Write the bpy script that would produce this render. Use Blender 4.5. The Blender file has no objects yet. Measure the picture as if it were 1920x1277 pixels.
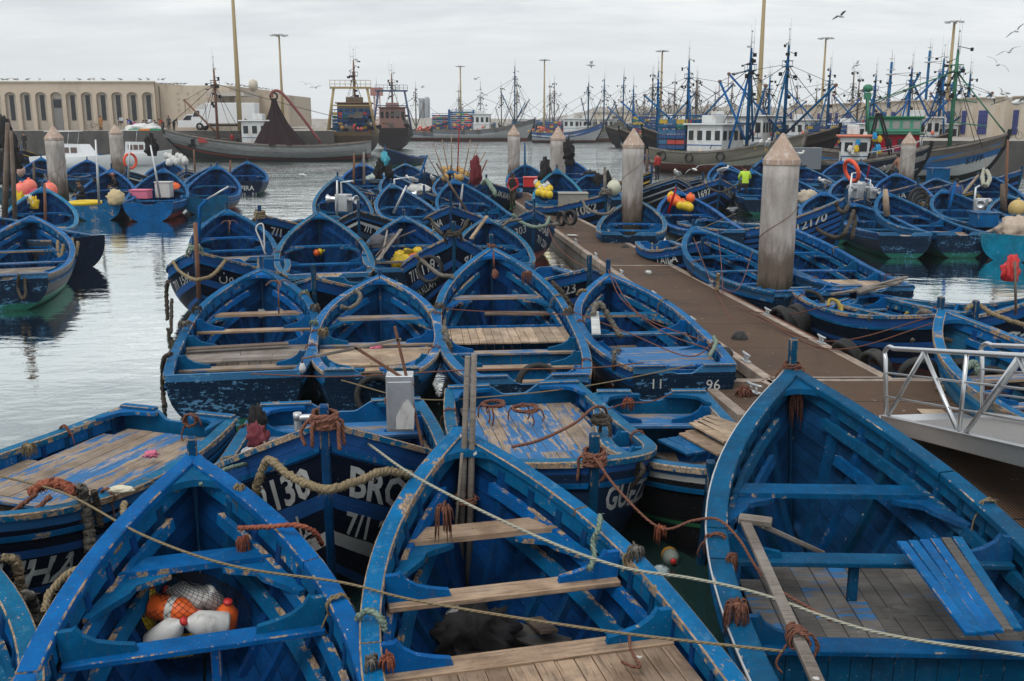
import bpy, math, random
from mathutils import Vector as V, Matrix, noise as mn
RND = random.Random(11)
sc = bpy.context.scene
COL = sc.collection
# ---------------------------------------------------------------- camera
F, EYE, HOR = 1867.0, 4.5, 412.0
PIT = math.atan(HOR / F)
SP, CP = math.sin(PIT), math.cos(PIT)
cam = bpy.data.cameras.new('camera'); cam.lens = 35.0; cam.sensor_width = 36.0
cam.clip_start = 0.1; cam.clip_end = 3000
cobj = bpy.data.objects.new('camera', cam); COL.objects.link(cobj)
cobj.location = (0, 0, EYE); cobj.rotation_euler = (math.pi / 2 - PIT, 0, 0)
sc.camera = cobj

def at(x, y, z=0.0):
    """ground position of a photo point known to be at height z"""
    u = (x - 960) / F; v = (638.5 - y) / F
    t = (z - EYE) / (-SP + v * CP)
    return V((u * t, (CP + v * SP) * t, z))

def far(x, y, d):
    """position of a photo point known to be d metres away (along +Y)"""
    u = (x - 960) / F; v = (638.5 - y) / F
    dy = CP + v * SP
    t = d / dy
    return V((u * t, d, EYE + (-SP + v * CP) * t))

# ---------------------------------------------------------------- node helpers
def nt(mat):
    mat.use_nodes = True
    t = mat.node_tree; t.nodes.clear(); return t
class NG:
    def __init__(s, tree): s.t = tree
    def n(s, typ, props=None, **inp):
        o = s.t.nodes.new(typ)
        for k, v in (props or {}).items(): setattr(o, k, v)
        for k, v in inp.items():
            key = int(k[1:]) if k[0] == 'i' and k[1:].isdigit() else k.replace('_', ' ')
            s.set(o.inputs[key], v)
        return o
    def set(s, sock, v):
        if isinstance(v, bpy.types.NodeSocket): s.t.links.new(v, sock)
        elif isinstance(v, bpy.types.Node): s.t.links.new(v.outputs[0], sock)
        else:
            if isinstance(v, (tuple, list)) and len(v) == 3 and sock.type == 'RGBA': v = (*v, 1)
            sock.default_value = v
    def math(s, op, a, b=0.0, c=None, clamp=False):
        o = s.t.nodes.new('ShaderNodeMath'); o.operation = op; o.use_clamp = clamp
        s.set(o.inputs[0], a); s.set(o.inputs[1], b)
        if c is not None: s.set(o.inputs[2], c)
        return o.outputs[0]
    def mix(s, f, a, b, blend='MIX'):
        o = s.t.nodes.new('ShaderNodeMix'); o.data_type = 'RGBA'; o.blend_type = blend
        s.set(o.inputs[0], f); s.set(o.inputs[6], a); s.set(o.inputs[7], b)
        return o.outputs[2]
    def noise(s, vec, scale, detail=4, rough=.55, dist=0.0):
        o = s.n('ShaderNodeTexNoise', None, Vector=vec, Scale=scale, Detail=detail, Roughness=rough, Distortion=dist)
        return o.outputs[0]
    def step(s, v, lo, hi):
        o = s.n('ShaderNodeMapRange', {'interpolation_type': 'SMOOTHSTEP'}, Value=v)
        o.inputs[1].default_value = lo; o.inputs[2].default_value = hi
        return o.outputs[0]
    def ramp(s, v, pts, const=False):
        o = s.t.nodes.new('ShaderNodeValToRGB'); r = o.color_ramp
        r.interpolation = 'CONSTANT' if const else 'LINEAR'
        while len(r.elements) < len(pts): r.elements.new(0.5)
        for e, (p, c) in zip(r.elements, pts):
            e.position = p; e.color = (*c, 1)
        s.set(o.inputs[0], v); return o.outputs[0]
    def vec(s, v, sc_=(1, 1, 1), loc=(0, 0, 0)):
        o = s.n('ShaderNodeMapping', None, Vector=v); s.set(o.inputs['Scale'], sc_); s.set(o.inputs['Location'], loc)
        return o.outputs[0]
    def attr(s, name):
        return s.n('ShaderNodeAttribute', {'attribute_name': name}).outputs['Fac']
    def objvec(s, shift=True):
        tc = s.n('ShaderNodeTexCoord').outputs['Object']
        if not shift: return tc
        r = s.n('ShaderNodeObjectInfo').outputs['Random']
        k = s.n('ShaderNodeCombineXYZ', None, X=s.math('MULTIPLY', r, 37.0), Y=s.math('MULTIPLY', r, 91.0), Z=s.math('MULTIPLY', r, 53.0))
        return s.n('ShaderNodeVectorMath', {'operation': 'ADD'}, i0=tc, i1=k).outputs[0]
    def out(s, col, rough=.6, bump=None, bstr=.3, bdist=.01, metal=0.0, spec=.4, **kw):
        b = s.n('ShaderNodeBsdfPrincipled', None, Roughness=rough, Metallic=metal)
        s.set(b.inputs['Base Color'], col)
        s.set(b.inputs['Specular IOR Level'], spec)
        for k, v in kw.items(): s.set(b.inputs[k.replace('_', ' ')], v)
        if bump is not None:
            bm = s.n('ShaderNodeBump', None, Strength=bstr, Distance=bdist, Height=bump)
            s.set(b.inputs['Normal'], bm.outputs[0])
        s.n('ShaderNodeOutputMaterial', None, Surface=b.outputs[0])
        return b

MATS = {}
def mat(name, fn, *a, **k):
    if name not in MATS:
        m = bpy.data.materials.new(name); MATS[name] = m
        fn(NG(nt(m)), *a, **k)
    return MATS[name]

def m_paint(g, base, under=(.30, .22, .15), wear=.35, edge=.8, chips=.5, dull=.3, rough=.5, drop=1.0, lite=None, grain=(1, 1, 1)):
    """old painted timber: patches worn to bare wood, chipped edges, bird droppings"""
    o = g.objvec()
    gv = g.vec(o, grain)
    n1 = g.noise(gv, 2.2, 7, .62, .3)
    n2 = g.noise(gv, 11, 6, .65)
    n3 = g.noise(o, 42, 4, .7)
    tone = g.attr('tone')
    lite = lite or tuple(c * 1.3 + k for c, k in zip(base, (.008, .030, .045)))
    dark = tuple(c * .62 for c in base)
    col = g.mix(g.step(n1, .35, .72), dark, base)
    col = g.mix(g.math('MULTIPLY', g.step(n2, .48, .75), dull), col, lite)
    r = g.n('ShaderNodeObjectInfo').outputs['Random']
    hv = g.n('ShaderNodeHueSaturation', None, Color=col, Hue=g.math('MULTIPLY_ADD', r, .022, .478),
             Value=g.math('ADD', g.math('MULTIPLY_ADD', r, .34, .72), g.math('MULTIPLY', tone, .35)),
             Saturation=g.math('MULTIPLY_ADD', g.noise(o, 1.1, 2), .3, .92))
    col = hv.outputs[0]
    gr = g.step(g.noise(g.vec(o, (7, 7, .9)), 3.0, 5, .7), .55, .72)
    col = g.mix(g.math('MULTIPLY', gr, .45), col, (.055, .050, .042))
    w = g.math('ADD', g.math('MULTIPLY', n1, .55), g.math('MULTIPLY', n2, .45))
    w = g.math('ADD', w, g.math('MULTIPLY', g.attr('edge'), .16 * edge))
    w = g.math('ADD', w, g.math('MULTIPLY', tone, .10))
    th = .74 - .22 * wear
    worn = g.step(w, th, th + .035)
    und = g.mix(g.step(g.noise(g.vec(o, (6, 1, 6)), 9, 5), .35, .7), tuple(c * .55 for c in under), tuple(min(1, c * 1.35) for c in under))
    col = g.mix(worn, col, und)
    chip = g.step(n3, .70 - .07 * chips, .735 - .07 * chips)
    col = g.mix(g.math('MULTIPLY', chip, .75), col, tuple(min(1, c * 1.2 + .03) for c in under))
    if drop:
        d = g.step(g.noise(o, 7.5, 3, .5), .755, .775)
        col = g.mix(g.math('MULTIPLY', d, .8 * drop), col, (.62, .62, .58))
    h = g.math('ADD', g.math('MULTIPLY', n2, .5), g.math('MULTIPLY', worn, -.5))
    h = g.math('ADD', h, g.math('MULTIPLY', n3, .3))
    rr = g.math('MULTIPLY_ADD', n2, .3, rough - .02)
    g.out(col, rr, h, .7, .008, spec=.10)

def m_wood(g, a=(.20, .125, .072), b=(.38, .26, .165), blue=0.0, grey=.25, ax=0, paint=(.008, .105, .28)):
    ax = MATS_AX[0]
    o = g.objvec()
    tone = g.attr('tone')
    n1 = g.noise(o, 3.0, 6, .6)
    grain = g.noise(g.vec(o, [(1.1, 16, 16), (16, 1.1, 16), (16, 16, 1.1)][ax]), 2.4, 6, .72, .5)
    col = g.mix(g.step(n1, .3, .7), a, b)
    col = g.mix(g.math('MULTIPLY', g.step(grain, .48, .66), .7), col, tuple(c * .38 for c in a))
    col = g.mix(g.step(g.noise(o, 26, 3), .70, .75), col, tuple(c * .3 for c in a))
    col = g.mix(g.math('MULTIPLY', g.step(g.noise(g.vec(o, (1, 1, 1)), 1.8, 5, .7), .54, .68), .45), col, (.075, .06, .05))
    col = g.mix(g.math('MULTIPLY', g.step(g.noise(o, 1.3, 4), .4, .75), grey), col, (.27, .25, .23))
    hv = g.n('ShaderNodeHueSaturation', None, Color=col, Value=g.math('MULTIPLY_ADD', tone, 1.1, .95), Saturation=.9)
    col = hv.outputs[0]
    if blue:
        w = g.math('ADD', g.noise(g.vec(o, [(.8, 5, 5), (5, .8, 5), (5, 5, .8)][ax]), 2.2, 7, .68), g.math('MULTIPLY', tone, .55))
        f = g.step(w, .62 - .3 * blue, .70 - .3 * blue)
        pc = g.mix(g.noise(o, 20, 4), tuple(c * .7 for c in paint), tuple(c * 1.3 + k for c, k in zip(paint, (.01, .04, .06))))
        col = g.mix(g.math('MULTIPLY', f, .95), col, pc)
    d = g.step(g.noise(o, 9, 3, .5), .74, .76)
    col = g.mix(g.math('MULTIPLY', d, .7), col, (.6, .6, .56))
    col = g.mix(g.math('MULTIPLY', g.attr('edge'), .25), col, tuple(min(1, c * 1.3) for c in b))
    g.out(col, .75, g.math('ADD', grain, g.math('MULTIPLY', n1, .5)), .5, .005, spec=.25)

def m_flat(g, col, rough=.6, var=.25, scale=6, metal=0.0, spec=.4, bstr=.25, dirt=None, dscale=3, damt=.5):
    o = g.objvec()
    n = g.noise(o, scale, 5, .6)
    c = g.mix(n, tuple(x * (1 - var) for x in col), tuple(min(1, x * (1 + var)) for x in col))
    if dirt:
        f = g.step(g.noise(g.vec(o, (1, 1, .35)), dscale, 6, .65), .5, .68)
        c = g.mix(g.math('MULTIPLY', f, damt), c, dirt)
    g.out(c, rough, n, bstr, .01, metal, spec)

def m_hull(g, bands, bottom, zw=.1, wear=.3, chipc=(.10, .25, .42), gloss=.38, rng=2.0):
    """hull planking: painted bands by depth below the sheer (UV v, metres), anti-fouling below"""
    uv = g.n('ShaderNodeUVMap').outputs[0]
    sx = g.n('ShaderNodeSeparateXYZ', None, Vector=uv)
    u, v = sx.outputs[0], sx.outputs[1]
    o = g.objvec()
    wob = g.math('MULTIPLY_ADD', g.noise(o, 9, 3), .016, -.008)
    vv = g.math('ADD', v, wob)
    pts = [(max(0, min(1, p / rng)), c) for p, c in bands]
    col = g.ramp(g.math('DIVIDE', vv, rng), pts, True)
    n1 = g.noise(g.vec(o, (.6, .6, 1.6)), 2.4, 7, .65)
    n2 = g.noise(g.vec(o, (1, 1, 2)), 13, 6, .68)
    n3 = g.noise(o, 40, 4, .7)
    hv = g.n('ShaderNodeHueSaturation', None, Color=col, Value=g.math('MULTIPLY_ADD', n1, .9, .55), Saturation=.95)
    col = hv.outputs[0]
    z = g.n('ShaderNodeSeparateXYZ', None, Vector=g.n('ShaderNodeTexCoord').outputs['Object']).outputs[2]
    zz = g.math('ADD', z, g.math('MULTIPLY_ADD', n1, .05, -.025))
    bt = g.mix(n2, tuple(c * .5 for c in bottom), tuple(min(1, c * 1.4) for c in bottom))
    low = g.step(zz, zw + .015, zw - .005)
    col = g.mix(low, col, bt)
    w = g.math('ADD', g.math('MULTIPLY', n1, .5), g.math('MULTIPLY', n2, .5))
    th = .72 - .2 * wear
    col = g.mix(g.math('MULTIPLY', g.step(w, th, th + .03), .75), col, chipc)
    col = g.mix(g.math('MULTIPLY', g.step(n3, .69 - .04 * wear, .71 - .04 * wear), .55), col, tuple(min(1, c * 1.5 + .06) for c in chipc))
    # weed and slime at the water
    col = g.mix(g.math('MULTIPLY', g.step(zz, .07, -.02), .7), col, (.012, .035, .02))
    pl = g.math('PINGPONG', g.math('ADD', v, .0), .075)
    seam = g.step(pl, .006, .0)
    h = g.math('SUBTRACT', g.math('MULTIPLY', n2, .35), seam)
    g.out(col, g.math('MULTIPLY_ADD', n2, .25, gloss - .1), h, .7, .010, spec=.06)

def m_inner(g, base, wear=.25, under=(.25, .19, .13)):
    """inside planking with visible seams between planks"""
    uv = g.n('ShaderNodeUVMap').outputs[0]
    sx = g.n('ShaderNodeSeparateXYZ', None, Vector=uv)
    v = sx.outputs[1]
    o = g.objvec()
    n1 = g.noise(g.vec(o, (1, .5, 1.4)), 2.6, 6, .6)
    n2 = g.noise(o, 12, 6, .66)
    pid = g.math('FLOOR', g.math('DIVIDE', v, .15))
    pr = g.n('ShaderNodeTexWhiteNoise', {'noise_dimensions': '1D'}, W=pid).outputs[0]
    r = g.n('ShaderNodeObjectInfo').outputs['Random']
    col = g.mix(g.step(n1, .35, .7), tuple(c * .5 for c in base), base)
    col = g.mix(g.math('MULTIPLY', g.step(n2, .52, .74), .35), col, tuple(c * 1.25 + k for c, k in zip(base, (.004, .018, .03))))
    hv = g.n('ShaderNodeHueSaturation', None, Color=col, Hue=g.math('MULTIPLY_ADD', r, .016, .482), Value=g.math('MULTIPLY_ADD', pr, .5, .7))
    col = hv.outputs[0]
    w = g.math('ADD', g.math('MULTIPLY', n1, .5), g.math('MULTIPLY', n2, .5))
    th = .73 - .2 * wear
    col = g.mix(g.math('MULTIPLY', g.step(w, th, th + .03), .8), col, under)
    d = g.step(g.noise(g.vec(o, (1.6, 1.6, .7)), 6, 3, .5), .745, .765)
    col = g.mix(g.math('MULTIPLY', d, .7), col, (.6, .62, .6))
    seam = g.step(g.math('PINGPONG', v, .075), .007, .002)
    col = g.mix(g.math('MULTIPLY', seam, .6), col, tuple(c * .25 for c in base))
    g.out(col, .55, g.math('SUBTRACT', g.math('MULTIPLY', n2, .3), seam), .7, .010, spec=.07)

def m_rope(g, a, b, twist=60.0):
    uv = g.n('ShaderNodeUVMap').outputs[0]
    sx = g.n('ShaderNodeSeparateXYZ', None, Vector=uv)
    o = g.objvec()
    n = g.noise(o, 9, 5, .65)
    s = g.math('SINE', g.math('ADD', g.math('MULTIPLY', sx.outputs[1], twist * 6.2832 / 3), g.math('MULTIPLY', sx.outputs[0], 6.2832 * 3)))
    fz = g.noise(o, 160, 3)
    col = g.mix(n, a, b)
    col = g.mix(g.math('MULTIPLY', g.step(g.math('ADD', s, g.math('MULTIPLY', fz, .8)), .1, -.7), .55), col, tuple(c * .35 for c in a))
    g.out(col, .9, g.math('ADD', s, fz), .8, .004, spec=.15)

BLUE = (.003, .098, .325); BLUE2 = (.008, .125, .345); DULL = (.018, .112, .235)
NAVY = (.0045, .008, .020); STRIPE = (.004, .066, .235)
MATS_AX = [0]
def M(n):
    if n in MATS: return MATS[n]
    P = lambda **k: mat(n, m_paint, **k)
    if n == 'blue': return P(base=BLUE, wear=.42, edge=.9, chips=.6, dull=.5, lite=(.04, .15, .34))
    if n == 'blue_in': return mat(n, m_inner, (.002, .036, .155), .3)  # shade inside the hulls is put into this darker blue
    if n == 'blue_in_dull': return mat(n, m_inner, (.006, .046, .140), .45, (.13, .12, .11))  # dull inside blue, likewise darkened to carry the interior shade
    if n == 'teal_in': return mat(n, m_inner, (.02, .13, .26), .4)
    if n == 'blue_rib': return P(base=(.002, .040, .165), wear=.25, edge=.4, chips=.3, drop=.4)  # ribs darkened with the inside planking, shade put into the blue
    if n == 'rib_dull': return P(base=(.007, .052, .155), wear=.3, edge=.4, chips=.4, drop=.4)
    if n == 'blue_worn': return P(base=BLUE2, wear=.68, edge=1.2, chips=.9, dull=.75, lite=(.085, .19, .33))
    if n == 'blue_bare': return P(base=(.02, .13, .33), wear=.85, edge=1.2, chips=.9, dull=.6, under=(.34, .27, .20))
    if n == 'blue_dull': return P(base=(.014, .084, .225), wear=.32, edge=.8, chips=.5, dull=.5, under=(.30, .24, .19))
    if n == 'blue_panel': return P(base=(.012, .115, .34), wear=.32, edge=1.0, chips=.6, dull=.4)
    if n == 'teal': return P(base=(.03, .19, .36), wear=.5, edge=1.0, chips=.7, dull=.5)
    if n == 'navy_worn': return P(base=(.004, .018, .042), under=(.035, .20, .33), wear=.80, edge=.8, chips=1.0, dull=.25, drop=.3)
    if n == 'navy_paint': return P(base=(.008, .016, .040), under=(.10, .22, .36), wear=.25, edge=.8, chips=.5, dull=.3, drop=.3)
    if n == 'white_paint': return P(base=(.60, .62, .60), under=(.20, .17, .14), wear=.35, edge=.5, chips=.5, dull=.2)
    if n == 'white_text': return P(base=(.62, .63, .62), under=(.012, .02, .045), wear=.42, edge=0, chips=.6, dull=.1, drop=0)
    if n == 'yellow_paint': return P(base=(.58, .36, .03), under=(.25, .16, .06), wear=.35, edge=.6, chips=.5, dull=.1, drop=0)
    if n == 'green_paint': return P(base=(.02, .16, .07), under=(.02, .03, .02), wear=.3, chips=.4, drop=0)
    if n == 'black_paint': return P(base=(.012, .013, .016), under=(.12, .12, .11), wear=.3, chips=.5, drop=.3)
    if n == 'red_paint': return P(base=(.35, .03, .025), under=(.2, .12, .1), wear=.3, chips=.4, drop=0)
    if n == 'stem': return P(base=(.012, .06, .16), under=(.20, .15, .11), wear=.6, edge=.8, chips=.6, drop=.3)
    if n[-2:] in ('_y', '_z') and n.startswith('wood'):
        MATS_AX[0] = 1 if n[-2:] == '_y' else 2
        base = n[:-2]; old = MATS.pop(base, None); m = M(base); MATS_AX[0] = 0; MATS.pop(base)
        if old: MATS[base] = old
        m.name = n; MATS[n] = m; return m
    if n == 'wood': return mat(n, m_wood)
    if n == 'wood_dark': return mat(n, m_wood, (.10, .07, .05), (.17, .12, .085))
    if n == 'wood_grey': return mat(n, m_wood, (.13, .108, .088), (.235, .20, .17), 0, .45)
    if n == 'wood_pale': return mat(n, m_wood, (.25, .17, .10), (.44, .32, .21), 0, .2)
    if n == 'wood_blue': return mat(n, m_wood, (.23, .165, .11), (.36, .27, .19), .42, .25)
    if n == 'wood_blue2': return mat(n, m_wood, (.22, .17, .13), (.34, .27, .21), .8, .3)
    if n == 'floor_dark': return mat(n, m_wood, (.075, .068, .062), (.13, .12, .11), .1, .3)
    if n == 'rope_tan': return mat(n, m_rope, (.17, .13, .075), (.30, .24, .15))
    if n == 'rope_rust': return mat(n, m_rope, (.13, .055, .038), (.25, .115, .08))
    if n == 'rope_red': return mat(n, m_rope, (.24, .06, .035), (.34, .13, .08))
    if n == 'rope_green': return mat(n, m_rope, (.12, .17, .13), (.26, .33, .27))
    if n == 'rope_pale': return mat(n, m_rope, (.30, .30, .24), (.42, .42, .34))
    if n == 'rope_grey': return mat(n, m_rope, (.10, .09, .075), (.22, .20, .17))
    if n == 'rope_dark': return mat(n, m_rope, (.035, .03, .025), (.09, .075, .06))
    if n == 'rope_yellow': return mat(n, m_rope, (.28, .20, .05), (.42, .32, .09))
    if n == 'rubber': return mat(n, m_flat, (.018, .018, .018), .7, .4, 12, dirt=(.10, .09, .08), damt=.4)
    if n == 'steel': return mat(n, m_flat, (.62, .63, .64), .32, .12, 14, .85, bstr=.08)
    if n == 'galv': return mat(n, m_flat, (.50, .52, .53), .45, .18, 10, .7, dirt=(.30, .29, .27), damt=.4)
    if n == 'rust': return mat(n, m_flat, (.16, .075, .045), .8, .5, 9)
    if n == 'black_cloth': return mat(n, m_flat, (.014, .013, .014), .85, .4, 8)
    raise KeyError(n)

# hull colour schemes: (bands, bottom, waterline, wear)
HULLS = {
 'stripes': ([(0, STRIPE), (.22, NAVY), (.50, STRIPE), (.60, NAVY), (.80, STRIPE), (.90, NAVY), (1.08, STRIPE), (1.16, NAVY)], (.10, .02, .022), .06, .2),
 'stripes_wide': ([(0, STRIPE), (.24, NAVY), (.58, STRIPE), (.74, NAVY), (1.0, STRIPE), (1.1, NAVY)], (.012, .05, .035), .05, .2),
 'many': ([(0, STRIPE), (.30, NAVY), (.37, STRIPE), (.50, NAVY), (.57, STRIPE), (.70, NAVY), (.77, STRIPE), (.9, NAVY), (.97, STRIPE), (1.1, NAVY)], (.012, .02, .04), .05, .15),
 'name_white': ([(0, STRIPE), (.28, NAVY), (.66, STRIPE), (.82, NAVY), (1.06, (.45, .46, .45)), (1.2, NAVY), (1.4, STRIPE), (1.5, NAVY)], (.012, .02, .03), .05, .15),
 'worn': ([(0, (.02, .13, .28)), (.16, (.012, .045, .095))], (.02, .11, .085), .22, .75),
 'navy': ([(0, STRIPE), (.12, (.008, .022, .055))], (.016, .10, .075), .18, .45),
 'red': ([(0, STRIPE), (.3, (.008, .025, .06))], (.21, .045, .045), .30, .3),
 'dull': ([(0, (.016, .075, .16)), (.2, (.006, .016, .036))], (.015, .02, .03), .1, .55),
 'chevron': ([(0, (.02, .03, .05)), (.2, NAVY), (.36, (.40, .42, .43)), (.46, NAVY), (.72, (.02, .05, .1)), (.9, NAVY)], (.05, .03, .03), .05, .25),
 'haib': ([(0, (.01, .09, .24)), (.15, NAVY), (.36, STRIPE), (.45, NAVY), (.80, STRIPE), (.9, NAVY)], (.012, .02, .03), .05, .35),
 'white_chev': ([(0, (.34, .36, .37)), (.14, NAVY), (.22, (.34, .36, .37)), (.30, NAVY), (.52, (.34, .36, .37)), (.60, NAVY), (.8, (.3, .3, .3)), (.88, NAVY)], (.05, .03, .03), .05, .4),
 'yellow': ([(0, STRIPE), (.12, (.46, .30, .03)), (.42, (.02, .05, .12)), (.5, STRIPE), (.6, (.02, .05, .12))], (.05, .09, .08), .1, .4),
 'yellow2': ([(0, (.46, .30, .03)), (.12, NAVY), (.5, (.46, .30, .03)), (.6, NAVY), (.8, STRIPE), (.9, NAVY)], (.05, .05, .06), .1, .3),
 'black_green': ([(0, (.02, .11, .27)), (.09, (.33, .34, .32)), (.15, (.010, .010, .012)), (.62, (.015, .12, .05)), (.67, (.008, .008, .010))], (.01, .012, .012), .05, .5),
 'transom': ([(0, (.02, .12, .26)), (.08, (.004, .016, .038))], (.014, .095, .07), .17, .85),
 'teal': ([(0, (.30, .27, .22)), (.12, (.035, .17, .30)), (.45, (.02, .12, .24))], (.22, .07, .05), .16, .75),
 'grey': ([(0, (.10, .15, .20)), (.1, (.05, .06, .075))], (.10, .33, .24), .30, .5),
}
def hullmat(h):
    b, bt, zw, w = HULLS[h]
    return mat('hull_' + h, m_hull, b, bt, zw, w)

# ---------------------------------------------------------------- mesh builder
class MB:
    def __init__(s):
        s.v = []; s.f = []; s.mi = []; s.e = []; s.t = []; s.uv = []; s.sm = []
    def face(s, idx, e=0.0, t=0.0, mi=0, uv=None, sm=False):
        s.f.append(idx); s.e.append(e); s.t.append(t); s.mi.append(mi); s.sm.append(sm)
        s.uv.append(uv)
    def add(s, pts):
        b = len(s.v); s.v.extend(tuple(p) for p in pts); return b
    def box(s, c, size, rot=None, ch=0.0, tone=0.0, mi=0, taper=None):
        """chamfered box; rot: 3x3 Matrix; the chamfers carry the edge-wear attribute"""
        hx, hy, hz = size[0] / 2, size[1] / 2, size[2] / 2
        c = V(c); rot = rot or Matrix.Identity(3)
        ch = min(ch, hx * .8, hy * .8, hz * .8)
        if ch <= 0:
            P = [rot @ V((x * hx, y * hy, z * hz)) + c for x in (-1, 1) for y in (-1, 1) for z in (-1, 1)]
            b = s.add(P)
            for q in ((0, 1, 3, 2), (4, 6, 7, 5), (0, 4, 5, 1), (2, 3, 7, 6), (0, 2, 6, 4), (1, 5, 7, 3)):
                s.face([b + i for i in q], 0, tone, mi)
            return
        idx = {}
        P = []
        for x in (-1, 1):
            for y in (-1, 1):
                for z in (-1, 1):
                    for ax in range(3):
                        k = [hx - ch, hy - ch, hz - ch]; k[ax] += ch
                        idx[(x, y, z, ax)] = len(P)
                        P.append(rot @ V((x * k[0], y * k[1], z * k[2])) + c)
        b = s.add(P)
        I = lambda x, y, z, a: b + idx[(x, y, z, a)]
        for sg in (-1, 1):
            fl = lambda q: q if sg > 0 else q[::-1]
            s.face(fl([I(sg, -1, -1, 0), I(sg, 1, -1, 0), I(sg, 1, 1, 0), I(sg, -1, 1, 0)]), 0, tone, mi)
            s.face(fl([I(-1, sg, 1, 1), I(1, sg, 1, 1), I(1, sg, -1, 1), I(-1, sg, -1, 1)]), 0, tone, mi)
            s.face(fl([I(-1, -1, sg, 2), I(1, -1, sg, 2), I(1, 1, sg, 2), I(-1, 1, sg, 2)]), 0, tone, mi)
        for a, bb in ((-1, -1), (-1, 1), (1, -1), (1, 1)):
            f1 = a * bb > 0
            q = [I(a, bb, -1, 0), I(a, bb, -1, 1), I(a, bb, 1, 1), I(a, bb, 1, 0)]; s.face(q if f1 else q[::-1], 1, tone, mi)
            q = [I(-1, a, bb, 1), I(-1, a, bb, 2), I(1, a, bb, 2), I(1, a, bb, 1)]; s.face(q if f1 else q[::-1], 1, tone, mi)
            q = [I(a, -1, bb, 2), I(a, -1, bb, 0), I(a, 1, bb, 0), I(a, 1, bb, 2)]; s.face(q if f1 else q[::-1], 1, tone, mi)
        for x in (-1, 1):
            for y in (-1, 1):
                for z in (-1, 1):
                    q = [I(x, y, z, 0), I(x, y, z, 1), I(x, y, z, 2)]
                    s.face(q if x * y * z > 0 else q[::-1], 1, tone, mi)
    def beam(s, a, b, w, h, ch=0.0, up=(0, 0, 1), tone=0.0, mi=0):
        """box beam from a to b; w across, h along 'up'"""
        a = V(a); b = V(b); d = b - a; L = d.length
        y = d.normalized(); u = V(up)
        x = y.cross(u)
        if x.length < 1e-4: x = y.cross(V((1, 0, 0)))
        x.normalize(); z = x.cross(y)
        s.box((a + b) / 2, (w, L, h), Matrix((x, y, z)).transposed(), ch, tone, mi)
    def tube(s, pts, r, n=8, caps=True, e=0.0, tone=0.0, mi=0, sm=True, closed=False, rj=0.0, seed=0):
        pts = [V(p) for p in pts]; N = len(pts)
        rad = r if isinstance(r, (list, tuple)) else [r] * N
        T0 = None; rings = []; L = 0
        rr = random.Random(seed)
        for i, p in enumerate(pts):
            if closed: d = pts[(i + 1) % N] - pts[i - 1]
            else: d = pts[min(i + 1, N - 1)] - pts[max(i - 1, 0)]
            if d.length < 1e-9: d = V((0, 0, 1))
            d.normalize()
            if T0 is None:
                x = d.cross(V((0, 0, 1)))
                if x.length < .05: x = d.cross(V((1, 0, 0)))
            else: x = T0 - d * T0.dot(d)
            if x.length < 1e-6: x = d.cross(V((.3, 1, .2)))
            x.normalize(); T0 = x; y = d.cross(x)
            if i: L += (p - pts[i - 1]).length
            k = rad[i] * (1 + (rr.random() - .5) * rj)
            ring = [p + (x * math.cos(2 * math.pi * j / n) + y * math.sin(2 * math.pi * j / n)) * k * (1 + (rr.random() - .5) * rj) for j in range(n)]
            rings.append((s.add(ring), L))
        R2 = list(zip(rings, rings[1:]))
        if closed: R2.append((rings[-1], (rings[0][0], L + (pts[0] - pts[-1]).length)))
        for (a, la), (b, lb) in R2:
            for j in range(n):
                k = (j + 1) % n
                s.face([a + j, a + k, b + k, b + j], e, tone, mi, [(j / n, la), ((j + 1) / n, la), ((j + 1) / n, lb), (j / n, lb)], sm)
        if caps and not closed:
            s.face([rings[0][0] + j for j in range(n)][::-1], e, tone, mi)
            s.face([rings[-1][0] + j for j in range(n)], e, tone, mi)
    def prism(s, outline, O, X, Y, th, tone=0.0, mi=0, eside=0.0):
        """flat outline in the plane (X,Y) at O, thickened by th along XxY"""
        O, X, Y = V(O), V(X), V(Y); Z = X.cross(Y).normalized()
        n = len(outline)
        a = s.add([O + X * x + Y * y for x, y in outline])
        b = s.add([O + X * x + Y * y + Z * th for x, y in outline])
        s.face([a + i for i in range(n)][::-1], 0, tone, mi)
        s.face([b + i for i in range(n)], 0, tone, mi)
        for i in range(n):
            j = (i + 1) % n
            s.face([a + i, a + j, b + j, b + i], eside, tone, mi)
    def grid(s, rows, e=0.0, tone=0.0, mi=0, uv=None, sm=True, flip=False, wrap=False):
        m = len(rows[0]); b = s.add([p for r in rows for p in r])
        for i in range(len(rows) - 1):
            for j in range(m if wrap else m - 1):
                k = (j + 1) % m
                q = [b + i * m + j, b + i * m + k, b + (i + 1) * m + k, b + (i + 1) * m + j]
                w = None
                if uv: w = [uv[i][j], uv[i][k], uv[i + 1][k], uv[i + 1][j]]
                ee = e[j] if isinstance(e, (list, tuple)) else e
                if flip: q = q[::-1]; w = w[::-1] if w else None
                s.face(q, ee, tone, mi, w, sm)
    def sphere(s, c, r, n=12, m=8, scale=(1, 1, 1), tone=0.0, mi=0, rot=None):
        c = V(c); rot = rot or Matrix.Identity(3)
        rows = []
        for i in range(m + 1):
            a = math.pi * i / m
            rows.append([c + rot @ V((r * scale[0] * math.sin(a) * math.cos(2 * math.pi * j / n), r * scale[1] * math.sin(a) * math.sin(2 * math.pi * j / n), -r * scale[2] * math.cos(a))) for j in range(n)])
        s.grid(rows, tone=tone, mi=mi, wrap=True)
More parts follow.
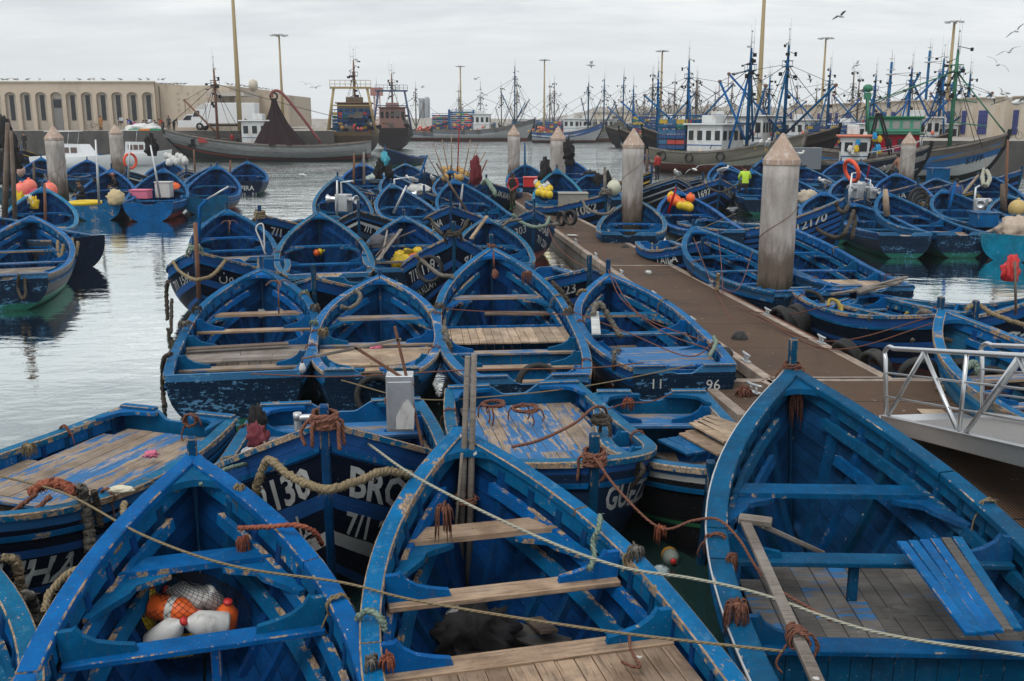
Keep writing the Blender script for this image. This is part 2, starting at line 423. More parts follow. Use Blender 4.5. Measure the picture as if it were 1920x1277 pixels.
    def lathe(s, prof, n=24, O=(0, 0, 0), A=(0, 0, 1), tone=0.0, mi=0, sm=True, caps=True):
        """profile [(radius, height)] turned about axis A at O"""
        O = V(O); A = V(A).normalized()
        x = A.cross(V((0, 1, 0)))
        if x.length < .05: x = A.cross(V((1, 0, 0)))
        x.normalize(); y = A.cross(x)
        rows = [[O + A * h + (x * math.cos(2 * math.pi * j / n) + y * math.sin(2 * math.pi * j / n)) * r for j in range(n)] for r, h in prof]
        uv = [[(j / n, h) for j in range(n)] for r, h in prof]
        s.grid(rows, tone=tone, mi=mi, sm=sm, wrap=True)
        if caps:
            b = len(s.v) - len(prof) * n
            if prof[0][0] > 1e-4: s.face([b + j for j in range(n)][::-1], 0, tone, mi)
            e = b + (len(prof) - 1) * n
            if prof[-1][0] > 1e-4: s.face([e + j for j in range(n)], 0, tone, mi)
    def torus(s, c, R_, r, n=28, m=10, A=(0, 0, 1), tone=0.0, mi=0):
        A = V(A).normalized(); x = A.cross(V((0, 1, 0)))
        if x.length < .05: x = A.cross(V((1, 0, 0)))
        x.normalize(); y = A.cross(x)
        s.tube([V(c) + (x * math.cos(2 * math.pi * i / n) + y * math.sin(2 * math.pi * i / n)) * R_ for i in range(n)], r, m, closed=True, tone=tone, mi=mi)
    def build(s, name, mats, parent=None, loc=None, rot=None):
        me = bpy.data.meshes.new(name)
        me.from_pydata(s.v, [], s.f)
        if not isinstance(mats, (list, tuple)): mats = [mats]
        for m in mats: me.materials.append(M(m) if isinstance(m, str) else m)
        nf = len(s.f)
        if nf != len(me.polygons): print('poly mismatch', name)
        me.polygons.foreach_set('material_index', s.mi)
        me.polygons.foreach_set('use_smooth', s.sm)
        if any(s.e): me.attributes.new('edge', 'FLOAT', 'FACE').data.foreach_set('value', s.e)
        if any(s.t): me.attributes.new('tone', 'FLOAT', 'FACE').data.foreach_set('value', s.t)
        if any(u is not None for u in s.uv):
            uvl = me.uv_layers.new(name='uv'); flat = []
            for f, u in zip(s.f, s.uv):
                if u is None: flat.extend([0.0] * (2 * len(f)))
                else:
                    for a in u: flat.extend(a)
            uvl.data.foreach_set('uv', flat)
        me.update()
        o = bpy.data.objects.new(name, me); COL.objects.link(o)
        if parent is not None: o.parent = parent
        if loc is not None: o.location = loc
        if rot is not None: o.rotation_euler = rot
        return o

def tag(o, label=None, cat=None, group=None, kind=None):
    if label: o['label'] = label
    if cat: o['category'] = cat
    if group: o['group'] = group
    if kind: o['kind'] = kind
    return o
def thing(name, label, cat, loc=(0, 0, 0), rz=0.0, group=None, rx=0.0, ry=0.0):
    o = bpy.data.objects.new(name, None); COL.objects.link(o)
    o.empty_display_size = .2
    o.location = loc; o.rotation_euler = (rx, ry, rz)
    return tag(o, label, cat, group)
def copy_tree(o, parent=None):
    c = o.copy(); COL.objects.link(c)
    if parent is not None: c.parent = parent
    for ch in list(o.children): copy_tree(ch, c)
    return c
def bez(pts, n=12):
    """smooth curve through points (Catmull-Rom)"""
    P = [V(p) for p in pts]; P = [P[0] * 2 - P[1]] + P + [P[-1] * 2 - P[-2]]
    out = []
    for i in range(1, len(P) - 2):
        a, b, c, d = P[i - 1:i + 3]
        for k in range(n):
            t = k / n
            out.append(.5 * ((2 * b) + (c - a) * t + (2 * a - 5 * b + 4 * c - d) * t * t + (3 * b - a - 3 * c + d) * t ** 3))
    out.append(P[-2]); return out
def sag(a, b, s, n=24):
    a, b = V(a), V(b)
    return [a.lerp(b, i / n) - V((0, 0, s * 4 * (i / n) * (1 - i / n))) for i in range(n + 1)]
# ---------------------------------------------------------------- fishing boats
ARAB = lambda s: ''.join(chr(int(h, 16)) for h in s.split())
_text_cache = {}
def text_mesh(txt, bold=0.0):
    """flat triangulated lettering of cap height about 1, origin at its lower left corner"""
    key = (txt, bold)
    if key in _text_cache: return _text_cache[key]
    cu = bpy.data.curves.new('lettering', 'FONT'); cu.body = txt; cu.size = 1.38; cu.offset = bold; cu.resolution_u = 2
    ob = bpy.data.objects.new('lettering', cu); COL.objects.link(ob)
    bpy.context.view_layer.update()
    me = bpy.data.meshes.new_from_object(ob.evaluated_get(bpy.context.evaluated_depsgraph_get()))
    vs = [v.co.copy() for v in me.vertices]; fs = [list(p.vertices) for p in me.polygons]
    bpy.data.objects.remove(ob); bpy.data.curves.remove(cu); bpy.data.meshes.remove(me)
    # cut long triangles so the letters follow a curved plank
    x0 = min((v.x for v in vs), default=0); x1 = max((v.x for v in vs), default=1)
    _text_cache[key] = (vs, fs, x0, x1)
    return _text_cache[key]

class Hull:
    def __init__(h, L, B, zb, zs=.85, zm=None, bt=.74, sm=.42, pw=2.15, rake=.45, flare=.16):
        h.L, h.B, h.zb, h.zs, h.bt, h.sm, h.pw, h.rake, h.flare = L, B, zb, zs, bt, sm, pw, rake, flare
        h.zm = zm if zm is not None else zs - .07
    def hb(h, s):
        if s >= h.sm:
            q = min(1, (s - h.sm) / (1 - h.sm))
            b = h.B / 2 * (1 - q ** h.pw)
        else:
            q = (h.sm - s) / h.sm
            b = h.B / 2 * (1 - (1 - h.bt) * q ** 2)
        return max(b, .028)
    def zg(h, s):
        if s > .3: return h.zm + (h.zb - h.zm) * ((s - .3) / .7) ** 2.1
        return h.zm + (h.zs - h.zm) * ((.3 - s) / .3) ** 2
    def bow(h, s): return max(0, (s - .55) / .45)
    def pt(h, s, t, side=1, off=0.0):
        """point of the outer skin: s from stern (0) to stem (1), t from gunwale (0) to keel (1)"""
        k = h.bow(s)
        p = 2.7 - 1.3 * k; q = .62 + .33 * k
        b = h.hb(s)
        x = b * max(0, 1 - t ** p) ** q
        x = max(x, .026)
        zk = -.34 + .22 * max(0, (.35 - s) / .35) ** 2
        z0 = h.zg(s)
        z = z0 + (zk - z0) * t
        x *= 1 - h.flare * k * min(1, t * 1.6) * (1 - t)
        y = s * h.L - h.rake * s ** 7 * (t ** 1.6)
        x = max(.012, x - off * (1 if off > 0 else 1))
        return V((side * x, y, z))
    def tz(h, s, z):
        zk = -.34 + .22 * max(0, (.35 - s) / .35) ** 2
        return min(1, max(0, (h.zg(s) - z) / (h.zg(s) - zk)))
    def at_depth(h, s, d, side=1, off=0.0):
        return h.pt(s, h.tz(s, h.zg(s) - d), side, off)
    def s_arc(h, d):
        """station at a distance d aft of the stem, measured along the rail"""
        if not hasattr(h, 'arc'):
            h.arc = [(0.0, 1.0)]; q = V((h.hb(1), h.L, 0)); a = 0.0
            for i in range(1, 161):
                s = 1 - i / 160; p = V((h.hb(s), s * h.L, 0)); a += (p - q).length; q = p; h.arc.append((a, s))
        for (a, s), (b, t) in zip(h.arc, h.arc[1:]):
            if a <= d <= b: return min(.999, s + (t - s) * (d - a) / (b - a))
        return .999 if d < 0 else 0.0
    def half_in(h, s, z, off=.055):
        return h.pt(s, h.tz(s, z), 1, off).x

def make_boat(label, b, st=None, hd=None, L=6.6, B=2.4, zb=None, zs=.85, hull='stripes', lod=0, paint='blue', cap='blue_worn',
              inner='blue_in', rib='blue_rib', thw=(.30, .47, .62), thm='blue_worn', bowthw=.77, decks=(), bulk=(), texts=(),
              notch=True, bt=.74, pw=2.8, rake=.45, transom='navy_worn', floor='wood_dark', stem=.30, sm=.45, roll=0.0, trim=0.0, group='blue fishing boats moored in the basin',
              name='fishing_boat', knee=True, bh=True, capw=.12, pos=None):
    """one wooden boat. b: photo point of the bow at the gunwale; st: stern middle, or hd: heading; pos: world bow position"""
    if pos is not None:
        Bp = V(pos)
    elif st is not None:
        S = at(st[0], st[1], zs)
        if zb is None:
            z = .9; zb = 1.5; best = 9
            while z < 2.1:
                d = (at(b[0], b[1], z).xy - S.xy).length
                if abs(d - L) < best - 1e-3: best = abs(d - L); zb = z
                z += .02
        Bp = at(b[0], b[1], zb)
    else: Bp = at(b[0], b[1], zb)
    if st is not None:
        S = at(st[0], st[1], zs); d = (Bp - S); d.z = 0
        hd = math.atan2(-d.x, d.y)
    else: hd = math.radians(hd)
    fwd = V((-math.sin(hd), math.cos(hd), 0))
    org = V((Bp.x, Bp.y, 0)) - fwd * L
    root = thing(name, label, 'boat', org, hd, group, rx=trim, ry=roll)
    H = Hull(L, B, zb, zs, bt=bt, pw=pw, rake=rake, sm=sm)
    root_h[root.name] = H
    ns = (30, 20, 14)[lod]; ntt = (12, 9, 7)[lod]
    S_ = [1 - (1 - i / ns) ** 1.25 for i in range(ns + 1)]
    T_ = [(j / ntt) for j in range(ntt + 1)]
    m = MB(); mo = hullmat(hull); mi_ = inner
    def fl_(p):
        p.z = max(p.z, .035); return p
    # outer and inner skins
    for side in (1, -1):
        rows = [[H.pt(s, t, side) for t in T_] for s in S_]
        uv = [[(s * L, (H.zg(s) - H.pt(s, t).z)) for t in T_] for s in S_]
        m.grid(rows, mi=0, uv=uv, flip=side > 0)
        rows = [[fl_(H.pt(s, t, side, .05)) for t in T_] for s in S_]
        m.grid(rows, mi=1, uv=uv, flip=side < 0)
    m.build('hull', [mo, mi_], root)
    # transom
    tb = H.hb(0); m = MB()
    if True:
        nn = 7
        bot = []
        for j in range(nn * 2 + 1):
            side = 1 if j <= nn else -1
            t = (j / nn) if j <= nn else (2 * nn - j) / nn
            p = H.pt(0, t, side); bot.append((p.x, p.z))
        z0 = H.zg(0)
        top = []
        if notch:
            w1, w2, dp = tb * .34, tb * .20, .10
            top = [(-w1 - .02, z0 + .02), (-w1 + .03, z0 - .01), (-w2, z0 - dp + .015), (-w2 + .05, z0 - dp), (w2 - .05, z0 - dp), (w2, z0 - dp + .015), (w1 - .03, z0 - .01), (w1 + .02, z0 + .02)]
        out = [(x, z) for x, z in bot]
        out[0] = (out[0][0], z0 + .02); out[-1] = (out[-1][0], z0 + .02)
        # outline runs starboard rim -> keel -> port rim -> notch
        outline = out + top
        # triangulate as strips: left half, right half around the notch via vertical slices
        xs = sorted(set([round(x, 4) for x, z in outline]))
        def zlow(x):
            for (xa, za), (xb, zb_) in zip(out, out[1:]):
                lo, hi = min(xa, xb), max(xa, xb)
                if lo - 1e-6 <= x <= hi + 1e-6 and hi > lo:
                    return za + (zb_ - za) * (x - xa) / (xb - xa)
            return out[0][1]
        tops = [(-tb, z0 + .02)] + top + [(tb, z0 + .02)] if top else [(-tb, z0 + .02), (tb, z0 + .02)]
        def zhigh(x):
            for (xa, za), (xb, zb_) in zip(tops, tops[1:]):
                if xa - 1e-6 <= x <= xb + 1e-6 and xb > xa: return za + (zb_ - za) * (x - xa) / (xb - xa)
            return z0
        lo = [zlow(x) if 0 < i < len(xs) - 1 else z0 - .25 for i, x in enumerate(xs)]
        hi = [zhigh(x) for x in xs]
        for yy, fl in ((-.022, False), (.035, True)):
            a = m.add([(x, yy, l) for x, l in zip(xs, lo)]); bq = m.add([(x, yy, hh) for x, hh in zip(xs, hi)])
            for i in range(len(xs) - 1):
                q = [a + i, a + i + 1, bq + i + 1, bq + i]
                m.face(q[::-1] if fl else q, 0, 0, 1 if fl else 0, [(xs[i], z0 - lo[i]), (xs[i], z0 - lo[i + 1]), (xs[i], z0 - hi[i + 1]), (xs[i], z0 - hi[i])])
        na = len(xs)
        for i in range(na - 1):   # top edge
            m.face([na + i, na + i + 1, 3 * na + i + 1, 3 * na + i], 1, .2)
    m.build('transom', [hullmat('transom') if transom == 'navy_worn' else transom, paint], root)
    if lod == 0 and notch:
        for sd in (1, -1):   # transom top capping either side of the notch
            m = MB(); m.box((sd * (tb + tb * .36) / 2, .005, z0 + .035), (tb * .62, .11, .035), ch=.008)
            m.build('transom_cap', cap, root)
        for sd in (1, -1):   # quarter knees tying the transom to the sides
            m = MB()
            x0 = sd * (tb - .07)
            m.prism([(0, 0), (-sd * .5, 0), (-sd * .52, .08), (-sd * .22, .12), (-sd * .09, .2), (-sd * .02, .45), (sd * .03, .5)][::sd], (x0, .04, z0 - .03), (1, 0, 0), (0, 1, 0), .045, eside=.6)
            m.build('quarter_knee', paint, root)
    # gunwale cap, scarfed from several lengths of plank
    m = MB()
    def cap_row(s, side):
        bb = H.hb(s); z = H.zg(s); y = s * L; e = 1e-3
        dxy = V((H.hb(min(1, s + e)) - H.hb(max(0, s - e)), (min(1, s + e) - max(0, s - e)) * L, 0))
        nrm = V((dxy.y, -dxy.x, 0)).normalized(); r = []
        for a, c in ((-capw, -.055), (-capw, .004), (-capw + .012, .014), (.022, .014), (.034, .003), (.034, -.05)):
            p = V((bb, y, z)) + nrm * a + V((0, 0, c))
            p.x = max(p.x, .0) * side; r.append(p)
        return r
    for side in (1, -1):
        cuts = [0] + sorted(RND.uniform(.16, .28) * (k + 1) for k in range(3)) + [1] if lod == 0 else [0, 1]
        for ci, (c0, c1) in enumerate(zip(cuts, cuts[1:])):
            ss = [c0 + (.003 if c0 else 0)] + [q for q in S_ if c0 + .006 < q < c1 - .006] + [c1 - (.0 if c1 == 1 else .0)]
            rows = [cap_row(q, side) for q in ss]
            if lod == 0:
                lift = RND.uniform(0, .006)
                for r in rows:
                    for p in r: p.z += lift
            m.grid(rows, e=[.3, 1, 0, 1, .6, 0], tone=RND.uniform(-.25, .25) if lod == 0 else 0, flip=side > 0, wrap=True, sm=False)
            b0 = len(m.v) - len(rows) * 6
            m.face([b0 + k for k in range(6)], 1); m.face([b0 + (len(rows) - 1) * 6 + k for k in range(6)], 1)
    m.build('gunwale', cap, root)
    # rubbing strake
    if lod < 2:
        m = MB()
        for side in (1, -1):
            rows = []
            for s in S_:
                d0 = .17 + .05 * s
                p = H.at_depth(s, d0, side); q = H.at_depth(s, d0 + .05, side)
                o = V((side * .028, .012 * H.bow(s), 0))
                rows.append([p, p + o, q + o, q])
            m.grid(rows, e=[0, .5, 0], flip=side > 0, sm=False)
        m.build('rubbing_strake', paint, root)
        if lod == 0:
            m = MB()   # inner clamp strip below the cap
            for side in (1, -1):
                rows = []
                for s in S_[1:-1]:
                    p = H.at_depth(s, .05, side, .10); q = H.at_depth(s, .19, side, .10)
                    p2 = H.at_depth(s, .05, side, .052); q2 = H.at_depth(s, .19, side, .052)
                    rows.append([p2, p, q, q2])
                m.grid(rows, e=[0, .4, 0], flip=side < 0, sm=False)
            m.build('beam_shelf', paint, root)
    # stem post
    m = MB()
    tt = [0, .15, .3, .5, .75, .95]
    prev = None
    rows = []
    for t in tt:
        p = H.pt(1, t, 1); w = .038
        rows.append([V((-w, p.y - .05, p.z)), V((-w, p.y + .05, p.z)), V((-w * .6, p.y + .075, p.z)), V((w * .6, p.y + .075, p.z)), V((w, p.y + .05, p.z)), V((w, p.y - .05, p.z))])
    m.grid(rows, sm=False, wrap=True)
    y0 = L + .0
    if stem: m.box((0, y0, zb + stem / 2 - .12), (.085, .11, stem + .24), ch=.012)
    m.build('stem_post', 'stem' if lod < 2 else paint, root)
    # breasthook
    if bh and lod < 2:
        s0 = .925; z = zb - .012
        hw = H.hb(s0) - .03
        P = []
        n = 8
        P.append((0, L - .02)); 
        P.append((-hw - .0, s0 * L)); 
        for i in range(1, n):
            a = i / n; xx = -hw * .92 + 2 * hw * .92 * a
            P.append((xx, s0 * L - .06 + .26 * (1 - (2 * a - 1) ** 2) ** .8 * min(1, hw * 2)))
        P.append((hw, s0 * L))
        zs0 = H.zg(s0)
        m = MB(); dz = (zb - zs0) / (L - s0 * L)
        a = m.add([(x, y, zs0 + dz * (y - s0 * L) + .006) for x, y in P]); c = m.add([(x, y, zs0 + dz * (y - s0 * L) - .055) for x, y in P])
        k = len(P)
        for i in range(1, k - 1):
            m.face([a, a + i, a + i + 1]); 
        for i in range(k):
            j = (i + 1) % k
            m.face([a + i, c + i, c + j, a + j], .5 if 0 < i < k - 1 else 0)
        m.build('breasthook', paint, root)
    zthw = lambda s: H.zg(s) - .21
    # frames
    if lod == 0:
        nfr = int((L * .90) / .31)
        for i in range(nfr):
            s = .05 + .87 * i / (nfr - 1)
            m = MB()
            for side in (1, -1):
                rows = []
                for j in range(11):
                    t = .06 + .88 * j / 10
                    w = .028 / L
                    a = H.pt(s - w, t, side, .048); b_ = H.pt(s + w, t, side, .048)
                    a2 = H.pt(s - w, t, side, .115); b2 = H.pt(s + w, t, side, .115)
                    rows.append([a, a2, b2, b_])
                m.grid(rows, e=[0, 1, 0], flip=side < 0, sm=False)
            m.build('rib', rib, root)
    elif lod == 1:
        m = MB()
        nfr = int((L * .90) / .42)
        for i in range(nfr):
            s = .05 + .85 * i / (nfr - 1)
            for side in (1, -1):
                rows = []
                for j in range(6):
                    t = .06 + .84 * j / 5; w = .03 / L
                    rows.append([H.pt(s - w, t, side, .048), H.pt(s - w, t, side, .11), H.pt(s + w, t, side, .11), H.pt(s + w, t, side, .048)])
                m.grid(rows, flip=side < 0, sm=False)
        m.build('ribs', rib, root)
    # stringers carrying the thwarts
    if lod < 2:
        for d0, sa, sb in ((.25, .03, .93), (.52, .45, .9)):
            if lod and d0 > .3: continue
            m = MB()
            for side in (1, -1):
                rows = []
                for i in range(15):
                    s = sa + (sb - sa) * i / 14
                    o1 = .155
                    rows.append([H.at_depth(s, d0, side, .10), H.at_depth(s, d0, side, o1), H.at_depth(s, d0 + .10, side, o1), H.at_depth(s, d0 + .10, side, .10)])
                m.grid(rows, e=[1, .3, 1], flip=side < 0, sm=False)
            m.build('stringer', rib if lod else paint, root)
    # thwarts and their knees
    thm_ = thm if isinstance(thm, (list, tuple)) else [thm] * len(thw)
    for s, mm in zip(thw, thm_):
        z = zthw(s); hw = H.half_in(s, z, .11)
        m = MB(); m.box((0, s * L, z - .025), (2 * hw, .21, .05), ch=.009 if lod == 0 else 0, tone=RND.uniform(-.15, .15))
        m.build('thwart', mm, root)
        if knee and lod < 2:
            for sd in (1, -1):
                hgt = H.zg(s) - .05 - z
                m = MB()
                ol = [(.0, 0), (.50, 0), (.485, .05), (.36, .075), (.24, .11), (.15, .17), (.105, .24), (.085, hgt + .06), (-.02, hgt + .06)]
                m.prism([(-sd * x, y) for x, y in ol], (sd * (hw - .0), s * L + (.03 if sd > 0 else -.03) , z + .001), (1, 0, 0), (0, 0, 1), sd * .055, eside=.5)
                m.build('knee', paint, root)
    if bowthw and lod < 2:
        s = bowthw; z = zthw(s) - .06; y0 = s * L; w = .27
        hf, ha = H.half_in(s + w / 2 / L, z, .11), H.half_in(s - w / 2 / L, z, .11)
        m = MB(); m.prism([(-ha, -w / 2), (ha, -w / 2), (hf, w / 2), (-hf, w / 2)], (0, y0, z - .05), (1, 0, 0), (0, 1, 0), .05, eside=.8)
        m.build('bow_thwart', thm_[-1] if thm_ and lod == 0 and thm_[-1] != 'blue_bare' else paint, root)
        for sd in (1, -1):   # lodging knees running aft along the side
            m = MB(); ln = .50; k0 = z - .046; yb = y0 - w / 2 - .002
            P = []
            for i in range(6):
                yy = yb - ln * i / 5; P.append((sd * (H.half_in(yy / L, k0, .105)), yy))
            tip = P[-1]
            P += [(tip[0] - sd * .05, tip[1] - .02), (tip[0] - sd * .10, tip[1] + .05), (ha * sd - sd * .10, yb - ln * .45), (ha * sd - sd * .14, yb - ln * .25), (ha * sd - sd * .22, yb - .09), (ha * sd - sd * .34, yb - .045), (ha * sd - sd * .40, yb)]
            if sd < 0: P = P[::-1]
            dzk = (H.zg(s) - H.zg(s - ln / L)) / ln * .35
            n = len(P); zz = lambda y: k0 + dzk * (y - yb)
            P = P[::-1]
            a = m.add([(x, y, zz(y)) for x, y in P]); c = m.add([(x, y, zz(y) - .05) for x, y in P])
            m.face([a + i for i in range(n)]); m.face([c + i for i in range(n)][::-1])
            for i in range(n):
                j = (i + 1) % n; m.face([a + i, c + i, c + j, a + j], .8)
            m.build('lodging_knee', paint, root)
    # decks of loose planks: (s0, s1, drop below thwart level, material, 'x' across or 'y' along)
    for di, dk in enumerate(decks):
        s0, s1, drop, mm, axis = dk
        m = MB(); pw_ = .17; zz = H.zg((s0 + s1) / 2) - .20 - drop
        if axis == 'y':
            hwm = max(H.half_in(s0, zz, .13), H.half_in(s1, zz, .13)); x = -hwm
            while x < hwm - .03:
                w = pw_ * RND.uniform(.75, 1.2); w = min(w, hwm - x)
                xm = x + w / 2
                ya, yb = s0, s1
                while ya < yb and H.half_in(ya, zz, .12) < abs(xm) + w / 2 - .02: ya += .01
                while yb > ya and H.half_in(yb, zz, .12) < abs(xm) + w / 2 - .02: yb -= .01
                if yb - ya > .02:
                    m.box((xm, (ya + yb) / 2 * L, zz + RND.uniform(-.004, .004)), (w - .008, (yb - ya) * L, .035), ch=.005 if lod == 0 else 0, tone=RND.uniform(-.22, .22))
                x += w
        else:
            y = s0 * L
            while y < s1 * L - .03:
                w = min(pw_ * RND.uniform(.8, 1.25), s1 * L - y); hw = H.half_in((y + w / 2) / L, zz, .13)
                cuts = [-hw] + ([RND.uniform(-.5, .5) * hw] if RND.random() < .6 and lod == 0 else []) + [hw]
                for xa, xb in zip(cuts, cuts[1:]):
                    m.box(((xa + xb) / 2, y + w / 2, zz + RND.uniform(-.004, .004)), (xb - xa - .006, w - .008, .035), ch=.005 if lod == 0 else 0, tone=RND.uniform(-.22, .22))
                y += w
        m.build('deck', mm + '_y' if axis == 'y' and mm.startswith('wood') else mm, root)
    # upright boards under a thwart
    for s, mm in bulk:
        m = MB(); zt = zthw(s) - .02; n = max(4, int(2 * H.half_in(s, zt, .1) / .16))
        hw = H.half_in(s, zt, .1)
        for i in range(n):
            xa = -hw + 2 * hw * i / n; xb = xa + 2 * hw / n
            xm = max(abs(xa), abs(xb)) - .03
            zl = zt
            while zl > -.28 and H.half_in(s, zl - .03, .09) > xm: zl -= .03
            if zt - zl > .05: m.box(((xa + xb) / 2, s * L, (zt + zl) / 2), (xb - xa - .005, .025, zt - zl), ch=.003 if lod == 0 else 0, tone=RND.uniform(-.2, .2))
        m.build('bulkhead', mm + '_z' if mm.startswith('wood') else mm, root)
    # bottom boards
    if floor and lod < 2:
        m = MB(); zz = .075
        x = -.62
        hwm = H.half_in(.45, zz, .1) * .85; x = -hwm
        while x < hwm:
            w = .2; xm = x + w / 2; ya, yb = .06, .78
            while yb > ya and H.half_in(yb, zz, .12) < abs(xm) + w / 2: yb -= .01
            while ya < yb and H.half_in(ya, zz, .12) < abs(xm) + w / 2: ya += .01
            if yb > ya: m.box((xm, (ya + yb) / 2 * L, zz + RND.uniform(-.005, .005)), (w - .012, (yb - ya) * L, .03), ch=.004 if lod == 0 else 0, tone=RND.uniform(-.2, .2))
            x += w
        m.build('floorboards', floor + '_y' if floor.startswith('wood') else floor, root)
    # painted lettering: (side 'S'/'P'/'T', text, metres aft of stem (or centre x), depth of the letters' foot below the sheer, cap height, material, bold)
    for tx in texts:
        side, txt, d0, dep, hgt = tx[:5]; mm = tx[5] if len(tx) > 5 else 'white_text'; bold = tx[6] if len(tx) > 6 else .02
        vs, fs, x0, x1 = text_mesh(txt, bold); W = (x1 - x0) * hgt
        vv = []
        for v in vs:
            a = (v.x - x0) * hgt; bq = v.y * hgt
            if side == 'T':
                vv.append((d0 - W / 2 + a, -.027, H.zg(0) - dep + bq)); continue
            sg = 1 if side == 'S' else -1
            s = H.s_arc(d0 + (W - a if side == 'S' else a)); dd = dep - bq
            p = H.at_depth(s, dd, sg); p2 = H.at_depth(s, dd + .03, sg); p3 = H.at_depth(min(1, s + .006), dd, sg)
            nn_ = (p3 - p).cross(p2 - p); 
            if nn_.length > 0: nn_.normalize()
            if nn_.x * sg < 0: nn_ = -nn_
            vv.append(p + nn_ * .007)
        m = MB(); m.add(vv)
        for f in fs:
            q = f
            m.face(q)
        if fs: m.build('lettering', mm, root)
    return root, H
root_h = {}
def on_boat(root, p):
    """a point given in a boat's own axes, in the world"""
    return Matrix.Translation(root.location) @ root.rotation_euler.to_matrix().to_4x4() @ V(p)
# ---------------------------------------------------------------- sky, light, water
sc.view_settings.view_transform = 'Standard'; sc.view_settings.look = 'None'; sc.view_settings.gamma = 1; sc.view_settings.exposure = 0.0
W = bpy.data.worlds.new('World'); sc.world = W; W.use_nodes = True
def sky(g):
    t = g.t; t.nodes.clear()
    sk = g.n('ShaderNodeTexSky', {'sky_type': 'NISHITA', 'sun_disc': False, 'sun_elevation': math.radians(57), 'sun_rotation': math.radians(35)})
    sk.air_density = 1.2; sk.dust_density = 3.0
    hsv = g.n('ShaderNodeHueSaturation', None, Color=g.mix(1.0, sk.outputs[0], (.085, .085, .085), 'MULTIPLY'), Saturation=.7)
    gen = g.n('ShaderNodeTexCoord').outputs['Generated']
    s = g.n('ShaderNodeSeparateXYZ', None, Vector=gen)
    zz = g.math('MAXIMUM', s.outputs[2], 0.0)
    # flat cloud deck seen in perspective
    inv = g.math('DIVIDE', 1.0, g.math('ADD', zz, .16))
    cx = g.math('MULTIPLY', s.outputs[0], inv); cy = g.math('MULTIPLY', s.outputs[1], inv)
    cv = g.n('ShaderNodeCombineXYZ', None, X=cx, Y=cy, Z=0.0).outputs[0]
    n1 = g.noise(g.vec(cv, (.55, 1.0, 1), (1.3, .4, 0)), 1.15, 8, .58, .35)
    n2 = g.noise(g.vec(cv, (.5, 1.3, 1), (5.3, 2.4, 0)), 2.7, 7, .6, .2)
    n = g.math('ADD', g.math('MULTIPLY', n1, .62), g.math('MULTIPLY', n2, .38))
    cl = g.ramp(n, [(.40, (.52, .56, .595)), (.465, (.67, .705, .73)), (.52, (.82, .845, .86)), (.57, (1.0, 1.0, 1.0))])
    hz = g.step(zz, .0, .22)
    cl = g.mix(hz, (.76, .80, .825), cl)
    top = g.step(zz, .3, .95)
    cl = g.mix(top, cl, (.86, .89, .93))
    col = g.mix(.93, hsv.outputs[0], cl)
    b = g.n('ShaderNodeBackground', None, Color=col, Strength=1.14)
    g.n('ShaderNodeOutputWorld', None, Surface=b.outputs[0])
sky(NG(W.node_tree))
sun = bpy.data.lights.new('sun', 'SUN'); sun.energy = 1.6; sun.angle = math.radians(24); sun.color = (1, .97, .92)
so = bpy.data.objects.new('sun', sun); COL.objects.link(so)
so.rotation_euler = (math.radians(33), 0, math.radians(-35))

def m_water(g):
    o = g.n('ShaderNodeNewGeometry').outputs['Position']
    cam_y = g.n('ShaderNodeSeparateXYZ', None, Vector=o).outputs[1]
    big = g.noise(g.vec(o, (.5, 1.2, 1)), .55, 3, .5)
    mid = g.noise(g.vec(o, (1, 1.5, 1)), 1.5, 4, .55, .4)
    fine = g.noise(g.vec(o, (1, 1.6, 1)), 7.0, 3, .5)
    # cat's-paws: open water away from the moored boats is rougher than the lee between them
    open_ = g.step(cam_y, 38.0, 85.0)
    h = g.math('ADD', g.math('MULTIPLY', big, 1.0), g.math('MULTIPLY', mid, .42))
    h = g.math('ADD', h, g.math('MULTIPLY', fine, .025))
    patch = g.math('MULTIPLY_ADD', g.step(g.noise(o, .11, 2), .35, .65), .5, .5)
    amp = g.math('MULTIPLY', g.math('MULTIPLY_ADD', open_, 1.5, .065), patch)
    hh = g.math('MULTIPLY', h, amp)
    bm = g.n('ShaderNodeBump', None, Strength=1.0, Distance=.5, Height=hh)
    col = g.mix(g.noise(o, .3, 3), (.010, .028, .027), (.016, .040, .037))
    b = g.n('ShaderNodeBsdfPrincipled', None, Roughness=.03, IOR=1.333)
    g.set(b.inputs['Base Color'], col); g.set(b.inputs['Normal'], bm.outputs[0])
    fr = g.n('ShaderNodeFresnel', None, IOR=1.333, Normal=bm.outputs[0]).outputs[0]
    gl = g.n('ShaderNodeBsdfGlossy', None, Color=(.90, .94, .925, 1), Roughness=.03, Normal=bm.outputs[0])
    mx = g.n('ShaderNodeMixShader', None, i0=g.step(fr, .03, .33), i1=b.outputs[0], i2=gl.outputs[0])
    g.n('ShaderNodeOutputMaterial', None, Surface=mx.outputs[0])
m = MB()
a = m.add([(-900, -60, 0), (900, -60, 0), (900, 1500, 0), (-900, 1500, 0)]); m.face([a, a + 1, a + 2, a + 3])
tag(m.build('water', mat('harbour_water', m_water)), kind='structure')
m = MB(); a = m.add([(-900, -60, -4), (900, -60, -4), (900, 1500, -4), (-900, 1500, -4)]); m.face([a, a + 1, a + 2, a + 3])
tag(m.build('ground', mat('seabed', m_flat, (.03, .035, .03))), kind='structure')

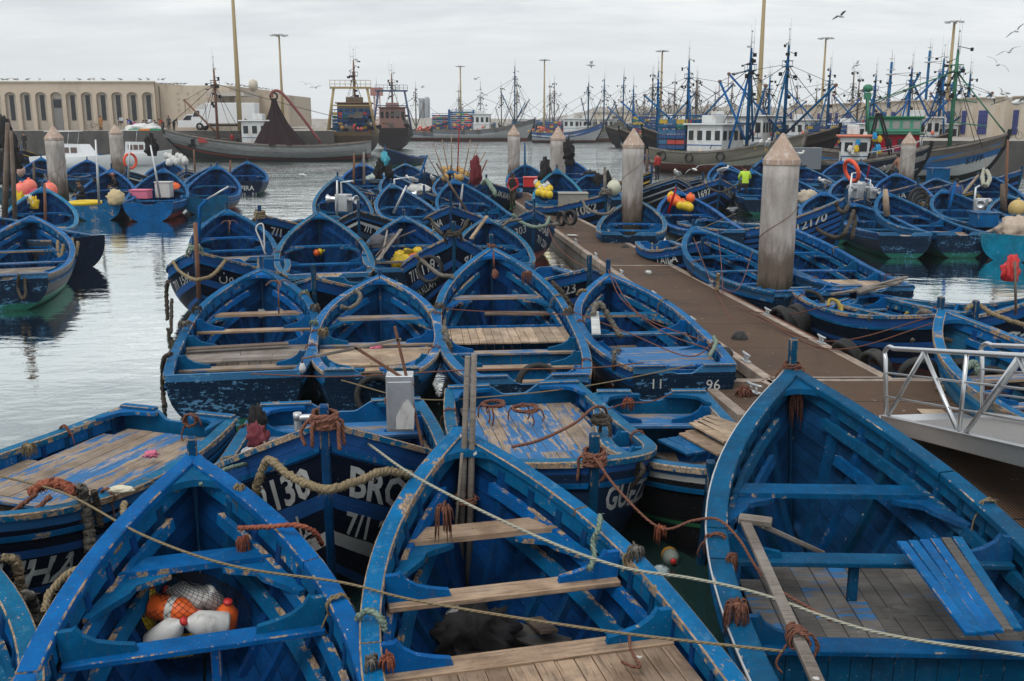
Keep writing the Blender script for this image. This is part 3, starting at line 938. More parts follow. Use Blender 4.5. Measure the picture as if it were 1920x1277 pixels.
# ---------------------------------------------------------------- floating pontoon
def m_grate(g):
    o = g.n('ShaderNodeTexCoord').outputs['Object']
    s = g.n('ShaderNodeSeparateXYZ', None, Vector=o)
    fx = g.math('PINGPONG', s.outputs[0], .022); fy = g.math('PINGPONG', s.outputs[1], .022)
    bar = g.math('MAXIMUM', g.step(fx, .009, .006), g.step(fy, .009, .006))
    n = g.noise(o, 1.4, 6, .6); n2 = g.noise(o, 14, 4, .65)
    br = g.mix(n, (.095, .054, .031), (.175, .106, .066))
    br = g.mix(g.step(n2, .5, .75), br, (.10, .05, .028))
    col = g.mix(bar, (.035, .022, .015), br)
    jn = g.step(g.math('PINGPONG', s.outputs[1], 1.1), .022, .012)
    col = g.mix(jn, col, (.02, .014, .01))
    col = g.mix(g.math('MULTIPLY', g.step(g.noise(o, .9, 5, .65), .52, .62), .45), col, (.045, .034, .027))
    d = g.step(g.noise(o, 5, 3), .70, .74)
    col = g.mix(g.math('MULTIPLY', d, .6), col, (.34, .30, .26))
    g.out(col, .8, bar, .8, .02, spec=.25)
GR = lambda: mat('fibre_grating', m_grate)
TIM = lambda: mat('pontoon_timber', m_wood, (.22, .16, .12), (.38, .30, .24), 0, .35)
def pontoon(name, label, quad, zt=.5):
    """quad: near-left, near-right, far-right, far-left"""
    r = thing(name, label, 'pontoon', (*quad[0], 0))
    O = V((*quad[0], 0)); Q = [V((*q, 0)) - O for q in quad]
    m = MB(); a = m.add([q + V((0, 0, zt)) for q in Q]); b = m.add([q + V((0, 0, zt - .05)) for q in Q])
    m.face([a, a + 1, a + 2, a + 3])
    m.build('grating', GR(), r)
    m = MB()
    for i in range(4):
        p, q = Q[i], Q[(i + 1) % 4]
        n = max(1, int((q - p).length / 3.0))
        for k in range(n):
            c, d = p.lerp(q, k / n), p.lerp(q, (k + 1) / n)
            e = (d - c).normalized() * .006
            m.beam(c + e + V((0, 0, zt - .08)), d - e + V((0, 0, zt - .08)), .16, .20, .012, tone=RND.uniform(-.2, .2))
    m.build('edge_beam', TIM(), r)
    m = MB()
    for i in range(4):
        p, q = Q[i], Q[(i + 1) % 4]
        m.beam(p + V((0, 0, .08)), q + V((0, 0, .08)), .10, .46, .0)
    m.build('float', mat('float_concrete', m_flat, (.13, .115, .10), .9, .3, 4, dirt=(.03, .035, .025)), r)
    return r, O
def pw_(*P):
    def f(y):
        for (ya, xa), (yb, xb) in zip(P, P[1:]):
            if y <= yb or (yb, xb) == P[-1]: return xa + (xb - xa) * (y - ya) / (yb - ya)
    return f
lx = pw_((15.3, 4.07), (28, 2.64), (57, -.5)); rx_ = pw_((15.3, 5.97), (28, 4.52), (57, .85))
walk, wo = pontoon('floating_walkway', 'near length of the rust brown floating walkway between the rows of blue boats',
                   [(lx(15.3), 15.3), (rx_(15.3), 15.3), (rx_(28), 28), (lx(28), 28)])
pontoon('floating_walkway', 'far narrower length of the rust brown floating walkway with a man on it',
                   [(lx(28.03), 28.03), (rx_(28.03), 28.03), (rx_(57), 57), (lx(57), 57)])
land, lo_ = pontoon('landing_pontoon', 'wide rust brown landing pontoon under the foot of the aluminium gangway',
                    [(5.35, 5.2), (8.6, 5.2), (6.75, 15.22), (4.05, 15.22)])
stub, so_ = pontoon('pontoon_spur', 'short pontoon spur sticking out to the left of the landing beside the boat marked 96',
                    [(3.22, 13.3), (4.42, 13.3), (3.98, 15.18), (2.98, 15.18)])
def cleat(p, rz, label):
    r = thing('mooring_cleat', label, 'cleat', p, rz, 'grey steel cleats along the walkway')
    m = MB(); m.box((0, 0, .012), (.10, .26, .024), ch=.004); m.build('base_plate', 'galv', r)
    m = MB()
    for y in (-.06, .06): m.tube([(0, y, .02), (0, y, .11)], .022, 8)
    m.tube([(0, -.17, .135), (0, -.08, .12), (0, .08, .12), (0, .17, .135)], [.016, .026, .026, .016], 8)
    m.build('horn', 'galv', r)
for i, (y, sd) in enumerate([(16.4, 0), (19.5, 0), (22.6, 0), (26.0, 0), (29.5, 0), (33, 0), (17.8, 1), (20.5, 1), (24.3, 1), (28, 1), (31.5, 1), (36, 1)]):
    x = (lx(y) + .02) if sd == 0 else (rx_(y) - .02)
    cleat((x, y, .52), .11, ('grey steel cleat on the left edge beam of the walkway, ' if sd == 0 else 'grey steel cleat on the right edge beam of the walkway, ') +
          ['nearest of that side', 'second from the near end', 'third from the near end', 'fourth from the near end', 'fifth from the near end', 'sixth from the near end'][i % 6])
r = cleat((3.62, 14.4, .52), .5, 'grey steel cleat wound with red rope on the short pontoon spur')

def pile(x, y, top, rad, label, water=.0, tilt=(0, 0)):
    r = thing('mooring_pile', label, 'mooring pile', (x, y, 0), 0, 'round concrete mooring piles with cone caps', tilt[0], tilt[1])
    m = MB(); prof = [(rad, -2.5)] + [(rad, top * k / 10) for k in range(0, 11)]
    m.lathe(prof, 40); m.build('shaft', mat('pile_shaft', m_pile), r)
    m = MB(); R2 = rad * 1.035
    m.lathe([(rad * .9, top - .02), (R2, top - .02), (R2, top + .09), (R2 * .985, top + .10), (.03, top + .70), (0.0, top + .71)], 40, sm=False)
    m.build('cone_cap', mat('pile_cap', m_flat, (.36, .26, .20), .75, .2, 5, dirt=(.55, .52, .48), dscale=9, damt=.8), r)
    m = MB()   # wire spiralling round the shaft
    pts = []
    for i in range(60):
        a = i / 59 * 2.0 * math.pi * 1.25 + x; pts.append((math.cos(a) * (rad + .006), math.sin(a) * (rad + .006), .9 + (top - 1.3) * i / 59))
    m.tube(pts, .007, 5); m.build('wire', 'rust', r)
    return r
def m_pile(g):
    o = g.objvec(); op = g.n('ShaderNodeTexCoord').outputs['Object']
    z = g.n('ShaderNodeSeparateXYZ', None, Vector=op).outputs[2]
    n = g.noise(g.vec(o, (1.4, 1.4, .35)), 3.2, 7, .62); n2 = g.noise(o, 14, 5, .65)
    col = g.mix(g.step(n, .3, .72), (.27, .243, .222), (.43, .405, .38))
    col = g.mix(g.math('MULTIPLY', g.step(n2, .5, .72), .3), col, (.22, .15, .11))
    zz = g.math('ADD', z, g.math('MULTIPLY_ADD', n, 1.1, -.55))
    col = g.mix(g.math('MULTIPLY', g.step(zz, 1.95, 1.2), .85), col, (.085, .056, .036))
    col = g.mix(g.math('MULTIPLY', g.step(zz, 1.0, .5), .9), col, (.022, .021, .013))
    d = g.step(g.noise(g.vec(o, (1, 1, .6)), 8, 3), .75, .77)
    col = g.mix(g.math('MULTIPLY', d, .7), col, (.6, .58, .54))
    g.out(col, .8, g.math('ADD', n2, g.math('MULTIPLY', n, .5)), .35, .02, spec=.25)
pile(6.32, 23.7, 3.52, .415, 'tall cone capped concrete pile standing closest, right of the walkway', tilt=(0, .0))
pile(4.62, 38.6, 3.52, .405, 'concrete pile second along the right side of the walkway, in front of a worn transom')
pile(2.42, 53.2, 3.52, .405, 'concrete pile third along the walkway, beside the boat with yellow floats')
pile(.12, 68.5, 3.52, .415, 'concrete pile at the far end of the walkway, behind the man in red')
pile(-23.9, 53.0, 3.55, .46, 'dark footed concrete pile on the left, next to the boat with three men')
pile(-30.6, 78.5, 3.52, .51, 'smaller looking concrete pile on the left in front of the dark quay wall')
pile(23.2, 59.3, 3.15, .415, 'concrete pile on the right in front of the navy trawler bow')

def m_haze(g):
    v = g.n('ShaderNodeVolumePrincipled', None, Color=(.83, .85, .86, 1), Density=.0004, Anisotropy=.2)
    g.n('ShaderNodeOutputMaterial', None, Volume=v.outputs[0])
mb = MB(); mb.box((0, 245, 17), (700, 620, 44)); tag(mb.build('haze', mat('harbour_haze', m_haze)), kind='stuff')
# ---------------------------------------------------------------- the boats
BT = {}
def boat(key, label, *a, **k):
    r, H = make_boat(label, *a, **k); BT[key] = (r, H); return r
# nearest row, sterns toward the camera
boat('A1', 'bright blue boat in front at lower left with netted floats lying in its bow', (361, 852), hd=17, zb=1.58, L=6.4, B=2.30, zs=.88, thw=(.28, .50, .686), bowthw=.85, hull='dull', cap='blue', stem=.16, paint='blue', thm=('blue', 'blue', 'blue'), floor='wood_blue2', pw=2.75)
boat('A2', 'blue boat in front at the middle with bare wood seats and two tall poles', (858, 803), hd=14, zb=1.60, L=6.6, B=2.44, zs=.90, thw=(.36, .585, .705), thm=('wood', 'wood', 'wood'), bowthw=.84, hull='dull', cap='blue_worn', stem=0, decks=[(.38, .58, -.02, 'wood', 'y')], floor='wood_dark', pw=2.75)
boat('A3', 'large dull blue boat in front at right with a wooden oar and a loose panel', (1485, 690), hd=-2, zb=1.78, L=7.3, B=2.80, zs=.95, thw=(.43, .60), thm=('blue_dull', 'blue_dull'), bowthw=.765, hull='dull', cap='blue_dull', paint='blue_dull', inner='blue_in_dull', rib='rib_dull', stem=.34, decks=[(.50, .70, .42, 'floor_dark', 'y')], bulk=[(.43, 'blue_dull')], floor='floor_dark', pw=2.5, capw=.15)
boat('A0', 'blue boat cut off at the lower left corner with rope fenders on its rail', (0, 1040), pos=(-4.32, 7.35, 1.25), hd=9, zb=1.25, L=6, B=2.3, thw=(.3, .55), bowthw=.8, cap='blue_worn', hull='dull', stem=0)
# second row, bows toward the camera
boat('B1', 'blue boat with a broad wooden stern deck and HAIB lettering at far left', (0, 0), pos=(-5.75, 7.35, 1.5), hd=162, zb=1.5, L=4.95, B=2.25, zs=.9, hull='haib', thw=(.50, .78), thm=('wood_blue2', 'wood_blue2'), bowthw=0, decks=[(.03, .50, -.03, 'wood_blue', 'y')], bulk=[(.50, 'wood_dark')], cap='blue_worn', texts=[('P', 'CHOUHAIB', .55, .76, .30, 'white_text', .04)], stem=.3)
boat('B2', 'navy and blue boat lettered 2130 with a shaggy rope slung round its stem', (608, 792), st=(640, 758), zb=1.92, L=4.3, B=2.5, zs=.86, hull='name_white', thw=(.13, .5), thm=('wood_blue2', 'blue_bare'), bowthw=0, cap='blue_worn', stem=.16, bt=.84, decks=[(.03, .17, .0, 'wood_blue2', 'x')], texts=[('S', '2130', .20, .64, .30, 'white_text', .04), ('P', 'BROUI', .26, .64, .30, 'white_text', .04), ('P', '7/1 21', .24, 1.04, .24, 'white_text', .03), ('S', ARAB('FEB3 FEDF FBFF'), .30, 1.02, .24)])
boat('B3', 'blue boat with pale plank deck and rope coil on its stem, lettered GUEZZ', (1114, 866), hd=190, zb=1.33, L=4.35, B=2.2, zs=.92, hull='navy', thw=(.5, .72), bowthw=0, thm=('wood_blue2', 'wood_blue2'), cap='blue_worn', stem=.28, pw=2.9, sm=.5, bt=.84, rake=.2, decks=[(.03, .52, -.02, 'wood_blue', 'y'), (.54, .72, -.0, 'wood_blue2', 'y')], texts=[('P', 'GUEZZI', .22, .52, .26, 'white_text', .04)])
boat('B4', 'open boat with black and green side and loose boards, beside the pontoon spur', (0, 0), pos=(1.97, 9.35, 1.12), hd=181, zb=1.12, L=3.8, B=1.75, zs=.86, hull='black_green', thw=(.14, .62), thm=('wood_blue2', 'blue_bare'), bowthw=0, cap='blue_bare', stem=.1, pw=2.0, sm=.5, bt=.86, decks=[(.03, .15, .04, 'wood_blue2', 'x'), (.62, .86, .03, 'wood_blue2', 'x')])
# third row
boat('C1', 'blue boat with worn dark transom and grey plank deck, leftmost of its row', (490, 503), st=(437, 703), L=6.6, B=2.36, zs=.86, hull='navy', thw=(.24, .455, .61), thm=('wood_blue', 'wood', 'wood'), bowthw=.77, cap='blue', bt=.82, pw=3.2, notch=False, decks=[(.27, .43, -.03, 'wood_grey', 'x')], bulk=[(.235, 'wood_dark')], floor='wood_dark', stem=.25)
boat('C2', 'short weathered boat with bare wood rail and pale plywood deck, second in its row', (712, 516), st=(697, 694), L=5.5, B=2.25, zs=.86, hull='worn', thw=(.22, .52), thm=('wood', 'wood_blue'), bowthw=.79, cap='blue_bare', bt=.62, pw=3, sm=.5, decks=[(.24, .46, -.02, 'wood_pale', 'x')], bulk=[(.21, 'wood_dark')], stem=.12)
boat('C3', 'longest blue boat of the middle row with light deck and tyre on its stern', (921, 463), st=(992, 706), L=7.3, B=2.56, zs=.86, hull='navy', thw=(.10, .25, .39), thm=('wood', 'wood', 'wood_blue'), bowthw=.80, cap='blue_worn', bt=.68, pw=3, sm=.5, decks=[(.42, .59, -.02, 'wood_pale', 'y')], bulk=[(.385, 'blue_panel'), (.245, 'blue_panel'), (.60, 'blue_panel')], stem=.28)
boat('C4', 'blue boat tied close along the walkway, marked 96 on its transom', (1140, 513), st=(1285, 690), L=6.3, B=2.2, zs=.86, hull='red', thw=(.34, .56), thm=('blue_worn', 'blue_worn'), bowthw=.77, cap='blue_worn', bt=.72, decks=[(.16, .38, -.02, 'wood_blue2', 'x')], bulk=[(.155, 'blue_panel')], texts=[('T', '96', .45, .36, .17, 'white_text', 0), ('T', '11', -.42, .32, .16, 'white_text', 0)], stem=.30)
# fourth row, bows toward the camera
AS = ARAB('FEE5 0648 062F 0631 0633 0623')
boat('D1', 'navy boat with blue stripes marked 7/1 1581 and a rope swag over its bow', (365, 470), hd=179, zb=1.68, L=4.6, B=2.6, hull='stripes_wide', stem=.35, thw=(.3, .6), texts=[('S', '7/1 1581', .35, .60, .22, 'white_text', .01), ('P', ARAB('0646 0648 062F 0631 0633 0623'), .55, .50, .26, 'white_text', .0)], lod=1, paint='blue')
boat('D2', 'navy bow with white Arabic lettering between the first and second boats of the row behind', (588, 520), hd=176, zb=1.42, L=3.6, B=2.1, hull='name_white', stem=.26, thw=(.4,), lod=1, bowthw=0, texts=[('P', ARAB('0633 FEFB 062F'), .35, .58, .34)])
boat('D3', 'navy and blue boat lettered MACH ALLAH with a tyre hung on its bow', (851, 440), hd=187, zb=1.88, L=4.2, B=2.4, hull='stripes_wide', stem=.32, thw=(.4,), lod=1, bowthw=0, texts=[('S', '7/1 1199', .42, .56, .27, 'white_text', .0), ('S', 'MACH ALLAH', .75, .93, .17, 'white_text', .01), ('P', ARAB('FEEA FEE0 0627'), .35, .52, .26)])
boat('D4', 'navy bow marked 1123 pushed against the left edge of the walkway', (1105, 503), hd=200, zb=1.36, L=3.7, B=2.0, hull='stripes_wide', stem=.3, thw=(.4,), lod=1, bowthw=0, texts=[('S', '7/1 1123', .3, .46, .22, 'white_text', .02)])
boat('D5', 'navy boat marked 2303 with a green rope garland, its bow touching the walkway', (1001, 393), hd=191, zb=1.75, L=5.4, B=2.4, hull='red', stem=.34, thw=(.4,), lod=1, bowthw=0, texts=[('S', '7/1-2303', .3, .62, .26, 'white_text', .0), ('P', 'CHABI', .25, .56, .24), ('P', '7/1 2284', .35, .92, .22), ('S', ARAB('FEEA FEB8'), .5, .95, .22)])
# fifth row
boat('E1', 'blue boat with grey deck behind the boat marked 1581', (425, 392), st=(447, 484), L=6.8, B=2.5, hull='navy', lod=1, cap='blue', thw=(.30, .52), thm=('blue', 'blue'), bowthw=.76, decks=[(.05, .30, -.02, 'wood_grey', 'x')], bulk=[(.3, 'blue_panel')], stem=.24)
boat('E2', 'blue boat with pale plywood stern deck and two yellow floats inside', (597, 396), st=(616, 514), L=7.0, B=2.6, hull='worn', lod=1, cap='blue_worn', thw=(.31, .50), thm=('blue', 'blue'), bowthw=.76, decks=[(.04, .24, -.02, 'wood_pale', 'y')], bulk=[(.30, 'wood_dark')], stem=.2)
boat('E3', 'blue boat with oars and a black bundle on its left rail and yellow bags inside', (757, 404), st=(772, 503), L=6.6, B=2.5, hull='worn', lod=1, cap='blue_worn', thw=(.27, .47), thm=('wood', 'wood_grey'), bowthw=.76, decks=[(.04, .24, -.0, 'wood_pale', 'y')], stem=.2)
boat('E4', 'blue boat with two long boards leaning on its bow, beside the boat marked 2303', (912, 407), st=(940, 495), L=6.0, B=2.2, hull='worn', lod=1, cap='blue_worn', thw=(.3, .5), thm=('blue_worn', 'blue'), bowthw=.74, stem=.24)
boat('F1', 'navy bow marked 7/1 1925 behind the first boats of the fifth row', (487, 402), hd=168, zb=1.5, L=5, B=2.3, hull='stripes', lod=1, stem=.3, texts=[('P', '7/1 1925', .35, .58, .27, 'white_text', .03)], thw=(.4,), bowthw=0)
boat('F2', 'dark bow with a white chevron and yellow rail ends marked 7/1 28', (672, 394), hd=178, zb=1.55, L=5, B=2.3, hull='chevron', lod=1, stem=.34, texts=[('P', '7/1 281', .2, .66, .24, 'white_text', .03)], thw=(.4,), bowthw=0)
boat('F3', 'navy bow lettered ZINA with a dark rope garland, in front of a long blue boat', (845, 386), hd=180, zb=1.58, L=5, B=2.3, hull='stripes_wide', lod=1, stem=.5, texts=[('S', 'ZINA', .5, .56, .26, 'white_text', .02), ('P', '7/1 14', .5, .56, .25)], thw=(.4,), bowthw=0)
# sixth row and beyond, left of the walkway
boat('G1', 'blue boat carrying a grey net hauler winch left of the long blue boat', (733, 343), st=(805, 414), L=7, B=2.5, hull='dull', lod=1, thw=(.3, .52), decks=[(.03, .22, 0, 'wood_grey', 'x')], bowthw=.76, stem=.2)
boat('G2', 'blue boat holding white sacks with a gull perched on its side', (729, 323), st=(800, 372), L=7, B=2.4, hull='dull', lod=1, thw=(.3, .5), bowthw=.76, stem=.2)
boat('G3', 'long clean blue boat pointing away beside the walkway, crossed by a dark spar', (850, 335), st=(928, 412), L=8, B=2.8, hull='dull', lod=1, cap='blue', thw=(.33, .55), bowthw=.76, decks=[(.03, .25, 0, 'wood_grey', 'x')], stem=.2)
boat('G4', 'blue boat heaped with tan floats and bristling with flag poles', (846, 318), st=(880, 368), L=7.5, B=2.8, hull='dull', lod=1, thw=(.3, .5), bowthw=.76, stem=.25)
boat('G5', 'small navy bow lettered ZAH between the winch boat and the long blue boat', (795, 360), hd=172, zb=1.5, L=5, B=2.0, hull='stripes_wide', lod=1, stem=.3, texts=[('P', 'ZAHRA', .3, .56, .30, 'white_text', .03)], thw=(.4,), bowthw=0)
boat('G6', 'blue boat with two upright posts at the back of the left cluster', (679, 305), st=(690, 352), L=8, B=3.0, hull='dull', lod=1, cap='blue', thw=(.3, .55), bowthw=.76, decks=[(.03, .3, 0, 'wood', 'x')], stem=.2)
boat('G7', 'blue boat hung with black and turquoise rags behind the white sacks', (760, 306), st=(768, 340), L=6.5, B=2.8, hull='dull', lod=1, thw=(.3, .5), bowthw=.76, stem=.2)
boat('G8', 'dark teal bow with a green rope facing the camera behind the gull', (796, 322), hd=178, zb=1.5, L=5, B=2.3, hull='navy', lod=1, stem=.3, thw=(.4,), bowthw=0)
boat('G9', 'navy bow covered with green netting lettered ELIKBAR, at the walkway edge', (912, 340), hd=170, zb=1.55, L=5.6, B=2.3, hull='navy', lod=1, stem=.35, thw=(.4,), bowthw=0, texts=[('P', 'ELIKBAR', .4, .52, .30, 'white_text', .02)])
boat('G10', 'navy boat with washed out white lettering beside the winch boat', (668, 357), hd=152, zb=1.35, L=5, B=2.2, hull='navy', lod=1, stem=.2, thw=(.4,), bowthw=0, texts=[('P', 'MAHFOUDA', .5, .50, .26), ('P', '7/1 1523', .3, .28, .16)])
boat('G11', 'blue boat with steel winch drum and red can, leftmost of the far cluster', (633, 330), st=(650, 405), L=8, B=2.5, hull='dull', lod=1, thw=(.3, .5), bowthw=.76, stem=.2)
boat('G12', 'dark hulled boat with a hoop of hose behind the washed out lettering', (656, 348), hd=186, zb=1.4, L=5, B=2.1, hull='navy', lod=1, stem=.2, thw=(.4,), bowthw=0)
boat('G13', 'blue boat heading for open water below the dark trawler', (722, 277), hd=165, zb=1.9, L=9, B=3.0, hull='navy', lod=2, stem=.3, thw=(.3, .5))
# left group by the two piles
boat('H1', 'blue boat with a round fender at its bow behind the boat lettered SARA', (77, 295), st=(62, 338), L=8, B=2.9, hull='dull', lod=1, cap='blue', thw=(.3, .5), bowthw=.76, stem=.25)
boat('H2', 'navy bow lettered SARA beside the dark footed pile', (64, 314), hd=172, zb=1.55, L=5, B=2.5, hull='stripes_wide', lod=1, stem=.3, texts=[('P', 'SARA', .5, .60, .42, 'white_text', .05), ('S', '7/1', .3, .6, .3)], thw=(.4,), bowthw=0)
boat('H3', 'cluttered blue boat at far left with pink buoys and little flags', (80, 350), st=(58, 432), L=7.5, B=2.7, hull='worn', lod=1, cap='teal', thw=(.3, .5), bowthw=.76, decks=[(.2, .5, .0, 'wood_grey', 'x')], stem=.2)
boat('H4', 'blue boat with three men and a yellow ring, white boards along its stern', (209, 316), st=(181, 379), L=8, B=2.8, hull='worn', lod=1, cap='blue', transom='blue_bare', thw=(.3, .5), bowthw=.76, decks=[(.03, .25, 0, 'wood', 'x')], stem=.28)
boat('H5', 'blue boat seen bow up right of the dark footed pile', (163, 299), st=(158, 335), L=7.5, B=2.9, hull='dull', lod=1, cap='blue', thw=(.3, .5), bowthw=.76, stem=.2)
boat('H6', 'blue boat with a red bottom, an engine box and a pink crate', (307, 315), st=(277, 381), L=8, B=2.9, hull='red', lod=1, cap='blue', transom='blue', thw=(.3, .5), bowthw=.76, stem=.24)
boat('H7', 'empty blue boat with a red bottom at the right of the left group', (407, 309), st=(376, 377), L=8, B=2.9, hull='red', lod=1, cap='blue', transom='blue_dull', thw=(.16, .32, .5), bowthw=.76, stem=.2)
boat('H8', 'blue boat lettered SFIRA on its stern at the edge of the open water', (464, 302), st=(460, 340), L=7, B=2.7, hull='navy', lod=1, cap='blue', transom='navy_paint', thw=(.3, .5), bowthw=.76, stem=.2, notch=False, texts=[('T', 'SFIRA', 0, .55, .3, 'white_text', .02), ('T', '7/1 - 51', .1, .95, .26)])
boat('H9', 'navy bow lettered HACI squeezed between two blue boats of the left group', (238, 320), hd=170, zb=1.55, L=5, B=2.4, hull='chevron', lod=1, stem=.3, thw=(.4,), bowthw=0, texts=[('P', 'HACI', .8, .62, .36, 'white_text', .04)])
boat('H10', 'dark bow with white chevron lines between the two red bottomed boats', (349, 317), hd=180, zb=1.5, L=5, B=2.6, hull='white_chev', lod=1, stem=.3, thw=(.4,), bowthw=0, texts=[('S', '7/1502', .4, .55, .3), ('P', '1502', .5, .55, .3)])
boat('H11', 'blue boat piled with white plastic jugs behind the engine box boat', (315, 300), st=(300, 338), L=7, B=2.8, hull='dull', lod=1, cap='blue', thw=(.3, .5), bowthw=.76, stem=.2)
boat('H12', 'blue boat half hidden behind the empty red bottomed boat', (396, 312), st=(372, 345), L=6.5, B=2.5, hull='dull', lod=1, thw=(.3, .5), bowthw=.76, stem=.15)
boat('H13', 'grey hulled boat with a white rail beside the white motor cruiser', (92, 278), hd=160, zb=1.7, L=8, B=3, hull='chevron', lod=2, stem=.3, thw=(.3, .5))
boat('H14', 'dark grey boat with yellow planks in front of the white motor cruiser', (40, 279), hd=200, zb=1.7, L=8, B=3, hull='yellow2', lod=2, stem=.3, thw=(.3, .5))
boat('L1', 'dark hulled blue boat cut off by the left edge, floating on pale water', (46, 412), pos=(-15.0, 31.2, 1.62), hd=20, zb=1.62, L=8, B=2.75, hull='grey', lod=0, thw=(.3, .52), bowthw=.72, cap='blue_worn', stem=.12, decks=[(.3, .5, .1, 'wood_grey', 'x')])
boat('L2', 'grey green bottomed boat with three rope fenders behind the left edge boat', (0, 0), pos=(-18.2, 34.6, 1.3), hd=52, zb=1.3, L=6, B=2.3, zs=.95, hull='grey', lod=1, thw=(.3, .5), bowthw=0, transom='navy_paint', notch=False, stem=.1)
# right of the walkway, near
boat('P1', 'blue boat alongside the walkway just left of the nearest pile', (1300, 424), st=(1522, 547), L=7.9, B=2.35, hull='dull', lod=0, cap='blue', thw=(.12, .37, .57), thm=('wood', 'blue', 'blue'), bowthw=.78, decks=[(.03, .12, .0, 'wood_grey', 'x'), (.13, .28, .1, 'wood_dark', 'x')], stem=.2)
boat('P2', 'blue boat with loose spars on its stern just right of the nearest pile', (1462, 418), st=(1642, 538), L=7.9, B=2.3, hull='dull', lod=0, cap='blue', thw=(.10, .32, .52), thm=('wood', 'wood_blue', 'blue'), bowthw=.78, decks=[(.14, .34, .0, 'wood_pale', 'y')], stem=.2)
boat('P3', 'navy boat draped with yellow rope fenders right of the landing', (0, 0), pos=(8.0, 16.9, 1.28), hd=193, zb=1.28, L=5.0, B=2.1, zs=.88, hull='stripes', lod=0, cap='blue_worn', thw=(.22, .55), thm=('blue_worn', 'blue_worn'), bowthw=0, decks=[(.03, .2, .0, 'wood_blue2', 'x')], stem=.2, pw=2.6)
boat('P4', 'teal sided blue boat cut off by the right edge behind the gangway', (0, 0), pos=(7.0, 16.0, 1.5), hd=10, zb=1.5, L=6.5, B=2.3, hull='teal', lod=0, cap='blue_worn', inner='teal_in', thw=(.3, .58), thm=('wood', 'wood_blue'), bowthw=.74, decks=[(.36, .52, .0, 'wood_blue', 'x')], stem=.2)
boat('P5', 'navy boat with white Arabic lettering and number 339 at the right edge', (0, 0), pos=(10.6, 17.6, 1.95), hd=228, zb=1.95, L=4.6, B=2.2, hull='stripes_wide', lod=0, stem=.3, thw=(.4,), bowthw=0, texts=[('S', ARAB('FB7C FEF3 0623'), 1.15, .62, .30, 'white_text', .02), ('S', '7/1339', 1.3, 1.0, .22, 'white_text', .02)])
boat('PL', 'small navy boat with hanging rope loops pressed against the walkway', (0, 0), pos=(5.25, 27.4, 1.2), hd=194, zb=1.25, L=3.5, B=1.6, hull='stripes', lod=1, stem=.1, thw=(.3, .6), bowthw=0, texts=[('S', 'LAILA', .75, .42, .24)])
# right of the walkway, far
boat('Q1', 'navy bow marked 7/1 1062 with a tyre, between the second and third piles', (1137, 364), hd=204, zb=1.55, L=6, B=2.5, hull='stripes_wide', lod=1, stem=.3, thw=(.4,), bowthw=0, texts=[('S', '7/1 1062', .4, .60, .40, 'white_text', .04), ('P', 'KAMAL', .25, .56, .36, 'white_text', .02)])
boat('Q2', 'worn boat whose transom stands behind the second pile', (1192, 372), st=(1178, 437), L=6, B=2.45, hull='worn', lod=1, cap='blue_bare', thw=(.25, .5), thm=('blue_worn', 'blue_worn'), bowthw=.7, stem=.15)
boat('Q3', 'blue boat with orange and yellow floats heaped in its bow', (1268, 356), st=(1345, 432), L=8, B=2.6, hull='dull', lod=1, cap='blue', thw=(.25, .45), bowthw=.74, decks=[(.05, .25, 0, 'wood_grey', 'x')], stem=.2)
boat('Q4', 'yellow sided boat loaded with yellow floats behind the third pile', (1044, 316), st=(1052, 388), L=8, B=2.5, hull='yellow', lod=1, cap='teal', thw=(.3, .5), bowthw=.76, stem=.2)
boat('Q5', 'blue boat with black flag bundles left of the boat marked 1062', (1107, 324), st=(1130, 372), L=7.5, B=2.6, hull='dull', lod=1, cap='blue', thw=(.3, .55), bowthw=.76, stem=.2)
boat('Q6', 'blue boat whose right rail shows behind the third pile', (1072, 300), st=(1064, 335), L=7.5, B=2.8, hull='dull', lod=1, cap='blue', thw=(.3, .5), bowthw=.76, stem=.3)
boat('Q7', 'blue boat with a red crate beside the pile at the far end of the walkway', (985, 307), st=(990, 345), L=7.5, B=2.6, hull='dull', lod=1, cap='blue', thw=(.3, .5), bowthw=.76, stem=.2)
boat('Q8', 'navy bow with yellow stripes lettered LAHCEN right of the second pile', (1222, 320), hd=228, zb=1.85, L=6.5, B=2.5, hull='yellow2', lod=1, stem=.3, thw=(.4,), bowthw=0, texts=[('S', 'LAHCEN', .5, .48, .36, 'white_text', .03), ('S', '7/1 1274', .6, .82, .26)])
boat('Q9', 'black and white striped bow behind the orange floats', (1269, 330), hd=184, zb=1.7, L=6, B=2.8, hull='white_chev', lod=1, stem=.3, thw=(.4,), bowthw=0, texts=[('S', 'SIDI ADIL', .5, .50, .24, 'navy_paint', .02)])
boat('Q9b', 'black and white striped boat lettered SAHIKA left of the boat marked 1697', (1318, 330), hd=215, zb=1.5, L=6.5, B=2.5, hull='white_chev', lod=1, stem=.2, thw=(.4,), bowthw=0, texts=[('S', 'SAHIKA', 1.0, .52, .3, 'white_text', .02)])
boat('Q10', 'navy bow marked 7/1 1697 with a rope garland, near a man in lime green', (1350, 335), hd=182, zb=1.72, L=6, B=2.9, hull='stripes_wide', lod=1, stem=.25, thw=(.4,), bowthw=0, texts=[('S', '7/1 1697', .5, .62, .32, 'white_text', .03), ('P', 'TOUZI', .4, .58, .32, 'white_text', .03)])
boat('Q11', 'blue boat behind and left of the man in lime green', (1353, 304), st=(1395, 346), L=8, B=2.8, hull='dull', lod=1, cap='blue', thw=(.3, .55), bowthw=.76, stem=.2)
boat('Q12', 'blue boat with a white gull on its bow, nested inside the one behind', (1361, 313), st=(1405, 352), L=7.5, B=2.6, hull='dull', lod=1, cap='blue', thw=(.3, .55), bowthw=.76, stem=.2)
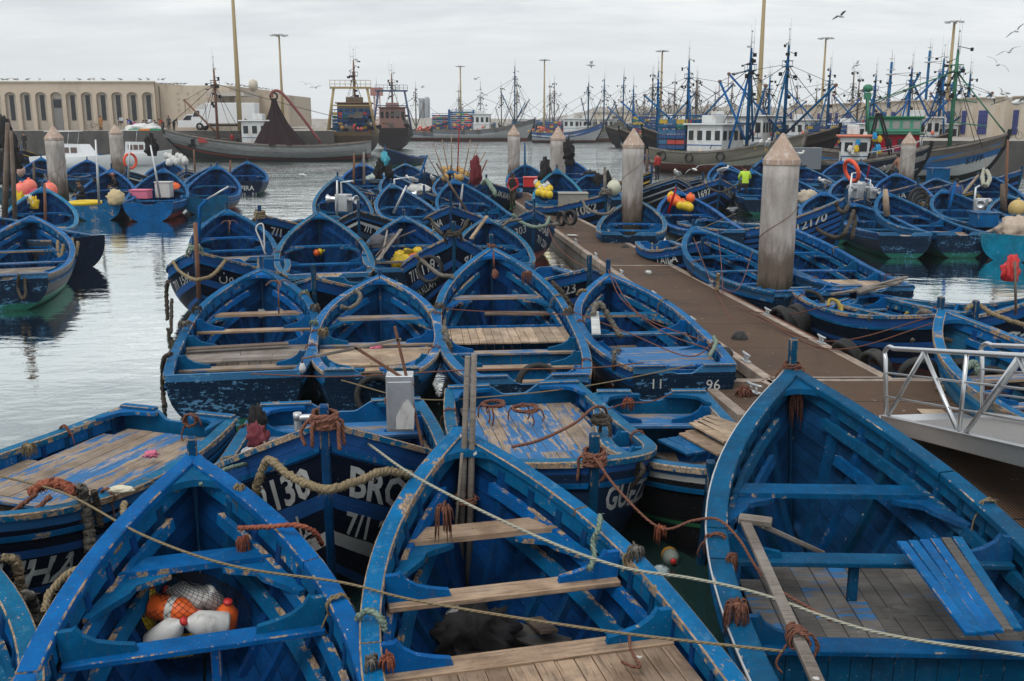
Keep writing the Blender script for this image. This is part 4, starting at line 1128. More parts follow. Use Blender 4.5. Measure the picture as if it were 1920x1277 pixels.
boat('Q13', 'blue boat hidden partly by the left side of the nearest pile', (1432, 297), st=(1452, 345), L=8, B=2.6, hull='dull', lod=1, cap='blue', thw=(.3, .55), bowthw=.76, stem=.2)
boat('Q14', 'blue boat with a loop of hose on its stem right of the nearest pile cap', (1502, 311), st=(1545, 346), L=7.5, B=2.8, hull='dull', lod=1, cap='blue', thw=(.3, .55), bowthw=.76, stem=.2)
boat('Q14b', 'blue boat with a wrapped winch right of the nearest pile', (1478, 330), st=(1545, 388), L=8, B=2.6, hull='dull', lod=1, cap='blue', thw=(.3, .55), bowthw=.76, stem=.2)
boat('Q15', 'blue boat in front of the navy trawler stern, left of an orange lifebuoy', (1577, 301), st=(1592, 343), L=8, B=2.9, hull='dull', lod=1, cap='blue', thw=(.3, .55), bowthw=.76, stem=.2)
boat('Q16', 'blue boat with small white tags and red rods right of the orange lifebuoy', (1614, 303), st=(1640, 340), L=8, B=2.9, hull='dull', lod=1, cap='blue', thw=(.3, .5), bowthw=.76, stem=.2)
boat('Q17', 'blue boat with a steel net hauler below the orange lifebuoy', (1585, 331), st=(1640, 383), L=8, B=2.6, hull='dull', lod=1, cap='blue_worn', thw=(.3, .55), bowthw=.76, stem=.2)
boat('Q18', 'blue boat nested behind the striped boat marked 12170', (1545, 359), st=(1560, 415), L=7, B=2.2, hull='dull', lod=1, cap='blue', thw=(.3, .55), bowthw=.76, stem=.2)
boat('Q19', 'big many striped blue boat marked 7/12170 with a thick black rope beard', (1586, 370), hd=225, zb=2.05, L=6.0, B=2.5, hull='many', lod=0, stem=.3, thw=(.4,), bowthw=0, texts=[('S', '7/12170', .55, .50, .30, 'white_text', .03), ('P', '7/12', .3, .6, .3)])
boat('Q20', 'blue boat with a dark transom directly right of the boat marked 12170', (1598, 380), st=(1700, 438), L=7.3, B=2.3, hull='navy', lod=1, cap='blue', thw=(.3, .5), bowthw=.76, decks=[(.04, .22, 0, 'wood', 'y')], stem=.2)
boat('Q21', 'blue boat with a white plank in its bow and an orange band at its stern', (1657, 358), st=(1806, 436), L=7.5, B=2.4, hull='worn', lod=1, cap='blue', thw=(.33, .55), bowthw=.76, decks=[(.04, .35, 0, 'wood', 'y')], stem=.2)
boat('Q22', 'blue boat with a man in a blue jacket bent over its winch', (1768, 354), st=(1895, 421), L=8.0, B=2.6, hull='dull', lod=1, cap='blue', thw=(.33, .55), bowthw=.76, decks=[(.04, .3, 0, 'wood_grey', 'y')], stem=.15)
boat('Q23', 'clean blue boat bow up below the right hand pile', (1680, 324), st=(1712, 375), L=8, B=2.8, hull='dull', lod=1, cap='blue', thw=(.3, .55), bowthw=.76, stem=.25)
boat('Q24', 'navy bow lettered NADA hung with black hose loops', (1721, 345), hd=186, zb=1.6, L=5.5, B=2.5, hull='navy', lod=1, stem=.3, thw=(.4,), bowthw=0, texts=[('S', 'NADA', .5, .5, .3, 'white_text', .02)])
boat('Q25', 'blue boat with a pale rope bundle on its bow near the right edge', (1848, 325), st=(1890, 378), L=8, B=2.7, hull='dull', lod=1, cap='blue', thw=(.3, .55), bowthw=.76, stem=.3)
boat('Q26', 'navy boat marked 7/1.2188 left of the pale rope bundle', (1834, 330), hd=235, zb=1.65, L=6, B=2.4, hull='navy', lod=1, stem=.2, thw=(.4,), bowthw=0, texts=[('S', '7/1.2188', .7, .60, .42, 'white_text', .04)])
boat('Q27', 'blue bow marked 902 at the right edge below the quay wall', (1916, 318), hd=225, zb=1.9, L=6.5, B=2.5, hull='stripes_wide', lod=1, stem=.2, thw=(.4,), bowthw=0, texts=[('S', '7/1 902', .6, .55, .36, 'white_text', .02)])
boat('Q28', 'blue boat with a tan buoy and bundled poles at the right edge', (1888, 364), st=(1960, 425), L=7, B=2.4, hull='dull', lod=1, cap='blue_worn', thw=(.3, .55), bowthw=.76, stem=.2)
boat('Q29', 'small bow with a yellow panel between two blue boats on the right', (1827, 358), hd=180, zb=1.5, L=4.5, B=2.1, hull='yellow2', lod=1, stem=.3, thw=(.4,), bowthw=0)
boat('Q30', 'worn turquoise stern with a pale rail and a patterned cloth at the right edge', (1990, 385), st=(1892, 442), L=6.5, B=2.4, hull='teal', lod=1, cap='wood_grey', transom='teal', thw=(.3, .55), bowthw=.7, notch=False, stem=.2, paint='teal')
boat('Q31', 'blue boat with a blue box on its stern below the right hand trawlers', (1755, 333), st=(1785, 368), L=6.5, B=2.4, hull='dull', lod=1, cap='blue_worn', thw=(.3, .55), bowthw=.76, stem=.2)
boat('Q32', 'blue boat barely visible left of the nearest pile beyond the lime green man', (1412, 318), st=(1432, 372), L=7.5, B=2.4, hull='navy', lod=1, cap='blue', thw=(.3, .55), bowthw=.76, stem=.2)
boat('Q33', 'navy bow with netting between the striped boat and the blue boats on the right', (1622, 372), hd=190, zb=1.4, L=4.5, B=2.2, hull='navy', lod=1, stem=.3, thw=(.4,), bowthw=0, texts=[('S', '29', .5, .5, .3)])
# ---------------------------------------------------------------- ropes, fenders, tyres and gear
def rail(key, side, s, up=.02, out=0.0):
    r, H = BT[key]; sg = 1 if side == 'S' else -1
    return on_boat(r, (sg * (H.hb(s) - .04 + out), s * H.L, H.zg(s) + up))
def inb(key, x, s, z):
    r, H = BT[key]; return on_boat(r, (x, s * H.L, z))
def rope(label, pts, r=.012, m='rope_tan', cat='rope', n=10, rj=0.0, name='mooring_rope', smooth=True, group=None, nn=7):
    P = bez(pts, n) if smooth else [V(p) for p in pts]
    mb = MB(); mb.tube(P, r, nn, rj=rj, seed=len(P))
    return tag(mb.build(name, m), label, cat, group)
def shag(label, pts, r=.04, m='rope_tan', fuzz=1.0, seed=1, name='rope_fender', cat='rope fender', n=14):
    """thick hairy rope: a jittered core with stray yarn ends"""
    P = bez(pts, n); rr = random.Random(seed); mb = MB()
    Q = [p + V((rr.uniform(-1, 1), rr.uniform(-1, 1), rr.uniform(-1, 1))) * r * .16 for p in P]
    mb.tube(Q, r * .88, 11, rj=.30, seed=seed)
    for i in range(int(len(P) * 5 * fuzz)):
        k = rr.randrange(len(P) - 1); p = P[k].lerp(P[k + 1], rr.random())
        d = V((rr.gauss(0, 1), rr.gauss(0, 1), rr.gauss(0, .8))).normalized()
        a = p + d * r * .75; b = a + (d * .5 + V((rr.gauss(0, .5), rr.gauss(0, .5), -.4))) * r * rr.uniform(.4, 1.0)
        mb.tube([a, (a + b) / 2 + d * r * .1, b], [.004, .0035, .002], 3, caps=False)
    return tag(mb.build(name, m), label, cat)
def coil(label, c, R_=.07, r=.014, turns=4, m='rope_rust', A=(0, 0, 1), h=.10, seed=1, tails=2, name='rope_coil', cat='rope'):
    rr = random.Random(seed); A = V(A).normalized(); c = V(c)
    x = A.cross(V((0, 1, 0)));
    if x.length < .1: x = A.cross(V((1, 0, 0)))
    x.normalize(); y = A.cross(x); P = []
    N = int(turns * 14)
    for i in range(N + 1):
        a = i / 14 * 2 * math.pi; k = R_ * (1 + rr.uniform(-.12, .22))
        P.append(c + x * math.cos(a) * k + y * math.sin(a) * k + A * (h * (i / N - .5) + rr.uniform(-.008, .008)))
    mb = MB(); mb.tube(P, r, 6, rj=.1, seed=seed)
    for t in range(tails):
        a = rr.uniform(0, 6.28); d = x * math.cos(a) + y * math.sin(a)
        p = c + d * R_ * 1.1
        mb.tube(bez([p, p + d * .04 + V((0, 0, -.03)), p + d * .06 + V((rr.uniform(-.03, .03), 0, -.12)), p + d * .05 + V((0, rr.uniform(-.04, .04), -.12 - rr.uniform(.03, .14)))], 5), r * .9, 6)
    return tag(mb.build(name, m), label, cat)
def tuft(label, c, m='rope_red', R_=.06, n=26, seed=1, down=.10, name='frayed_rope_end', cat='rope'):
    rr = random.Random(seed); mb = MB(); c = V(c)
    mb.sphere(c, R_ * .5, 8, 6, (1, 1, .8))
    for i in range(n):
        d = V((rr.gauss(0, 1), rr.gauss(0, 1), rr.gauss(-.2, .5))).normalized()
        k = R_ * rr.uniform(.6, 1.0); q = c + d * k; e = q + V((d.x * k * .35, d.y * k * .35, -R_ * .5 - down * rr.uniform(.2, 1.2)))
        mb.tube(bez([c + d * R_ * .2, q + V((0, 0, .012)), e], 3), [.008] * 4 + [.006, .005, .003], 4)
    return tag(mb.build(name, m), label, cat)
def tyre(label, c, A, R_=.27, w=.15, name='tyre_fender', parent=None):
    mb = MB(); r = w / 2
    prof = [(R_ - .085, -r * .55), (R_ - .075, -r * .9), (R_ - .03, -r), (R_ - .008, -r * .8)]
    for k in range(5): 
        a = -.62 + .31 * k
        prof += [(R_, r * (a - .10)), (R_, r * (a + .10)), (R_ - .012, r * (a + .13)), (R_ - .012, r * (a + .18))]
    prof += [(R_ - .008, r * .8), (R_ - .03, r), (R_ - .075, r * .9), (R_ - .085, r * .55), (R_ - .055, r * .3), (R_ - .055, -r * .3), (R_ - .085, -r * .55)]
    mb.lathe(prof, 36, c, A, caps=False)
    return tag(mb.build(name, 'rubber', parent), label, 'tyre')
def lump(label, c, scale, m, seed=1, cat='bundle', name='cloth_bundle', amp=.25, fr=2.2, n=22, parent=None, rz=0):
    mb = MB(); rot = Matrix.Rotation(rz, 3, 'Z'); fold = cat in ('flag', 'rag', 'cloth', '') or 'flag' in name
    if fold: n = 30; amp *= 1.5
    rows = []
    for i in range(15):
        a = math.pi * i / 14; row = []
        for j in range(n):
            d = V((math.sin(a) * math.cos(2 * math.pi * j / n), math.sin(a) * math.sin(2 * math.pi * j / n), -math.cos(a)))
            k = 1 + amp * mn.noise(d * fr + V((seed * 3.7, 0, 0))) + amp * .5 * mn.noise(d * fr * 2.7 + V((0, seed * 1.9, 0)))
            if fold: k *= 1 + .20 * math.sin(2 * math.pi * j / n * 5 + i * .5 + seed) * math.sin(a)
            p = d * k
            row.append(V(c) + rot @ V((p.x * scale[0], p.y * scale[1], max(-.75, p.z) * scale[2])))
        rows.append(row)
    mb.grid(rows, wrap=True)
    o = mb.build(name, m, parent)
    return tag(o, label, cat) if parent is None else o
C_ = lambda n, c, r=.55, **k: mat(n, m_flat, c, r, **k)
PLW = lambda: C_('plastic_white', (.52, .52, .50), .5, var=.15, scale=9, dirt=(.24, .22, .18), dscale=7, damt=.6)
PLO = lambda: C_('plastic_orange', (.72, .12, .02), .4, var=.15)
PLY = lambda: C_('plastic_yellow', (.66, .46, .02), .4, var=.2)
PLR = lambda: C_('plastic_red', (.5, .03, .03), .4, var=.15)
PINK = lambda: C_('pink_cloth', (.62, .16, .25), .8)
BUOYP = lambda: C_('buoy_pink', (.75, .17, .12), .45, var=.12)
TAN = lambda: C_('float_tan', (.42, .25, .08), .6, var=.2)

# --- lines strung across the front boats
rope('long thin tan line crossing the three front boats from lower left to lower right',
     [at(-20, 888, 1.12), at(120, 925, 1.18), at(272, 1005, 1.32), at(440, 1062, 1.22), at(640, 1092, 1.12), at(800, 1130, 1.06), at(1150, 1185, 1.04), at(1468, 1221, 1.06)], .0105, 'rope_tan')
rope('pale green line running from the 2130 boat over the front middle boat to lower right',
     [at(690, 832, 1.62), at(790, 900, 1.50), at(1000, 1003, 1.32), at(1160, 1062, 1.2), at(1300, 1085, 1.12), at(1430, 1115, 1.08), at(1640, 1185, 1.03), at(1940, 1232, 1.02)], .0125, 'rope_pale')
rope('brown rope from the GUEZZ stem to the big dull blue boat',
     [at(1114, 858, 1.42), at(1165, 925, 1.2), at(1238, 990, .98), at(1300, 976, 1.05), at(1345, 974, 1.12), at(1385, 1010, 1.06), at(1440, 1090, .95), at(1560, 1165, .95)], .0125, 'rope_rust')
tuft('red brown knot with frayed ends hanging in the rope from the GUEZZ stem', at(1238, 990, .98), 'rope_red', .05, 30, 3)
rope('thin brown line stretched low across the sterns of the middle row', [at(470, 701, .95), at(640, 706, .93), at(880, 694, .95), at(1100, 690, .96), at(1207, 680, .98)], .010, 'rope_rust')
rope('second thin brown line just below the first across the middle row sterns', [at(640, 713, .98), at(780, 748, .85), at(930, 743, .85), at(1110, 722, .9), at(1300, 684, .95)], .009, 'rope_tan')
rope('brown hose arching from the plank deck boat to the black and green boat', [at(960, 838, .98), at(1010, 826, 1.0), at(1075, 795, 1.1), at(1112, 765, 1.18), at(1132, 764, 1.1), at(1138, 775, 1.0)], .018, 'rope_rust', 'hose', name='rubber_hose')
rope('thin line from the black and green boat stern along its transom', [at(1140, 767, 1.0), at(1175, 756, 1.02), at(1220, 753, 1.0), at(1260, 738, .98)], .009, 'rope_rust')
rope('line from the third boat of the middle row to the walkway beam', [at(1128, 460, 1.6), at(1150, 520, 1.3), at(1200, 590, 1.1), at(1320, 640, .9)], .010, 'rope_rust')
rope('line crossing the boat marked 96 towards the bow of its left neighbour', [at(1075, 585, 1.0), at(1180, 625, .95), at(1290, 668, .95), at(1340, 640, .9)], .010, 'rope_rust')
rope('taut line over the bow of the boat marked 96', [at(1140, 505, 1.45), at(1165, 560, 1.1), at(1240, 620, 1.0), at(1330, 655, .95)], .010, 'rope_rust')
rope('slack line from the boat marked 2303 down to the walkway edge', [at(1022, 410, 1.6), at(1040, 455, 1.0), at(1070, 485, .6), at(1094, 499, .55)], .014, 'rope_rust')
rope('line from the second boat of the middle row to the third', [at(700, 545, 1.1), at(760, 560, 1.0), at(850, 580, 1.0), at(1070, 590, 1.0)], .009, 'rope_rust')
for i, (a, b, c, lb) in enumerate([((1300, 445), (1330, 520), (1370, 600), 'line dropping from the bow of the boat alongside down to the walkway'), ((1345, 430), (1352, 490), (1356, 555), 'vertical line hanging inside the boat alongside the walkway'),
        ((1412, 470), (1380, 545), (1330, 520), 'slack line looped over the seat of the boat alongside the walkway')]):
    rope(lb, [at(*a, 1.35), at(*b, .95), at(*c, .8)], .010, 'rope_rust')
for k, (a, m1, b, lb) in enumerate([((1400, 585), (1550, 640), (1770, 588), 'upper red brown mooring line from the nearest pile to the teal boat'), ((1420, 592), (1560, 655), (1770, 600), 'lower red brown mooring line from the nearest pile to the teal boat'), ((1385, 580), (1470, 590), (1560, 572), 'short mooring line from the nearest pile to the yellow rope boat')]):
    rope(lb, [at(*a, .62), at(*m1, .55), at(*b, 1.35)], .011, 'rope_rust')
rope('rope from the walkway edge over to the dark transom of the nearest pile boats', [at(1225, 480, .5), at(1290, 440, .9), at(1380, 400, 1.2)], .011, 'rope_tan')
rope('long line tied along the right edge of the walkway between cleats', [V((rx_(y) + .05, y, .53)) for y in (17.8, 19, 20.5, 22, 24.3)], .013, 'rope_rust')

# --- lashings on stems, coils, tufts
def stem_pt(key, dz=0.0, dy=.06):
    r, H = BT[key]; return on_boat(r, (0, H.L + dy, H.zb + dz))
coil('thick red brown rope coil wound round the stem of the 2130 boat', stem_pt('B2', .03, .0), .105, .020, 5, 'rope_rust', h=.13, tails=4)
coil('brown rope wound round the stem head of the GUEZZ boat', stem_pt('B3', .05, .0), .10, .017, 6, 'rope_rust', h=.13, tails=2)
coil('thin brown lashing on the stem of the big dull blue boat at front right', stem_pt('A3', .02, .0), .085, .010, 5, 'rope_rust', h=.09, tails=3)
tuft('frayed brown rope ends hanging inside the bow of the big dull blue boat', at(1492, 745, 1.5), 'rope_rust', .08, 30, 8, .25)
coil('dark rope turns round the stem head of the MACH ALLAH boat', stem_pt('D3', .03, .0), .13, .03, 3, 'rope_dark', h=.10)
coil('green grey rope knot on the rusty post of the 1581 boat', stem_pt('D1', .08, .0), .10, .03, 3, 'rope_green', h=.10)
coil('brown rope on the stem of the longest boat in the middle row', stem_pt('C3', .03, .0), .07, .018, 3, 'rope_rust', h=.06, tails=1)
coil('loose rope coil on the stem of the 1925 boat', stem_pt('F1', .0, .0), .16, .03, 4, 'rope_tan', h=.25)
coil('hose loop resting on the stem right of the nearest pile cap', stem_pt('Q14', .0, 0), .28, .05, 2, 'rubber', h=.06, name='hose_coil', cat='hose')
coil('black hose coil on the bow of the blue boat left of the 1062 boat', stem_pt('Q5', .02, 0), .24, .06, 3, 'rubber', h=.1, name='hose_coil', cat='hose')
coil('knot of rope on the stem of the 1062 boat', stem_pt('Q1', .12, 0), .16, .06, 3, 'rope_grey', h=.2)
shag('long red brown tassel hanging in the bow of the longest middle row boat', [at(925, 472, 1.85), at(926, 495, 1.6), at(927, 512, 1.35)], .022, 'rope_rust', .5, 4, 'rope_tassel', 'rope')
lump('brown rag tied at the end of the tassel in the longest middle row boat', at(928, 515, 1.38), (.06, .05, .11), 'rope_rust', 4, 'rag', 'rag')

# --- thick swags and fenders (photo point, height)
def S(label, pts, r, m, fuzz=.7, seed=1, **k): return shag(label, [at(x, y, z) for x, y, z in pts], r, m, fuzz, seed, **k)
S('shaggy brown green rope slung across the bow of the 2130 boat', [(478, 930, 1.25), (486, 895, 1.45), (505, 863, 1.62), (545, 893, 1.55), (590, 912, 1.55), (620, 917, 1.6), (670, 902, 1.52), (720, 884, 1.5), (770, 890, 1.42)], .040, 'rope_tan', 1.0, 2)
S('worn tan rope lying along the left rail of the front left boat', [(232, 945, 1.38), (232, 985, 1.3), (215, 1030, 1.18), (170, 1058, 1.16), (130, 1075, 1.12), (95, 1110, 1.05), (82, 1150, .98)], .032, 'rope_tan', .6, 5)
S('red brown rope over the right rail of the front left boat', [(448, 990, 1.18), (500, 988, 1.28), (555, 985, 1.32), (590, 998, 1.22), (604, 1022, 1.02)], .022, 'rope_red', .6, 6)
tuft('frayed red tassel inside the right side of the front left boat', at(455, 1012, 1.10), 'rope_red', .05, 30, 5, .14)
S('green grey knotted rope tail over the right rail of the front middle boat', [(1126, 965, 1.32), (1122, 990, 1.26), (1112, 1015, 1.16), (1114, 1045, 1.06), (1104, 1068, 1.0)], .024, 'rope_green', .9, 7)
tuft('pale grey frayed rope end on the right rail of the front middle boat', at(1192, 1030, 1.16), 'rope_grey', .065, 34, 9, .05)
tuft('tan frayed rope knot on the right rail of the front left boat', at(449, 915, 1.42), 'rope_tan', .05, 34, 12, .14)
tuft('brown rope bundle hanging in the bow of the front middle boat', at(832, 955, 1.32), 'rope_rust', .07, 40, 13, .22)
S('green white rope turns on the left rail of the front middle boat', [(668, 1160, 1.02), (690, 1145, 1.1), (712, 1158, 1.08), (722, 1180, 1.0)], .026, 'rope_green', .9, 14)
tuft('orange red frayed rope on the left rail of the front middle boat', at(725, 1235, 1.0), 'rope_red', .05, 40, 15, .05)
tuft('grey rope knot low on the left rail of the front middle boat', at(697, 1240, .99), 'rope_grey', .05, 30, 16, .03)
S('grey rope fender hanging by the corner boat at lower left', [(38, 1118, .98), (58, 1120, .92), (62, 1150, .75), (60, 1200, .6), (58, 1240, .5)], .045, 'rope_grey', .8, 17)
S('brown grey rope fender draped over the rail of the corner boat', [(5, 1045, 1.12), (25, 1050, 1.08), (35, 1075, .95), (38, 1105, .8)], .04, 'rope_tan', .9, 18)
tuft('grey rope knot at the bottom edge of the lower left corner', at(62, 1260, .9), 'rope_grey', .06, 36, 19, .03)
S('heavy rust red rope wrapped over the rail of the HAIB boat', [(60, 922, 1.10), (85, 908, 1.16), (115, 907, 1.16), (140, 922, 1.1)], .055, 'rope_red', .9, 20)
S('rust red double rope running down the side of the HAIB boat, upper strand', [(70, 925, 1.1), (30, 955, .95), (-15, 990, .8)], .026, 'rope_rust', .2, 21)
S('rust red double rope running down the side of the HAIB boat, lower strand', [(95, 930, 1.1), (45, 975, .9), (-10, 1020, .72)], .026, 'rope_rust', .2, 22)
S('thick frayed grey rope fender on the side of the HAIB boat', [(150, 915, 1.12), (156, 925, 1.05), (160, 960, .85), (166, 995, .65), (168, 1025, .5)], .060, 'rope_grey', 1.0, 23)
S('dark green rope fender beside the frayed grey one on the HAIB boat', [(176, 920, 1.08), (182, 950, .88), (188, 985, .68)], .035, 'rope_dark', .6, 24)
tuft('tan rope knot on the far rail of the HAIB boat', at(53, 838, 1.05), 'rope_tan', .075, 44, 25, .05)
coil('rope coil with an iron ring on the stern notch of the HAIB boat', at(357, 788, .93), .07, .012, 4, 'rope_rust', (0, 1, 0), .1, 26, 3)
S('green grey hawser knotted to the front left boat from the 2130 boat', [(375, 908, 1.42), (395, 898, 1.45), (412, 893, 1.45), (422, 880, 1.42), (470, 868, 1.3)], .022, 'rope_green', .6, 27)
S('olive rope hanging from the rail of the GUEZZ boat, left loop', [(1200, 868, 1.1), (1205, 885, 1.05), (1180, 915, .85), (1150, 940, .75), (1100, 945, .75)], .030, 'rope_dark', .4, 28)
S('olive rope hanging from the rail of the GUEZZ boat, right loop', [(1195, 868, 1.1), (1188, 900, .92), (1165, 935, .75), (1130, 975, .6)], .030, 'rope_dark', .4, 29)
coil('dark grey rope pile on the rail of the GUEZZ boat', at(1128, 787, 1.02), .10, .026, 4, 'rope_dark', h=.06, seed=30)
coil('rusty rope tangle along the stern of the plank deck boat, left', at(925, 757, .98), .13, .012, 5, 'rope_rust', h=.03, seed=31, tails=4)
coil('rusty rope tangle along the stern of the plank deck boat, right', at(985, 766, .95), .15, .012, 5, 'rope_rust', h=.03, seed=32, tails=4)
tuft('rust coloured rope tangle on the stern of the black and green boat', at(1178, 752, .93), 'rope_red', .07, 50, 33, .06)
tuft('dark rope knot between the plank deck boat and the black and green boat', at(1212, 855, 1.0), 'rope_dark', .07, 40, 34, .04)
# 1581 boat, MACH ALLAH, 2303
S('brown rope swag over the bow of the 1581 boat', [(325, 490, 1.35), (335, 507, 1.25), (358, 522, 1.3), (372, 524, 1.35), (395, 518, 1.3), (412, 502, 1.4), (422, 488, 1.4)], .042, 'rope_tan', .4, 40)
S('dark rope fender hanging off the left end of the 1581 boat', [(315, 527, 1.0), (312, 545, .75), (313, 575, .4), (314, 600, .1)], .05, 'rope_dark', .4, 41)
S('second dark rope hanging below the 1581 boat toward the water', [(322, 560, .7), (321, 600, .3), (321, 625, .05)], .04, 'rope_dark', .4, 42)
S('dark rope hanging off the left quarter of the grey deck boat', [(322, 663, .95), (308, 672, .85), (304, 700, .5), (306, 740, .12), (309, 762, .0)], .040, 'rope_dark', .5, 43)
tuft('dark rope bunch on the left rail of the grey deck boat', at(345, 606, 1.0), 'rope_grey', .10, 40, 44, .03)
tuft('green black rope bunch near the bow of the grey deck boat', at(368, 578, 1.08), 'rope_dark', .09, 40, 45, .03)
tuft('green grey rope bunch on the right rail of the grey deck boat', at(570, 548, 1.15), 'rope_green', .10, 44, 46, .05)
tuft('grey brown rope bunch lower on the right rail of the grey deck boat', at(590, 575, 1.05), 'rope_grey', .10, 44, 47, .06)
tuft('pale green rope knot aft on the right rail of the grey deck boat', at(588, 603, .98), 'rope_green', .07, 40, 48, .03)
tuft('brown rope knot on the left rail of the short weathered boat', at(606, 620, .98), 'rope_tan', .09, 44, 49, .05)
S('grey fender rope looped on the bow rail of the short weathered boat', [(640, 575, 1.15), (655, 578, 1.1), (672, 566, 1.2), (675, 552, 1.3), (665, 545, 1.35)], .040, 'rope_grey', .6, 50)
S('dark rope fender on the left side of the longest middle row boat', [(832, 615, 1.0), (838, 635, .85), (845, 660, .6), (848, 668, .5)], .06, 'rope_grey', .6, 51)
tuft('grey rope knot at the left rail of the longest middle row boat', at(824, 572, 1.1), 'rope_grey', .09, 40, 52, .06)
tuft('brown rope bunch high on the right rail of the longest middle row boat', at(988, 512, 1.5), 'rope_rust', .09, 44, 53, .2)
tuft('grey brown rope bunch aft on the right rail of the longest middle row boat', at(1065, 580, 1.05), 'rope_grey', .10, 44, 54, .08)
S('dark fender rope between the longest middle row boat and the boat marked 96', [(1035, 530, 1.3), (1050, 545, 1.15), (1065, 565, .95), (1072, 575, .85)], .06, 'rope_dark', .5, 55)
S('grey fender rope hanging on the left side of the boat marked 96', [(1152, 660, .98), (1151, 680, .8), (1150, 705, .5), (1150, 723, .35)], .035, 'rope_grey', .5, 56)
tuft('grey rope knot on the left rail of the boat marked 96', at(1155, 658, .96), 'rope_grey', .07, 40, 57, .02)
S('grey rope on the right rail of the boat marked 96', [(1338, 632, 1.0), (1342, 645, .95), (1330, 668, .9)], .035, 'rope_green', .5, 58)
S('brown rope round the left bow rail of the boat marked 96', [(1083, 553, 1.2), (1088, 545, 1.3), (1100, 545, 1.3)], .035, 'rope_tan', .4, 59)
S('thick rope slung over the left side of the MACH ALLAH boat', [(780, 480, 1.5), (790, 488, 1.4), (805, 500, 1.3), (825, 515, 1.35), (848, 518, 1.45)], .05, 'rope_grey', .4, 60)
S('green rope garland across the bow of the 2303 boat', [(962, 402, 1.6), (975, 415, 1.4), (1000, 425, 1.5), (1022, 422, 1.45), (1030, 408, 1.6)], .055, 'rope_green', .3, 61)
S('brown rope on the left of the bow of the 2303 boat', [(940, 425, 1.3), (955, 415, 1.45), (978, 411, 1.55)], .05, 'rope_grey', .3, 62)
S('frayed grey rope end sticking out right of the 2303 boat', [(1025, 420, 1.4), (1036, 422, 1.35), (1045, 420, 1.35)], .06, 'rope_grey', .9, 63)
S('dark rope garland on the bow of the ZINA boat, left', [(798, 410, 1.35), (808, 412, 1.3), (818, 428, 1.1), (830, 440, 1.0)], .06, 'rope_dark', .3, 64)
S('dark rope garland on the bow of the ZINA boat, right', [(862, 435, 1.0), (872, 425, 1.15), (878, 412, 1.35)], .06, 'rope_dark', .4, 65)
S('rope garland across the bow of the 1062 boat', [(1092, 375, 1.5), (1100, 390, 1.25), (1120, 400, 1.2), (1140, 400, 1.3), (1152, 390, 1.4)], .055, 'rope_grey', .3, 66)
S('rope garland on the bow near the man in lime green', [(1312, 336, 1.6), (1330, 352, 1.3), (1350, 360, 1.4), (1368, 354, 1.4), (1385, 345, 1.5)], .05, 'rope_dark', .3, 67)
S('black rope beard over the bow of the 12170 boat, upper loop', [(1568, 380, 1.9), (1572, 392, 1.7), (1582, 398, 1.75), (1590, 385, 1.9)], .07, 'rope_dark', .5, 68)
S('black rope beard over the side of the 12170 boat, long lower loop', [(1523, 400, 1.5), (1530, 425, 1.05), (1550, 440, 1.0), (1575, 445, 1.1), (1590, 425, 1.4), (1600, 395, 1.6)], .07, 'rope_dark', .5, 69)
S('black rope beard hanging right of the stem of the 12170 boat', [(1600, 395, 1.55), (1603, 415, 1.2), (1598, 445, .75)], .08, 'rope_dark', .6, 70)
# yellow ropes on P3
S('yellow rope looped over the stern corner of the boat right of the landing', [(1553, 575, .85), (1556, 562, .95), (1570, 565, .95), (1575, 578, .85), (1562, 598, .6), (1553, 590, .65)], .034, 'rope_yellow', .3, 71)
S('long yellow rope swag on the side of the boat right of the landing, first loop', [(1578, 572, .92), (1580, 592, .75), (1595, 617, .5), (1610, 612, .55), (1617, 598, .75)], .034, 'rope_yellow', .3, 72)
S('tan rope swag on the side of the boat right of the landing, second loop', [(1620, 598, .8), (1625, 612, .65), (1645, 618, .55), (1655, 602, .8), (1663, 596, .9)], .034, 'rope_tan', .3, 73)
S('tan rope hanging straight down the side of the boat right of the landing', [(1663, 596, .95), (1665, 620, .65), (1665, 645, .4)], .032, 'rope_tan', .3, 74)
S('bright yellow rope hanging from the rail of the boat right of the landing', [(1702, 585, 1.05), (1692, 600, .9), (1690, 620, .7), (1682, 645, .45)], .034, 'rope_yellow', .4, 75)
S('shaggy grey fender rope near the bow of the boat right of the landing', [(1745, 588, 1.15), (1728, 585, 1.15), (1718, 600, .95), (1716, 622, .75), (1712, 640, .6)], .055, 'rope_grey', .9, 76)
S('grey hawser over the bow of the boat right of the landing', [(1735, 582, 1.2), (1748, 590, 1.1), (1762, 605, 1.05)], .045, 'rope_tan', .3, 77)
S('dark rope turns on the left rail of the teal boat', [(1762, 645, 1.1), (1770, 636, 1.18), (1785, 640, 1.15)], .04, 'rope_dark', .5, 78)
S('pale green rope bunch on the rail of the teal boat', [(1810, 690, .95), (1825, 680, 1.0), (1835, 700, .85)], .055, 'rope_green', .9, 79)
S('thick hawser on the side of the boat marked 339', [(1812, 580, 1.35), (1830, 570, 1.4), (1855, 585, 1.3), (1890, 600, 1.25), (1930, 612, 1.2)], .045, 'rope_tan', .3, 80)
# P1, L boat loops
for i, (x, y) in enumerate([(1205, 462), (1222, 458), (1232, 465), (1248, 470)]):
    S(f'grey rope loop {["first", "second", "third", "fourth"][i]} on the small navy boat by the walkway', [(x, y - 2, .78), (x + 3, y + 18, .5), (x + 10, y + 26, .36)], .045, 'rope_grey', .4, 81 + i)
S('brown fender rope on the side of the boat alongside the walkway', [(1347, 513, 1.0), (1346, 528, .8), (1345, 545, .6)], .05, 'rope_tan', .4, 86)
S('thick fender rope at the stern rail between the two nearest pile boats', [(1578, 540, .9), (1575, 552, .75), (1572, 560, .6)], .06, 'rope_dark', .5, 87)
